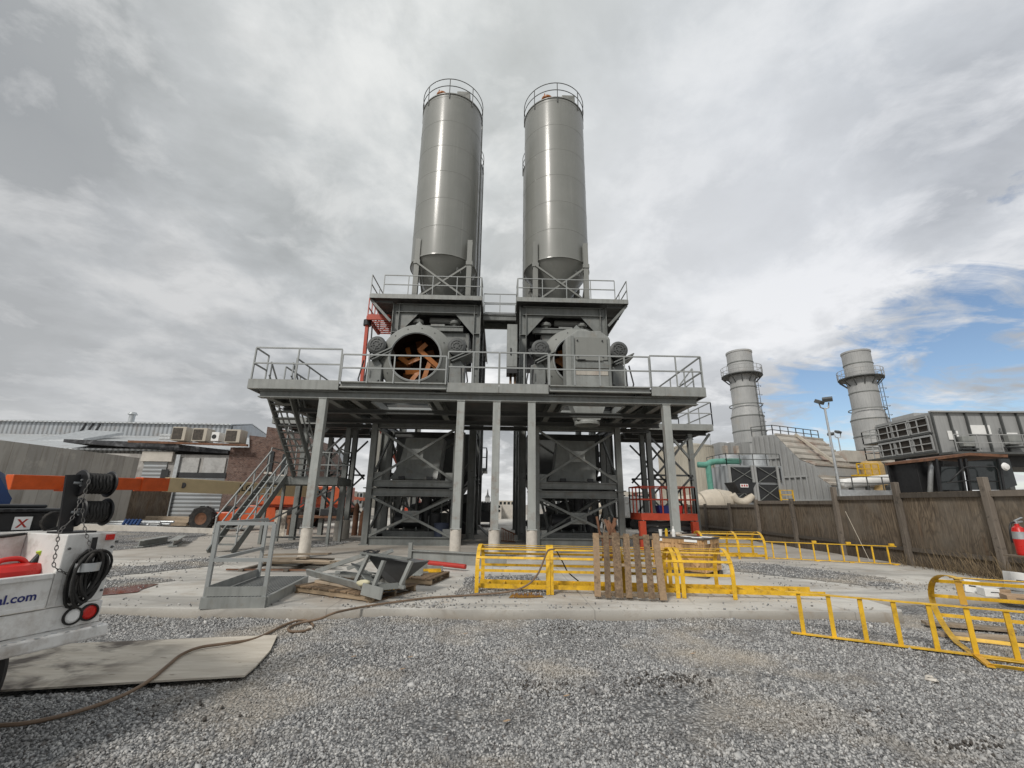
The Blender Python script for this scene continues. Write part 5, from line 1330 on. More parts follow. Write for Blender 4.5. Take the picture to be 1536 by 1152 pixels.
# hose reels
base = tl(103, 797, .30)
rl = ontruck('hose_reel', 'black twin welding hose reel stacked on a post at the truck corner', 'hose reel', (0, .30, 1.446))
mb = MB(); q0, q1 = tl(98, 797, .30), tl(110, 712, .30); q0 = V((q0.x, 0, .0)); q1 = V((q1.x, 0, q1.z-1.446))
mb.bar(q0, q1, .02, .09, (1, 0, 0)); mb.b2((q0.x-.06, -.08, 0), (q0.x+.16, .10, .012)); mb.build('stand', 'black', rl)
for i, (px, py, pxr, pyr, r_) in enumerate(((120, 727, 164, 724, .098), (116, 772, 158, 764, .102))):
    ca, cb2 = tl(px, py, .30), tl(pxr, pyr, .30); zc_ = (ca.z+cb2.z)/2-1.446
    A_, B_ = V((ca.x, 0, zc_)), V((cb2.x, 0, zc_)); Lr = (B_-A_).length
    fl = MB()
    for xx_ in (A_.x, B_.x):
        fl.lathe([(r_*.35, -.004), (r_*.55, -.005), (r_, -.008), (r_+.008, 0), (r_, .008), (r_*.35, .004)], (xx_, 0, zc_), 32, axis='X')
    reel = fl.build('reel', 'black', rl)
    mb = MB(); n_ = 7
    for k in range(n_):
        xk = A_.x+.012+(Lr-.024)*(k+.5)/n_
        mb.pipe([V((xk+.008*math.sin(a_), r_*.74*math.cos(a_*PI/12)*(1+.05*math.sin(k*3+a_)), zc_+r_*.74*math.sin(a_*PI/12))) for a_ in range(24)], .0115, 7, True)
    mb.lathe([(r_*.66, 0), (r_*.66, Lr)], (A_.x, 0, zc_), 24, axis='X'); mb.build('wound_hose', 'rubber', reel)
    mb = MB(); mb.tube(A_-V((.05, 0, 0)), B_+V((.02, 0, 0)), .014, 10)
    for k in range(4): mb.tube(A_+V((-.012, .03*math.cos(k*1.57+.7), .03*math.sin(k*1.57+.7))), A_+V((-.004, .03*math.cos(k*1.57+.7), .03*math.sin(k*1.57+.7))), .008, 8)
    mb.build('axle', 'galv', reel)
def chain(name, label, pts, r_=.011):
    P_ = smooth_pts([V(p) for p in pts], 12); mb = MB(); acc = 0; last = P_[0]; k = 0
    for p in P_[1:]:
        if (p-last).length >= r_*2.4:
            d = (p-last).normalized(); u_ = d.orthogonal().normalized(); w_ = d.cross(u_)
            if k % 2: u_, w_ = w_, u_
            c_ = (p+last)/2
            mb.pipe([c_+d*(1.75*r_*math.cos(a_*PI/5))+u_*(r_*.8*math.sin(a_*PI/5)) for a_ in range(10)], r_*.27, 5, True)
            last = p; k += 1
    o = mb.build(name, 'galv_dk'); return tag(o, label, 'chain')
MT['galv_dk'] = M('chain_steel', (.13, .125, .12), .5, metal=.5, var=.3)
def tw(x, y, off): return TM @ tl(x, y, off)
chain('chain', 'steel chain hanging from the upper hose reel over the truck corner', [tw(134, 720, .16), tw(126, 745, .16), tw(124, 775, .15), tw(129, 800, .105), tw(134, 815, .06), tw(137, 830, .05)])
chain('chain', 'steel chain hanging beside the bulkhead and hooked to the tailgate', [tw(120, 750, .2), tw(108, 778, .15), tw(90, 797, .11), tw(86, 815, .11), tw(82, 838, .11), tw(80, 848, .10), tw(90, 856, .09), tw(105, 862, .10)])
# cable bundle hung on the rear corner
cbn = ontruck('cable_bundle', 'thick black looped cable bundle with silver tape hanging on the truck corner', 'cable bundle', (0, 0, 0))
rnd = random.Random(9); top_c = tl(140, 826, .05); bot_c = tl(126, 912, .05)
hw = .085
for k in range(15):
    mb = MB(); o1, o2 = rnd.uniform(-.03, .03), rnd.uniform(-.05, .05); ww = hw*rnd.uniform(.35, 1.15); zb = rnd.uniform(.0, .10); yy_ = rnd.uniform(.0, .085)
    cx_ = top_c.x+(bot_c.x-top_c.x)*.5+o1
    pts = []
    for a_ in range(22):
        t_ = a_/22*2*PI; z_ = (top_c.z+bot_c.z+zb)/2+(top_c.z-bot_c.z-zb)/2*math.cos(t_)
        pts.append(V((cx_+ww*math.sin(t_)*(1.0+.25*math.cos(t_))+o2*math.cos(t_*2)*.4+.012*math.cos(t_), .035+yy_-.02*math.sin(t_+k), z_)))
    mb.pipe(pts, .0095, 6, True); mb.build('cable_loop', 'rubber', cbn)
tz = tl(132, 850, .05); MB().lathe([(.075, -.03), (.078, .03)], (tz.x, .06, tz.z), 20).build('tape_band', 'galv', cbn)
mb = MB(); h0 = tl(143, 806, .10); mb.bar(h0, tl(139, 826, .10), .03, .012, (0, 1, 0)); mb.build('hook_strap', 'black', cbn)
# tarp covered load further forward
pt = tl(26, 704, 1.35); tp_ = ontruck('tarp_load', 'dark blue tarpaulin over a load on the truck, left of the boom', 'tarpaulin', (pt.x, 1.35, 1.446))
mb = MB(); n_ = 10; hh = pt.z-1.446
rows = [(0, .10), (.03, .55), (.0, .92), (-.05, 1.0), (-.45, 1.03)]
vs = []; rnd = random.Random(2)
for (dx, fz) in rows:
    for j in range(n_+1): vs.append((dx-.06*(1-fz)*-1+rnd.uniform(-.02, .02)-.10*fz, 1.2*j/n_, hh*fz+rnd.uniform(-.012, .012)))
fs = [(i*(n_+1)+j, i*(n_+1)+j+1, (i+1)*(n_+1)+j+1, (i+1)*(n_+1)+j) for i in range(len(rows)-1) for j in range(n_)]
mb.add(vs, [f[::-1] for f in fs], True)
mb.prism([(.0, -.01, 0), (.02, -.01, hh*.5), (-.15, -.01, hh), (-1.0, -.01, hh*1.02), (-1.0, -.01, 0)], (0, .02, 0)); mb.build('tarpaulin', 'blue', tp_)

# ------------------------------------------------------------------ left background
mb = MB(); mb.b2((-24.9, 8, 0), (-24.4, 30.4, 4.42)); o = mb.build('concrete_wall', 'formwall'); tag(o, 'tall board marked concrete wall on the left behind the truck', 'wall')
mb = MB(); mb.b2((-24.75, 30.42, 0), (-24.5, 34.2, 2.5)); tag(mb.build('timber_hoarding', 'fence'), 'brown timber hoarding at the right end of the concrete wall', 'hoarding')
# long corrugated warehouse with raised monitor roof
wh = thing('warehouse', 'long corrugated metal warehouse with raised monitor roof at the far left', 'warehouse', (-45, 47, 0))
L0, L1 = at(33, 631, 46), at(345, 637, 46); zE = (L0.z+L1.z)/2; xr = L1.x+.1
zB = at(110, 652, 46).z
MB().b2((-54, 46.0, zB-.4), (xr, 46.25, zE)).build('monitor_wall', 'corr_wall', wh)
mb = MB(); mb.prism([(-54.0, 45.7, zE), (-54.0, 49.6, zE+.75), (-54.0, 49.6, zE+.65), (-54.0, 45.7, zE-.1)], (54.0+xr+.15, 0, 0)); mb.prism([(-54.0, 49.61, zE+.75), (-54.0, 53.5, zE), (-54.0, 53.5, zE-.1), (-54.0, 49.61, zE+.65)], (54.0+xr+.15, 0, 0)); mb.build('monitor_roof', 'corr_roof', wh)
MB().prism([(xr, 46.26, zB-1), (xr, 53.2, zB-1), (xr, 53.2, zE-.1), (xr, 49.6, zE+.6), (xr, 46.26, zE-.1)], (.12, 0, 0)).build('gable_end', 'corr_wall', wh)
mb = MB(); mb.prism([(-72, 45.9, zB-.02), (-72, 36.5, zB-2.4), (-72, 36.5, zB-2.55), (-72, 45.9, zB-.17)], (72-19.0, 0, 0)); mb.build('lower_roof', 'corr_roof', wh)
mb = MB(); mb.b2((-72, 46.3, 0), (-19.2, 56, zB-.5)); mb.build('walls', 'corr_wall', wh)
p = at(198, 626, 48); mb = MB(); mb.tube((p.x, 48, zE-.2), (p.x, 48, p.z+.3), .28, 12); mb.lathe([(.45, p.z+.3), (.3, p.z+.55), (.001, p.z+.6)], (p.x, 48, 0), 12); mb.build('roof_vent', 'galv', wh)
a, b = at(118, 650, 45.9), at(128, 634, 45.9)
for k in range(3):
    q_ = at(118+11*k, 648, 45.9); mb = MB(); mb.bar((q_.x, 45.93, q_.z-.2), (q_.x+.45, 45.93, zE-.15), .05, .14); mb.build('wall_strut', 'dark', wh)
p = at(95, 655, 42); mb = MB(); mb.prism([(p.x-2.2, 41, zB-1.6), (p.x+2.8, 41, zB-1.35), (p.x+4.2, 43.5, zB-.3), (p.x+.6, 43.5, zB-.15)], (0, .05, .3)); mb.build('skylight', 'galv', wh)
# flat roofed shed
sh = thing('shed', 'low patched shed with black tar roof edge and boarded door left of the brick house', 'shed', (-27, 36, 0))
rL, rM, rR = at(100, 664, 36), at(250, 675, 36), at(345, 681, 36)
mb = MB(); mb.prism([(rL.x, 35.7, rL.z), (rM.x, 35.7, rM.z), (rR.x, 35.7, rR.z), (rR.x, 35.7, rR.z+.28), (rM.x, 35.7, rM.z+.55), (rL.x, 35.7, rL.z+.25)], (0, 5, 0)); mb.build('tar_roof', M('black_tar_felt', (.035, .037, .042), .7, var=.6, scale=3, dirt=(.25, .26, .27), damt=.35, dscale=1.5, bmp=.6, bscale=4), sh)
MB().b2((-36, 36.0, 0), (rR.x, 36.3, 5.25)).build('wall', M('patched_render', (.38, .37, .35), .9, var=.2, scale=.8, dirt=(.14, .12, .11), damt=.6, dscale=.7, streak=.4), sh)
a, b = at(213, 690, 35.9), at(262, 678, 35.9); MB().b2((a.x, 35.75, a.z-.1), (b.x, 35.97, b.z)).build('lintel', 'blockwall', sh)
a, b = at(210, 722, 35.9), at(252, 690, 35.9); MB().b2((a.x, 35.9, a.z), (b.x, 35.97, b.z)).build('roller_shutter', 'corr_shut', sh)
a, b = at(240, 718, 35.9), at(254, 704, 35.9); MB().b2((a.x, 35.86, a.z), (b.x, 35.895, b.z)).build('opening', 'dark', sh)
for x0, x1 in ((263, 300), (302, 340)):
    a, b = at(x0, 711, 35.9), at(x1, 687, 35.9); MB().b2((a.x, 35.88, a.z), (b.x, 35.97, b.z)).build('board_panel', M('grey_board', (.40, .40, .39), .85, var=.15, dirt=(.12, .11, .10), damt=.3, dscale=2), sh)
a, b = at(262, 716, 35.9), at(340, 709, 35.9); MB().b2((a.x, 35.84, a.z), (b.x, 35.97, b.z-.03)).build('dark_grille', 'dark', sh)
a, b = at(246, 778, 35.9), at(338, 717, 35.9); MB().b2((a.x, 35.9, 0.02), (b.x, 35.97, b.z)).build('roller_shutter', 'corr_shut', sh)
a, b = at(254, 740, 35.8), at(261, 682, 35.8); MB().b2((a.x, 35.7, 0.0), (a.x+.3, 35.83, b.z)).build('steel_post', 'galv', sh)
a, b = at(238, 663, 35.6), at(372, 667, 35.6)
mb = MB(); mb.bar((a.x-2, 35.2, a.z-.05), (b.x+.2, 35.2, b.z-.1), .25, .16); tag(mb.build('rusty_rail', 'rust'), 'rusty steel rail carrying the air conditioners on the shed roof', 'rail')
for i, (x0, x1, y0, y1, lab) in enumerate(((258, 283, 641, 661, 'leftmost large beige air conditioner on the shed roof'), (289, 314, 643, 662, 'middle large beige air conditioner on the shed roof'), (318, 332, 649, 662, 'small white air conditioner between two large ones'), (338, 364, 645, 664, 'rightmost large air conditioner next to the brick gable'))):
    a, b = at(x0, y1, 35.2), at(x1, y0, 35.2)
    ac = thing('air_conditioner', lab, 'air conditioner', ((a.x+b.x)/2, 35.2, a.z), group='air conditioners on the shed roof')
    MB().b2((a.x, 35.0, a.z), (b.x, 36.0, b.z)).build('housing', 'planttan' if i != 2 else 'whiteclean', ac, bevel=.02)
    ww = b.x-a.x
    if i == 2: MB().lathe([(.001, -.02), (ww*.28, -.02), (ww*.30, 0)], (a.x+ww*.36, 34.99, (a.z+b.z)/2), 20, axis='Y').build('fan_grille', 'dark', ac)
    else:
        MB().b2((a.x+.06, 34.97, a.z+.1), (b.x-.25*ww, 34.995, b.z-.1)).build('coil_grille', M('coil_brown', (.06, .05, .04), .7, var=.5, scale=6), ac)
a, b = at(238, 661, 35.3), at(257, 651, 35.3); mb = MB()
for k in range(4): mb.tube((a.x, 35.3, a.z+.12+.12*k), (b.x, 35.3, a.z+.14+.12*k), .05, 8)
tag(mb.build('pipe_bundle', 'galv'), 'short bundle of pipes left of the air conditioners', 'pipes')
# brick building with stepped gable
bk = thing('brick_building', 'old brown brick building with stepped gable and dark windows behind the stairs', 'building', (-18, 36, 0))
step = [(346, 790), (346, 671), (374, 671), (374, 653), (399, 656), (401, 640), (436, 646), (452, 668), (460, 690), (460, 790)]
pts = [at(x, y, 35.9) for x, y in step]; pts = [V((p.x, 35.9, max(0, p.z))) for p in pts]
pts[0].x = pts[1].x; pts[-1].x = pts[-2].x; pts[0].z = pts[-1].z = 0
MB().prism([p for p in pts], (0, 9, 0)).build('wall', 'brick', bk)
for (x0, x1, y0, y1) in ((399, 412, 677, 708), (420, 433, 681, 712)):
    a, b = at(x0, y1, 35.85), at(x1, y0, 35.85); w__ = MB().b2((a.x, 35.8, a.z), (b.x, 35.88, b.z)).build('window', 'glass', bk)
    MB().b2((a.x-.1, 35.72, a.z-.16), (b.x+.1, 35.88, a.z-.005)).build('sill', 'blockwall', w__)
# boom lift ---------------------------------------------------------
MT['boom_orange'] = M('boom_orange', (.60, .10, .02), .4, var=.15, dirt=(.25, .06, .03), damt=.2, dscale=2)
def boom_lift(loc_shift=V((0, 0, 0))):
    Yb = 26.7
    p0 = at(304, 779, Yb)
    th = thing('boom_lift', 'orange boom lift with long orange and tan boom reaching left behind the truck', 'boom lift', (p0.x+4, Yb, 0))
    rw = .68
    for (x, y) in ((p0.x, Yb), (p0.x, Yb+2.6), (p0.x+5.2, Yb), (p0.x+5.2, Yb+2.6)):
        prof = [(.34, -.2), (rw*.92, -.24), (rw, -.17), (rw, .17), (rw*.92, .24), (.34, .2)]
        ty = MB().lathe(prof, (x, y, rw), 36, axis='Y')
        for k in range(22):
            a_ = 2*PI*k/22; ty.box((x+rw*math.cos(a_), y+(.09 if k % 2 else -.09), rw+rw*math.sin(a_)), (.07, .22, .10), mat=Matrix.Rotation(-a_, 3, 'Y') @ Matrix.Rotation(.5 if k % 2 else -.5, 3, 'X'))
        ty = ty.build('tyre', 'rubber', th)
        MB().lathe([(.001, -.12), (.2, -.14), (.33, -.20), (.34, .1), (.001, .1)], (x, y, rw), 24, axis='Y').build('rim', 'rust', ty)
    mb = MB(); mb.b2((p0.x+.5, Yb+.2, .55), (p0.x+4.8, Yb+2.3, 1.05)); mb.b2((p0.x, Yb+.3, .6), (p0.x+.9, Yb+.5, .95)); mb.prism([(p0.x+1.5, Yb, .55), (p0.x+4.2, Yb, .55), (p0.x+4.0, Yb, 1.45), (p0.x+2.1, Yb, 1.45), (p0.x+1.6, Yb, 1.1)], (0, 2.5, 0)); mb.build('chassis', 'orange', th, bevel=.05)
    mb = MB(); mb.prism([(p0.x+3.0, Yb-.2, 1.5), (p0.x+5.2, Yb-.2, 1.5), (p0.x+5.2, Yb-.2, 2.2), (p0.x+3.9, Yb-.2, 2.35), (p0.x+3.2, Yb-.2, 2.05)], (0, 1.0, 0)); mb.b2((p0.x+5.8, Yb-.2, 1.55), (p0.x+7.9, Yb+2.0, 2.6)); mb.build('turntable_hood', 'orange', th, bevel=.05)
    a, b = at(420, 742, Yb-.24), at(432, 748, Yb-.24)
    MB().lathe([(.001, -.01), (.20, -.01), (.22, 0)], (p0.x+7.2, Yb-.21, 2.1), 20, axis='Y').build('badge', 'black', th)
    mb = MB(); mb.b2((p0.x+2.9, Yb, 1.38), (p0.x+8.0, Yb+2.0, 1.53)); mb.build('turntable', 'redor', th)
    r0_, r1_, r2_ = at(475, 738, 26.4), at(248, 727, 19.5), at(12, 723, 14.2)
    tb = MB().bar(r0_, r1_, .34, .60).build('boom', 'tan', th, bevel=.02)
    d = (r2_-r1_).normalized()
    MB().bar(r1_-d*.2, r2_, .30, .46).build('boom_extension', 'boom_orange', th, bevel=.02)
    MB().bar(r1_+d*.0, r1_+d*1.2, .36, .54).build('boom_sleeve', 'boom_orange', th)
    bd = (r1_-r0_).normalized(); side = bd.cross(V((0, 0, 1))).normalized()
    if side.y > 0: side = -side
    c_ = r1_-bd*.6+side*.18; MB().lathe([(.001, -.03), (.12, -.03), (.12, .03)], c_, 16, axis='Y').build('pin', 'dark', th)
    o_ = at(340, 736.0, 22.6); fr = (o_-r0_).dot(bd); pp_ = r0_+bd*fr+side*.176
    text_part('lettering', 'JLG', .42, 'text_black', th, (pp_.x, pp_.y, pp_.z-.12), -bd, (0, 0, 1), .004)
    q_ = at(95, 733, 15.6); MB().box(q_, (.5, .12, .18)).build('cylinder_bracket', 'orange', th)
    return th
bl = boom_lift()
bl2 = dup(bl, (-24, 62, 0), R(180), 'distant orange boom lift glimpsed between the steel legs behind the stairs')
# lumber and pipe stacks on the left
def stack(name, label, px, py, n, L, dx, mat, seed, hgt_=.1, cat='lumber pile'):
    c_ = gd(px, py, 0); th = thing(name, label, cat, c_); rnd = random.Random(seed)
    for i in range(n):
        z_ = .06+hgt_*(i//4); y_ = c_.y+.25*(i % 4)+rnd.uniform(-.05, .05)
        MB().box((c_.x+rnd.uniform(-.3, .3)+dx, y_, z_+hgt_/2), (L*rnd.uniform(.75, 1.1), .2, hgt_-.01), rz=rnd.uniform(-.05, .05)).build('timber', mat, th)
    return th
stack('timber_stack', 'stack of pale timbers beside the left wheel of the orange lift', 250, 790, 9, 3.6, 0, 'lumber', 4, .2)
stack('timber_stack', 'brown planks piled in front of the roller shutter', 300, 776, 5, 3.4, 0, 'pallet_x', 5, .2)
c_ = gd(190, 796, 0); th = thing('pipe_pile', 'pale pipes lying with blue fittings near the concrete wall', 'pipes', c_)
rnd = random.Random(6)
for i in range(9): MB().tube((c_.x-1.2+rnd.uniform(-.4, .4), c_.y+.14*i, .2+.12*(i % 3)), (c_.x+1.3+rnd.uniform(-.3, .5), c_.y+.14*i+rnd.uniform(-.2, .2), .2+.12*(i % 3)), .075, 8).build('pipe', 'galv', th)
for i in range(5): MB().tube((c_.x-.2+.2*i, c_.y-.1, .3+.06*(i % 2)), (c_.x-.1+.2*i, c_.y-.05, .62), .08, 8).build('fitting', 'blue', th)
mb = MB(); a = gd(100, 799, 0); mb.bar((a.x, a.y, .25), (-13.5, 22.5, .18), .5, .4); tag(mb.build('concrete_kerb', 'blockwall'), 'long pale concrete kerb block in front of the timber stacks', 'kerb')
# under the landing
c_ = gd(462, 803); th = thing('workbench', 'rusty steel workbench under the stair landing', 'workbench', c_)
MB().b2((c_.x-1.1, c_.y, .95), (c_.x+1.7, c_.y+.9, 1.05)).build('top', 'rust', th)
for x in (-1.0, 1.5):
    for y in (.1, .8): MB().box((c_.x+x, c_.y+y, .56), (.1, .1, .78)).build('leg', 'rust', th)
for k, (x, m_, lab) in enumerate(((.35, 'dark', 'black toolbox on the left of the workbench'), (.95, 'black', 'black case on the right of the workbench'))):
    mb = MB(); mb.b2((c_.x+x, c_.y+.2, 1.05), (c_.x+x+.55, c_.y+.7, 1.38)); tag(mb.build('tool_box', m_, bevel=.02), lab, 'toolbox')
a, b = gd(408, 806), gd(433, 805); mb = MB(); mb.b2((a.x, a.y-.02, S), (b.x, a.y+.01, 1.32)); tag(mb.build('plywood_board', 'ply'), 'speckled plywood board standing upright left of the landing legs', 'board')
a = gd(452, 801); mb = MB(); mb.lathe([(.001, S), (.12, S), (.12, S+.45), (.08, S+.5), (.001, S+.5)], (a.x, a.y, 0), 14); tag(mb.build('paint_tin', 'galv'), 'small silver canister on the ground under the landing', 'canister')
c_ = gd(531, 803)
for k, (dx, h_, lab) in enumerate(((0, 1.5, 'tall brown gas cylinder standing behind the back column'), (.32, 1.15, 'shorter brown gas cylinder beside the tall one'))):
    th = thing('gas_cylinder', lab, 'gas cylinder', (c_.x+dx, c_.y, S), group='gas cylinders')
    MB().lathe([(.001, S), (.13, S), (.13, S+h_-.2), (.08, S+h_-.06), (.04, S+h_)], (c_.x+dx, c_.y, 0), 16).build('cylinder', MT['rust'], th)
    MB().tube((c_.x+dx, c_.y, S+h_), (c_.x+dx, c_.y, S+h_+.16), .045, 8).build('valve', 'galv', th)
# red aerial work platform behind the left tower
al = thing('aerial_lift', 'red aerial lift with slim mast and raised lattice basket left of the left tower', 'aerial lift', (-5.6, 33, S))
a, b = at(543, 573, 21.5), at(551, 486, 21.5)
m0 = V((a.x-.0, 21.5, .9)); m1 = V((b.x, 21.5, b.z))
MB().bar((a.x, 21.5, a.z-.3), m1, .16, .18).build('mast', 'redor', al)
MB().bar((-5.6, 33.0, 1.3), (a.x+.01, 21.5, a.z-.3), .26, .3).build('lower_boom', 'redor', al)
MB().bar((a.x+.3, 21.55, a.z), (m1.x+.25, 21.55, m1.z-.1), .06, .06).build('hydraulic_ram', 'dark', al)
MB().lathe([(.001, 0), (.2, 0), (.2, .3), (.001, .3)], m1-V((0, 0, .1)), 14).build('joint', 'dark', al)
B0, B1 = at(553, 488, 21.2), at(582, 498, 23.5)
bx0, bx1, by0, by1, bz = at(551, 480, 21.2).x, at(551, 480, 21.2).x+1.15, 21.2, 23.4, at(551, 476, 21.2).z
mb = MB()
for x in (bx0, bx1): mb.bar((x, by0, bz), (x, by1, bz), .12, .2)
for i in range(9): mb.bar((bx0, by0+(by1-by0)*i/8, bz), (bx1, by0+(by1-by0)*i/8, bz), .07, .06)
mb.bar((bx0, by0+.01, bz+.02), (bx1, by0+.01, bz+.02), .1, .3)
mb.build('basket_floor', 'redor', al)
mb = rail_run([(bx0, by0, bz), (bx0, by1, bz), (bx1, by1, bz)], 1.1, .025, spacing=.55); mb.bar((bx0, by0, bz), (bx0, by1, bz+1.1), .04, .04); mb.bar((bx0, by1, bz), (bx1, by1, bz+1.1), .04, .04); mb.build('basket_rails', 'redor', al)
MB().b2((-6.6, 31.8, .45), (-4.6, 34.2, 1.4)).build('base', 'redor', al, bevel=.05)
for x in (-6.3, -4.9):
    for y in (31.8, 34.2): MB().lathe([(.001, -.12), (.36, -.12), (.38, .12), (.001, .12)], (x, y, S+.38), 20, axis='Y').build('wheel', 'rubber', al)
# scissor lift under the right end
sl_ = thing('scissor_lift', 'red scissor lift with railed deck parked under the right end of the platform', 'scissor lift', (6.3, 16.6, S))
p0, p1 = at(962, 772, 16.3), at(1046, 770, 16.3); x0, x1, zz_ = p0.x, p1.x, 1.32
MB().b2((x0, 16.3, zz_-.12), (x1, 17.7, zz_+.12)).build('deck', 'redor', sl_)
mb = MB(); rail_run([(x0, 16.35, zz_+.12), (x1, 16.35, zz_+.12), (x1, 17.65, zz_+.12), (x0, 17.65, zz_+.12), (x0, 16.35, zz_+.12)], .95, .022, spacing=.42, mb=mb); mb.build('deck_rails', 'redor', sl_)
mb = MB()
for z in (.62, .82, 1.02):
    mb.bar((x0+.2, 16.5, z), (x1-.2, 16.5, z+.12), .06, .1); mb.bar((x0+.2, 17.4, z), (x1-.2, 17.4, z+.12), .06, .1); mb.bar((x0+.2, 16.56, z+.14), (x1-.2, 16.56, z), .06, .1)
mb.build('scissor_stack', 'dark', sl_)
MB().b2((x0+.1, 16.4, S+.2), (x1-.1, 17.6, S+.5)).build('chassis', 'dark', sl_, bevel=.03)
for x in (x0+.4, x1-.4):
    for y in (16.38, 17.62): MB().lathe([(.001, -.1), (.25, -.1), (.26, .1), (.001, .1)], (x, y, S+.26), 18, axis='Y').build('wheel', 'rubber', sl_)
for x in (x0-.1, x1-.25): MB().b2((x, 16.2, S), (x+.22, 16.38, S+1.0)).build('outrigger', 'redor', sl_)
for k, (x, m_, lab, ct) in enumerate(((x0+.75, 'text_blue', 'blue tote box on the red scissor lift deck', 'tote'), (x0+1.15, 'redplastic', 'red tote box on the red scissor lift deck', 'tote'))):
    mb = MB(); mb.prism([(x, 16.45, zz_+.121), (x+.42, 16.45, zz_+.121), (x+.46, 16.45, zz_+.40), (x-.04, 16.45, zz_+.40)], (0, .4, 0)); tag(mb.build('tote_box', m_, bevel=.01), lab, ct)

# ------------------------------------------------------------------ seen through the aisle
a = gd(722, 812); mb = MB(); pts = [at(x, y, 19.0) for x, y in ((716, 794), (722, 801), (731, 808), (742, 812))]
mb = MB(); n_ = 10
arc = [(-.95+.85*math.sin(R(10+70*i/9)), .17+.75*(1-math.cos(R(80-70*i/9)))*1.0) for i in range(10)]
mb.prism([V((x-.05, 18.6, z)) for x, z in arc]+[V((x-.02, 18.6, z+.06)) for x, z in arc[::-1]], (0, .9, 0)); tag(mb.build('curved_plate', 'steel_dk'), 'curved dark steel plate lying in the aisle between the towers', 'steel plate')
a, b = at(752, 792, 19.2), at(771, 801, 19.2)
th = thing('rusty_ladder', 'brown rusty ladder propped low in the aisle right of the middle column', 'ladder', (a.x, 19.2, S))
mb = MB(); mb.bar((a.x, 19.2, a.z), (b.x+.05, 19.0, b.z), .04, .05); mb.bar((a.x, 19.2, S+.05), (b.x+.05, 19.0, S+.03), .04, .05)
for i in range(8): f_ = (i+.5)/8; mb.bar((a.x+(b.x-a.x)*f_, 19.2-.2*f_, S+.04), (a.x+(b.x-a.x)*f_, 19.2-.2*f_, a.z+(b.z-a.z)*f_), .03, .03)
mb.build('rails_and_rungs', 'rust', th)
def far_box(name, label, cat, x0, y0, x1, y1, Y, mat, depth=6, base=0.0, win=None, group=None):
    a, b = at(x0, y1, Y), at(x1, y0, Y); th = thing(name, label, cat, ((a.x+b.x)/2, Y, 0), group=group)
    MB().b2((a.x, Y, base), (b.x, Y+depth, b.z)).build('wall', mat, th)
    if win:
        nx_, nz_ = win; zb, zt2 = max(.8, base), b.z; dx = (b.x-a.x)/nx_; dz = (zt2-zb)/nz_
        for i in range(nx_):
            for j in range(nz_):
                MB().b2((a.x+dx*(i+.2), Y-.06, zb+dz*(j+.25)), (a.x+dx*(i+.8), Y-.01, zb+dz*(j+.8))).build('window', 'glass', th)
    return th
far_box('precast_frame', 'stack of pale precast frames with square openings at the end of the aisle', 'precast units', 727, 757, 752, 778, 48, 'blockwall', 2, 0, (3, 2))
far_box('block_wall', 'pale concrete block wall right of the precast frames in the aisle', 'wall', 752, 757, 772, 776, 50, 'blockwall', 1)
far_box('distant_building', 'low glass fronted building under the church steeple', 'building', 717, 752, 742, 765, 220, 'plantgrey', 20, 0, (6, 2))
far_box('distant_building', 'yellow and white low depot right of the middle column', 'building', 748, 751, 772, 762, 160, 'planttan', 20, 0, (4, 1))
th = thing('church_steeple', 'pointed church steeple far away in the aisle', 'church', at(731, 757, 400))
a = at(731, 757, 400); tp_ = at(730, 733, 400)
MB().b2((a.x-2.2, 400, 0), (a.x+2.2, 404.4, at(731, 746, 400).z)).build('tower', 'plantgrey', th)
MB().lathe([(2.6, at(731, 746, 400).z), (.9, at(731, 742, 400).z), (.15, tp_.z)], (a.x, 402.2, 0), 8, smooth=False).build('spire', 'steel_dk', th)
th = thing('pickup_truck', 'dark pickup truck parked at the end of the aisle', 'truck', gd(722, 793, .17))
c_ = gd(722, 791)
MB().prism([(c_.x-1.0, c_.y, .5), (c_.x+.85, c_.y, .5), (c_.x+.85, c_.y, 1.15), (c_.x+.65, c_.y, 1.8), (c_.x-.8, c_.y, 1.8), (c_.x-1.0, c_.y, 1.15)], (0, 4.6, 0)).build('body', 'dark', th, bevel=.08)
MB().prism([(c_.x-.75, c_.y-.02, 1.2), (c_.x+.65, c_.y-.02, 1.2), (c_.x+.52, c_.y-.02, 1.7), (c_.x-.66, c_.y-.02, 1.7)], (0, .015, 0)).build('rear_window', 'glass', th)
for x in (-.8, .65):
    for y in (.8, 3.8): MB().lathe([(.001, -.12), (.36, -.12), (.36, .12), (.001, .12)], (c_.x+x, c_.y+y, S+.36), 18, axis='X').build('wheel', 'rubber', th)
    MB().box((c_.x+x*1.02, c_.y-.01, 1.02), (.14, .02, .18)).build('tail_light', 'redplastic', th)
th = thing('small_walkway', 'small railed service walkway on the aisle side of the left tower', 'walkway', (-.9, 33, 3))
a, b = at(724, 702, 33), at(730, 705, 33)
MB().b2((-2.0, 33, a.z-.25), (b.x, 35.5, a.z)).build('deck', 'steel_dk', th)
rail_run([(-1.9, 33.0, a.z), (b.x-.05, 33.0, a.z), (b.x-.05, 35.5, a.z)], 1.5, .03, spacing=1.2).build('guardrail', 'steel_dk', th)
MB().bar((b.x-.2, 33.1, a.z-.25), (-1.9, 33.1, a.z-1.6), .08, .08).build('bracket', 'steel_dk', th)
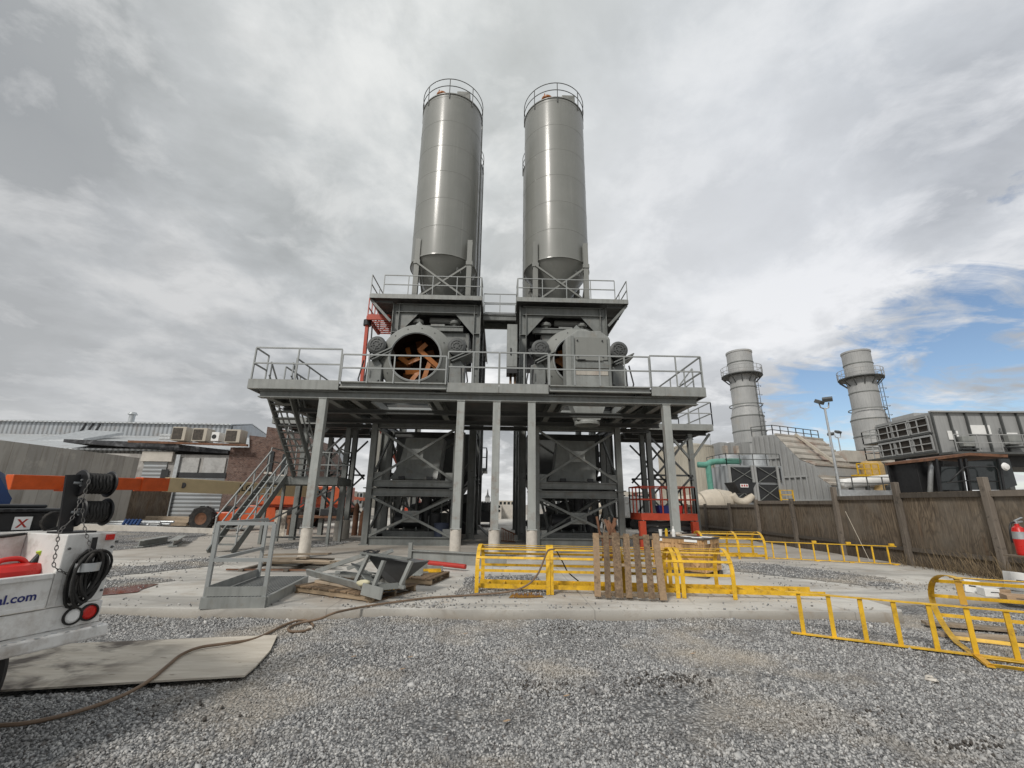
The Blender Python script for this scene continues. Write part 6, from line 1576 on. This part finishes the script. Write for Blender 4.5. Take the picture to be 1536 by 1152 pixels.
# low skyline in gaps and far away
for i, (x0, x1, yt, Y, m_, wn, lab) in enumerate(((486, 512, 735, 130, 'planttan', (4, 2), 'pale low building left of the back columns in the distance'), (548, 562, 640, 150, 'tankbeige', None, 'tall cream tower seen through the steel left of the braced frame'), (520, 545, 738, 150, 'plantgrey', (4, 2), 'grey low building behind the gas cylinders'), (585, 640, 742, 170, 'blockwall', (6, 1), 'pale low building seen under the left frame'), (800, 850, 744, 180, 'plantgrey', (6, 1), 'grey low building seen under the right frame'), (930, 985, 738, 140, 'rustroof', (5, 1), 'rusty low building behind the red scissor lift'), (470, 486, 728, 110, 'brick', None, 'dark brick shed right of the brick building'))):
    far_box('distant_building', lab, 'building', x0, yt, x1, 762, Y, m_, 15, 0, wn)

# ------------------------------------------------------------------ power plant on the right
def on_plane(x, y, O, d):
    d = V(d); nrm = V((d.y, -d.x, 0)); r_ = ray(x, y); return CAM+r_*((O-CAM).dot(nrm)/r_.dot(nrm))
def chimney(px, label, Y, ringy, cone0, cone1, base, rr, xs_top, flanges):
    c_ = at(px, 530, Y); zt2 = at(px, 529, Y).z
    th = thing('exhaust_stack', label, 'chimney', (c_.x, Y, 0), group='grey exhaust stacks of the power plant')
    z = lambda y: at(px, y, Y).z
    r0_ = rr; r1_ = rr*1.24
    prof = [(r0_*.97, zt2-.4), (r0_*1.0, zt2), (r0_*1.04, zt2), (r0_*1.04, zt2-.25), (r0_, zt2-.28), (r0_, z(cone0)), (r1_, z(cone1)), (r1_, 0)]
    MB().lathe(prof, (c_.x, Y, 0), 48).build('shaft', 'stack', th)
    for y in flanges:
        r_ = r0_ if y < cone0+1 else r1_
        mb = MB(); mb.lathe([(r_+.005, z(y)-.07), (r_+.06, z(y)-.06), (r_+.06, z(y)+.06), (r_+.005, z(y)+.07)], (c_.x, Y, 0), 48)
        mb.build('flange_ring', 'steel', th)
    zr = z(ringy); Rr = r0_+.95
    mb = MB(); mb.lathe([(r0_+.02, zr-.1), (Rr, zr-.1), (Rr, zr), (r0_+.02, zr)], (c_.x, Y, 0), 40)
    for k in range(12):
        a_ = 2*PI*k/12; u_ = V((math.cos(a_), math.sin(a_), 0)); C0 = V((c_.x, Y, 0)); mb.bar(C0+u_*Rr+V((0, 0, zr-.12)), C0+u_*(r0_+.03)+V((0, 0, zr-1.1)), .1, .12)
    mb.build('ring_platform', 'steel_dk', th)
    mb = MB()
    for h_ in (.55, 1.1): mb.pipe([(c_.x+Rr*math.cos(2*PI*k/40), Y+Rr*math.sin(2*PI*k/40), zr+h_) for k in range(40)], .035, 5, True)
    for k in range(20):
        a_ = 2*PI*k/20; mb.bar((c_.x+Rr*math.cos(a_), Y+Rr*math.sin(a_), zr), (c_.x+Rr*math.cos(a_), Y+Rr*math.sin(a_), zr+1.1), .05, .05)
    mb.build('ring_rail', 'stack', th)
    an = R(-75); lx, ly = c_.x+(r1_+.25)*math.cos(an), Y+(r1_+.25)*math.sin(an)
    mb = MB(); mb.bar((lx-.22, ly, 3), (lx-.22, ly, zr), .05, .05); mb.bar((lx+.22, ly, 3), (lx+.22, ly, zr), .05, .05)
    for k in range(int((zr-3)/.6)): mb.bar((lx-.22, ly, 3+.6*k), (lx+.22, ly, 3+.6*k), .03, .03)
    for k in range(int((zr-4)/1.2)): mb.pipe([(lx+.4*math.cos(R(180+15*q)), ly-.05+.55*math.sin(R(180+15*q)), 4+1.2*k) for q in range(13)], .025, 4)
    mb.build('caged_ladder', 'steel_dk', th)
    return th
chimney(1108, 'nearer left grey exhaust stack with ring platform and rust below the collar', 57, 564, 608, 626, 690, 1.62, 0, (546, 583, 609, 626, 648, 666))
chimney(1283, 'right grey exhaust stack with ring platform above the filter house', 57, 568, 614, 630, 690, 1.68, 0, (548, 590, 615, 630, 655, 675))
# boiler casing with sloping inlet duct
O = at(1128, 752, 52); d1 = V((.38, -.925, 0)); d2 = V((.925, .38, 0))*8.5
prof_px = [(1128, 655), (1158, 652), (1163, 653), (1175, 665), (1200, 690), (1222, 698), (1228, 716), (1246, 728), (1250, 752), (1128, 752)]
pf = [on_plane(x, y, O, d1) for x, y in prof_px]; pf[-1].z = pf[-2].z = 0
hb = thing('boiler_casing', 'ribbed grey boiler casing with stepped rusty sloping roof left of the light poles', 'boiler house', (O.x, O.y, 0))
MB().prism(pf, d2).build('casing', 'plantgrey', hb)
mb = MB(); nrm = V((d1.y, -d1.x, 0)).normalized()
if nrm.dot(CAM-O) < 0: nrm = -nrm
Wd = (pf[-2]-pf[-1]).length; u1 = (pf[-2]-pf[-1]).normalized()
def top_at(s_):
    for a_, b_ in zip(pf[:-3], pf[1:-2]):
        sa, sb = (a_-pf[-1]).dot(u1), (b_-pf[-1]).dot(u1)
        if sa <= s_ <= sb and sb > sa: return a_.z+(b_.z-a_.z)*(s_-sa)/(sb-sa)
    return pf[-3].z
for k in range(15):
    s_ = .15+(Wd-.4)*k/14; q_ = V((pf[-1].x, pf[-1].y, 0))+u1*s_+nrm*.12; mb = MB(); mb.bar(q_, q_+V((0, 0, max(.5, top_at(s_)-.15))), .14, .22, nrm); mb.build('rib', 'plantgrey', hb)
for zf in (.25, .5, .72):
    z_ = pf[0].z*zf; q_ = V((pf[-1].x, pf[-1].y, z_))+nrm*.1; s1 = Wd*(1.0 if zf < .3 else .78 if zf < .6 else .5); MB().bar(q_, q_+u1*s1, .25, .2).build('waling', 'plantgrey', hb)
for a_, b_, n_ in ((pf[2], pf[4], 4), (pf[4], pf[5], 2), (pf[6], pf[7], 2)):
    for k in range(n_+1):
        p_ = a_.lerp(b_, k/n_)+V((0, 0, .12)); MB().bar(p_, p_+d2, .22, .22).build('roof_step', 'rustroof', hb)
    mb = MB(); e_ = (b_-a_).normalized()*.02; up_ = V((0, 0, .06)); mb.prism([a_+up_, b_+up_, b_+up_+V((0, 0, .03)), a_+up_+V((0, 0, .03))], d2); mb.build('roof_sheet', 'rustroof', hb)
mb = MB(); mb.bar(pf[2]+d2*.42+V((0, 0, .4)), pf[5]+d2*.42+V((0, 0, .4)), .25, .25); mb.build('roof_pipe', 'planttan', hb)
rail_run([pf[0]+V((0, 0, .02)), pf[1]+V((0, 0, .02))+d2*.02, pf[1]+d2], 1.1, .04, spacing=1.5).build('roof_rail', 'steel_dk', hb)
for k in range(5):
    q_ = on_plane(1100+9*k, 745, O, d1); tp_ = at(1100+9*k, 662+5*(k % 2), q_.y)
    MB().b2((q_.x-.5, q_.y+1, 0), (q_.x+.5, q_.y+3, tp_.z)).build('side_column', 'rustroof' if k % 2 else 'plantgrey', hb)
# cooling towers
ct = thing('cooling_tower', 'galvanised twin cell cooling tower with dark louvres and two fan rings', 'cooling tower', (at(1135, 750, 40).x, 40, 0))
a, b = at(1098, 755, 40), at(1172, 699, 40); yb = atx(1062, 712, a.x).y
MB().b2((a.x, 40, 0), (b.x, yb, b.z)).build('casing', corrugated('galv_panels', (.40, .42, .43), .9, 1, strength=.3), ct)
for x0, x1 in ((1099, 1132), (1138, 1170)):
    for y0, y1 in ((701, 723), (727, 753)):
        p_, q_ = at(x0, y1, 39.9), at(x1, y0, 39.9); lv = MB().b2((p_.x, 39.88, p_.z), (q_.x, 39.98, q_.z)).build('louvre', 'dark', ct)
        mb = MB(); mb.bar((p_.x, 39.84, p_.z), (q_.x, 39.84, q_.z), .05, .05); mb.bar((p_.x, 39.78, q_.z), (q_.x, 39.78, p_.z), .05, .05); mb.build('cross_brace', 'steel', lv)
for x in (1098, 1133, 1137, 1171):
    p_ = at(x, 740, 39.8); MB().box((p_.x, 39.8, b.z/2), (.2, .12, b.z)).build('post', 'plantgrey', ct)
for x0, x1 in ((1074, 1111), (1114, 1150)):
    p_, q_ = at(x0, 693, 43), at(x1, 684, 43); r_ = (q_.x-p_.x)/2
    MB().lathe([(r_, b.z-.1), (r_*.96, q_.z), (r_*.92, q_.z), (r_*.95, b.z-.1)], ((p_.x+q_.x)/2, 43, 0), 36).build('fan_ring', 'galv', ct)
rail_run([(a.x, yb-.1, b.z), (a.x, 40.1, b.z), (b.x, 40.1, b.z)], 1.1, .03, spacing=1.3).build('roof_rail', 'steel_dk', ct)
pp_ = [at(x, y, 40.5) for x, y in ((1047, 697), (1060, 697), (1068, 693), (1085, 692), (1110, 692))]
MB().pipe(smooth_pts(pp_), .28, 10).build('green_pipe', 'teal', ct)
q_ = at(1062, 698, 40.5); MB().tube((q_.x, 40.5, q_.z), (q_.x+.05, 40.5, 0), .26, 12).build('green_riser', 'teal', ct)
p_, q_ = at(1170, 752, 39.5), at(1186, 735, 39.5)
th = thing('yellow_steps', 'small yellow access steps at the right foot of the cooling tower', 'steps', (p_.x, 39, 0))
mb = MB(); 
for x in (p_.x, q_.x): mb.bar((x, 39.3, 0), (x, 39.3, q_.z), .1, .1)
for k in range(8): mb.bar((p_.x, 39.3, .4+.4*k), (q_.x, 39.3, .4+.4*k), .1, .06)
mb.build('frame', 'yellow', th)
# tanks
for (x0, x1, yt, Y, lab) in ((1013, 1067, 668, 55, 'big beige ribbed storage tank left of the cooling tower'), (988, 1016, 674, 62, 'second beige storage tank partly hidden by the platform column')):
    p_, q_ = at(x0, yt+4, Y), at(x1, yt+4, Y); r_ = (q_.x-p_.x)/2; cx_ = (p_.x+q_.x)/2
    th = thing('storage_tank', lab, 'tank', (cx_, Y, 0), group='beige storage tanks')
    mb = MB(); mb.lathe([(r_, 0), (r_, p_.z), (r_*1.02, p_.z), (r_*1.02, p_.z+.2), (.001, p_.z+.7)], (cx_, Y, 0), 56); mb.build('shell', 'tankbeige', th)
    mb = MB()
    for k in range(40): a_ = 2*PI*k/40; mb.bar((cx_+(r_+.02)*math.cos(a_), Y+(r_+.02)*math.sin(a_), 0), (cx_+(r_+.02)*math.cos(a_), Y+(r_+.02)*math.sin(a_), p_.z-.05), .05, .05)
    mb.build('seams', 'planttan', th)
    mb = MB(); mb.lathe([(.001, 0), (.5, 0), (.5, .4), (.001, .7)], (cx_-r_*.3, Y, p_.z+.5), 14); mb.tube((cx_+r_*.9, Y-.4, p_.z), (cx_+r_*.9, Y-.4, p_.z+1.6), .04, 6); mb.tube((cx_+r_*.3, Y-.4, p_.z+1.6), (cx_+r_*.9, Y-.4, p_.z+1.6), .04, 6); mb.build('roof_vent', 'galv', th)
# concrete mixer truck behind the fence
def mixer_truck(Y):
    p0, p1 = at(1037, 748, Y), at(1096, 738, Y); zc_ = at(1060, 747, Y).z
    th = thing('mixer_truck', 'concrete mixer truck with big beige drum and chute standing behind the fence', 'mixer truck', (p1.x-2, Y, 0), group='concrete mixer trucks')
    L_ = p1.x-p0.x+1.6; rm_ = at(1078, 732, Y).z-zc_+.1
    tilt = Matrix.Rotation(R(-11), 3, 'Y'); x0 = p1.x
    prof = [(.001, -L_-1.6), (.9, -L_-1.5), (rm_*.95, -L_*.6), (rm_*1.12, -L_*.35), (rm_*1.02, -.9), (rm_*.70, -.12), (rm_*.62, 0), (.35, .02), (.001, .02)]
    mb = MB(); mb.lathe(prof, (x0, Y, zc_), 40, axis='X', mat=tilt); dr = mb.build('drum', 'drumbeige', th)
    mb = MB()
    for s_, r_ in ((-.95, rm_*1.03), (-1.6, rm_*1.08), (-2.3, rm_*1.12)): mb.lathe([(r_-.02, s_-.04), (r_+.03, s_), (r_-.02, s_+.04)], (x0, Y, zc_), 40, axis='X', mat=tilt)
    mb.build('drum_bands', 'planttan', dr)
    a_, b_ = at(1098, 752, Y-.3), at(1130, 724, Y-.3)
    MB().prism([(a_.x+.1, Y-.7, b_.z), (b_.x, Y-.7, b_.z), (b_.x-.5, Y-.7, b_.z-.75), (a_.x+.5, Y-.7, b_.z-.75)], (0, 1.4, 0)).build('hopper', 'dark', th)
    pp_ = [at(x, y, Y-.5) for x, y in ((1098, 742), (1106, 751), (1118, 752), (1128, 743))]
    MB().pipe(smooth_pts(pp_), .26, 10).build('chute', 'drumbeige', th)
    s0, s1 = at(1111, 731, Y-.75), at(1122, 726, Y-.75); MB().b2((s0.x, Y-.76, s0.z), (s1.x, Y-.72, s1.z)).build('plate', 'paper', th)
    mb = MB(); 
    for k in range(3): mb.b2((s0.x+.06+.17*k, Y-.775, s0.z+.06), (s0.x+.16+.17*k, Y-.765, s1.z-.05))
    mb.build('plate_marks', 'red', th)
    MB().b2((x0-L_-3.5, Y-.5, .8), (x0+.8, Y+.5, 1.1)).build('chassis', 'dark', th)
    MB().b2((x0-L_-3.6, Y-1.15, .9), (x0-L_-1.8, Y+1.15, 2.3)).build('cab', 'white', th, bevel=.1)
    for x in (x0-L_-2.7, x0-2.6, x0-1.4):
        for y in (-1.0, 1.0): MB().lathe([(.001, -.16), (.45, -.16), (.5, 0), (.45, .16), (.001, .16)], (x, Y+y, .5), 20, axis='Y').build('wheel', 'rubber', th)
    return th
mt = mixer_truck(31.5)
p_ = at(930, 770, 60); mt2 = dup(mt, (p_.x, 60, 0), 0, 'second concrete mixer truck seen far off under the right side of the plant')
# floodlight poles
def light_pole(px0, py0, px1, py1, Y, heads, label, r_=.12):
    a_, b_ = at(px0, py0, Y), at(px1, py1, Y); th = thing('light_pole', label, 'light pole', (a_.x, Y, 0), group='floodlight poles')
    x_ = b_.x
    MB().tube((x_, Y, 0), (x_, Y, b_.z), r_, 12, r_*.7).build('pole', 'galv', th)
    mb = MB()
    for k in (-1, 1): mb.pipe([V((x_, Y, b_.z-.1)), V((x_+k*.35, Y, b_.z+.05)), V((x_+k*.45, Y, b_.z+.5))], .06, 6)
    mb.build('bracket_arm', 'galv', th)
    for (hx, hy, rot_) in heads:
        c_ = at(hx, hy, Y-.1); mb = MB(); mb.box(c_, (.75, .5, .32), mat=Matrix.Rotation(rot_, 3, 'Z') @ Matrix.Rotation(R(30), 3, 'X')); mb.build('lamp_head', 'steel_dk', th, bevel=.04)
light_pole(1262, 740, 1237, 612, 36, ((1229, 603, .5), (1241, 599, -.7)), 'taller floodlight pole with two heads in front of the boiler casing')
light_pole(1271, 740, 1257, 656, 58, ((1257, 648, .2), (1246, 651, -.9)), 'shorter floodlight pole with two heads behind the taller pole', .10)
# pipe rack with white pipe, yellow platform, rusty duct
pr = thing('pipe_rack', 'long white pipe on low supports running toward the filter house', 'pipe', (at(1320, 720, 38).x, 38, 0))
pts = [at(x, y, 38) for x, y in ((1262, 726), (1320, 720), (1368, 717), (1378, 719), (1386, 726), (1390, 745))]
MB().pipe(smooth_pts(pts), .42, 12).build('pipe', 'whiteclean', pr)
pts = [at(x, y, 36) for x, y in ((1368, 690), (1370, 708), (1376, 715), (1388, 722), (1394, 740))]
MB().pipe(smooth_pts(pts), .38, 12).build('elbow_pipe', 'whiteclean', pr)
for x in (1275, 1300, 1330, 1352):
    q_ = at(x, 725, 38); MB().box((q_.x, 38, q_.z/2), (.25, .25, q_.z-.3)).build('support', 'steel_dk', pr)
a_, b_ = at(1260, 748, 37), at(1372, 736, 37); mb = MB(); mb.b2((a_.x, 37, a_.z-1.5), (b_.x, 37.3, b_.z)); mb.build('cable_tray', 'galv', pr)
rail_run([(a_.x, 37, b_.z), (b_.x, 37, b_.z)], 1.1, .035, spacing=1.4).build('guardrail', 'steel_dk', pr)
a_, b_ = at(1350, 736, 35), at(1364, 698, 35); tag(MB().b2((a_.x, 35, 0), (b_.x, 35.5, b_.z)).build('brown_post', 'rust'), 'dark brown square steel post beside the white pipe elbows', 'post')
yp = thing('equipment_tank', 'tan vessel with yellow railed platform behind the white pipe', 'vessel', (at(1310, 710, 46).x, 46, 0))
a_, b_ = at(1308, 712, 46), at(1334, 697, 46); r_ = (b_.x-a_.x)/2
MB().lathe([(r_, 0), (r_, b_.z), (r_*.8, b_.z+.4), (.001, b_.z+.6)], (a_.x+r_, 46+r_, 0), 28).build('vessel', M('ochre_vessel', (.48, .33, .14), .6), yp)
a2, b2_ = at(1282, 712, 45.5), at(1312, 703, 45.5); MB().b2((a2.x, 45, a2.z-.2), (b2_.x, 46, a2.z)).build('platform', 'yellow', yp)
rail_run([(a2.x, 45, a2.z), (b2_.x, 45, a2.z)], 1.1, .05, spacing=.8).build('platform_rail', 'yellow', yp)
a_, b_ = at(1238, 692, 52), at(1335, 680, 52)
rd = thing('rusty_duct', 'rust streaked horizontal duct between boiler casing and right stack', 'duct', (a_.x, 52, 0))
MB().prism([(a_.x, 52, a_.z), (b_.x+2, 52, a_.z), (b_.x+2, 52, b_.z+.1), (a_.x+2.5, 52, b_.z+.3), (a_.x+1.2, 52, a_.z+.5)], (0, 5, 0)).build('duct', 'rustroof', rd)
for x in (1262, 1300): q_ = at(x, 692, 53); MB().box((q_.x, 53, a_.z/2), (.5, .5, a_.z)).build('leg', 'steel_dk', rd)
# filter house
MT['dark_louvre'] = M('dark_louvre', (.030, .024, .018), .8, var=.4)
CF = at(1393, 619, 33); zt2 = CF.z; zb2 = on_plane(1397, 679, CF, (1, 0, 0)).z
Rr_ = gd(1536, 620, zt2); Lr_ = gd(1313, 638, zt2)
e1 = (Rr_-CF).normalized(); e2 = (Lr_-CF).normalized(); LR, LL = (Rr_-CF).length+6, (Lr_-CF).length
fh = thing('filter_house', 'large grey ribbed air filter house on legs with dark louvred end', 'filter house', (CF.x, CF.y, 0))
bse = [V((CF.x, CF.y, zb2)), CF+e1*LR, CF+e1*LR+e2*LL, CF+e2*LL]
bse = [V((p.x, p.y, zb2)) for p in bse]
MB().prism(bse, (0, 0, zt2-zb2)).build('housing', 'plantgrey', fh)
n1_ = V((e1.y, -e1.x, 0)); n1_ = n1_ if n1_.dot(CAM-CF) > 0 else -n1_
n2_ = V((e2.y, -e2.x, 0)); n2_ = n2_ if n2_.dot(CAM-CF) > 0 else -n2_
B0_ = V((CF.x, CF.y, zb2))
for k in range(11):
    p_ = B0_+e1*(.08+LR*k/10*.985)+n1_*.09; MB().bar(p_, p_+V((0, 0, zt2-zb2)), .10, .18, n1_).build('rib', 'steel_dk', fh)
MB().bar(CF+n1_*.1+V((0, 0, .06)), CF+e1*LR+n1_*.1+V((0, 0, .06)), .3, .12).build('roof_edge', 'plantgrey', fh)
Hh = zt2-zb2
for j, (f0, f1) in enumerate(((.08, .44), (.54, .93))):
    for i in range(3):
        c0_ = B0_+e2*(LL*(.025+.325*i))+n2_*.06+V((0, 0, Hh*f0)); c1_ = B0_+e2*(LL*(.025+.325*i+.30))+n2_*.06+V((0, 0, Hh*f0))
        lv = MB().prism([c0_, c1_, c1_+V((0, 0, Hh*(f1-f0))), c0_+V((0, 0, Hh*(f1-f0)))], n2_*.05).build('louvre', MT['dark_louvre'], fh)
        mb = MB()
        for zf in (0, 1): mb.bar(c0_+n2_*.1+V((0, 0, Hh*(f1-f0)*zf)), c1_+n2_*.1+V((0, 0, Hh*(f1-f0)*zf)), .08, .09)
        for q_ in (c0_, c1_): mb.bar(q_+n2_*.1, q_+n2_*.1+V((0, 0, Hh*(f1-f0))), .08, .09, n2_)
        mb.build('louvre_frame', 'plantgrey', lv)
    zf_ = zb2+Hh*(f0-.06); w0_ = V((CF.x, CF.y, zf_))+e1*1.2+n2_*.1; 
    wk = MB().prism([w0_, w0_+e2*(LL+1.6), w0_+e2*(LL+1.6)+n2_*1.3, w0_+n2_*1.3], (0, 0, .12)).build('walkway', 'steel_dk', fh)
    rail_run([w0_+n2_*1.3+V((0, 0, .12)), w0_+e2*(LL+1.6)+n2_*1.3+V((0, 0, .12)), w0_+e2*(LL+1.6)+V((0, 0, .12))], 1.15, .035, spacing=1.0).build('walkway_rail', 'stack', fh)
rail_run([B0_+n1_*1.0+e1*.5, B0_+n1_*1.0+e1*(LR-1)], 1.3, .03, spacing=1.6).build('side_rail', 'plantgrey', fh)
MB().prism([B0_+V((0, 0, -.02)), B0_+e1*LR+V((0, 0, -.02)), B0_+e1*LR+n1_*1.1+V((0, 0, -.02)), B0_+n1_*1.1+V((0, 0, -.02))], (0, 0, -.15)).build('side_walkway', 'steel_dk', fh)
MB().prism([B0_+e2*.4+e1*.6, B0_+e1*LR*.96+e2*.4, B0_+e1*LR*.96+e2*LL*.9, B0_+e1*.6+e2*LL*.9], (0, 0, -1.0)).build('base_frame', 'dark', fh)
for s_ in (.08, .4, .72, .95):
    for t_ in (.12, .85):
        p_ = B0_+e1*LR*s_+e2*LL*t_; MB().box((p_.x, p_.y, (zb2-1)/2), (.4, .4, zb2-1)).build('leg', 'steel_dk', fh)
for (px, py, w_, h_, m_) in ((1429, 653, .8, .7, 'whiteclean'), (1470, 645, 1.5, .75, 'whiteclean'), (1517, 654, .9, .5, 'whiteclean')):
    p_ = on_plane(px, py, CF, e1); MB().bar(p_-e1*w_/2+n1_*.06, p_+e1*w_/2+n1_*.06, .03, h_).build('sign_plate', m_, fh)
for (px, py) in ((1444, 663), (1512, 660)):
    p_ = on_plane(px, py, CF, e1); bx_ = MB().bar(p_-e1*.45+n1_*.3, p_+e1*.45+n1_*.3, .4, .8).build('junction_box', 'steel_lt', fh, bevel=.03)
    mb = MB(); mb.bar(p_-e1*.7+n1_*.35+V((0, 0, -.6)), p_+e1*.7+n1_*.35+V((0, 0, -.6)), .5, .1); mb.pipe([p_-e1*.6+n1_*.2+V((0, 0, .9)), p_-e1*.6+n1_*.2], .06, 5); mb.build('conduit', 'steel_dk', bx_)
p_ = CF+e2*LL*.75+e1*2.5; MB().prism([p_, p_+e1*5, p_+e1*5+e2*2+V((0, 0, 0)), p_+e2*2.6], (0, 0, .9)).build('roof_plenum', 'stack', fh)
# black cab of a wheel loader behind the fence
Yc = 17.2
def cp(x, y, Y=Yc): return at(x, y, Y)
ld_ = thing('wheel_loader', 'black wheel loader with glass cab and handrail standing behind the fence', 'loader', (cp(1460, 730).x, Yc, 0))
MB().b2((cp(1400, 740).x, Yc+1.75, 1.0), (cp(1515, 740).x, Yc+1.85, cp(1450, 690).z)).build('cab_rear', 'black', ld_)
MB().prism([cp(1388, 688), cp(1455, 679), cp(1512, 682), cp(1512, 686), cp(1455, 683), cp(1388, 692)], (0, 1.9, 0)).build('cab_roof', MT['rust'], ld_)
MB().b2((cp(1405, 740).x, Yc+.6, 1.0), (cp(1450, 740).x, Yc+1.9, cp(1450, 690).z)).build('engine_cover', 'black', ld_, bevel=.03)
for x in (1408, 1444, 1452, 1502):
    p_, q_ = cp(x, 742), cp(x-4, 688); MB().bar((p_.x, Yc+.02, 1.0), q_+V((0, .02, 0)), .09, .09, (0, 1, 0)).build('cab_pillar', 'black', ld_)
for pts_ in (((1454, 735), (1500, 735), (1494, 692), (1452, 692)), ((1412, 735), (1442, 735), (1440, 700), (1412, 700))):
    MB().prism([cp(x, y, Yc+.08) for x, y in pts_], (0, .02, 0)).build('cab_glass', MT['glass'], ld_)
MB().prism([cp(1502, 735), cp(1526, 728), cp(1514, 688), cp(1496, 688)], (0, .02, 0)).build('cab_glass', MT['glass'], ld_)
MB().prism([cp(1460, 722, Yc+.5), cp(1480, 722, Yc+.5), cp(1478, 702, Yc+.5), cp(1464, 700, Yc+.5)], (0, .3, 0)).build('seat', 'steel_dk', ld_, bevel=.04)
mb = MB(); mb.pipe([cp(x, y, Yc-.3) for x, y in ((1425, 722), (1445, 702), (1452, 700), (1492, 700), (1496, 705), (1500, 735))], .025, 6); mb.pipe([cp(x, y, Yc-.3) for x, y in ((1420, 724), (1450, 721), (1500, 722))], .025, 6); mb.build('handrail', 'black', ld_)
c_ = cp(1508, 700, Yc-.2); MB().lathe([(.001, -.09), (.12, -.06), (.16, 0), (.12, .05), (.001, .06)], c_, 20, axis='Y').build('work_light', 'whiteclean', ld_)
MB().b2((cp(1390, 740).x, Yc+.1, .7), (cp(1536, 740).x+1.2, Yc+2.2, 1.55)).build('body', 'dark', ld_, bevel=.06)
for x in (1405, 1520):
    for y in (.3, 2.2): p_ = cp(x, 742); MB().lathe([(.001, -.22), (.55, -.25), (.75, -.15), (.75, .15), (.55, .25), (.001, .22)], (p_.x, Yc+y, .75), 26, axis='Y').build('wheel', 'rubber', ld_)
MB().pipe([cp(x, y, Yc+.4) for x, y in ((1395, 742), (1396, 700), (1392, 690))], .09, 8).build('exhaust_pipe', 'galv', ld_)
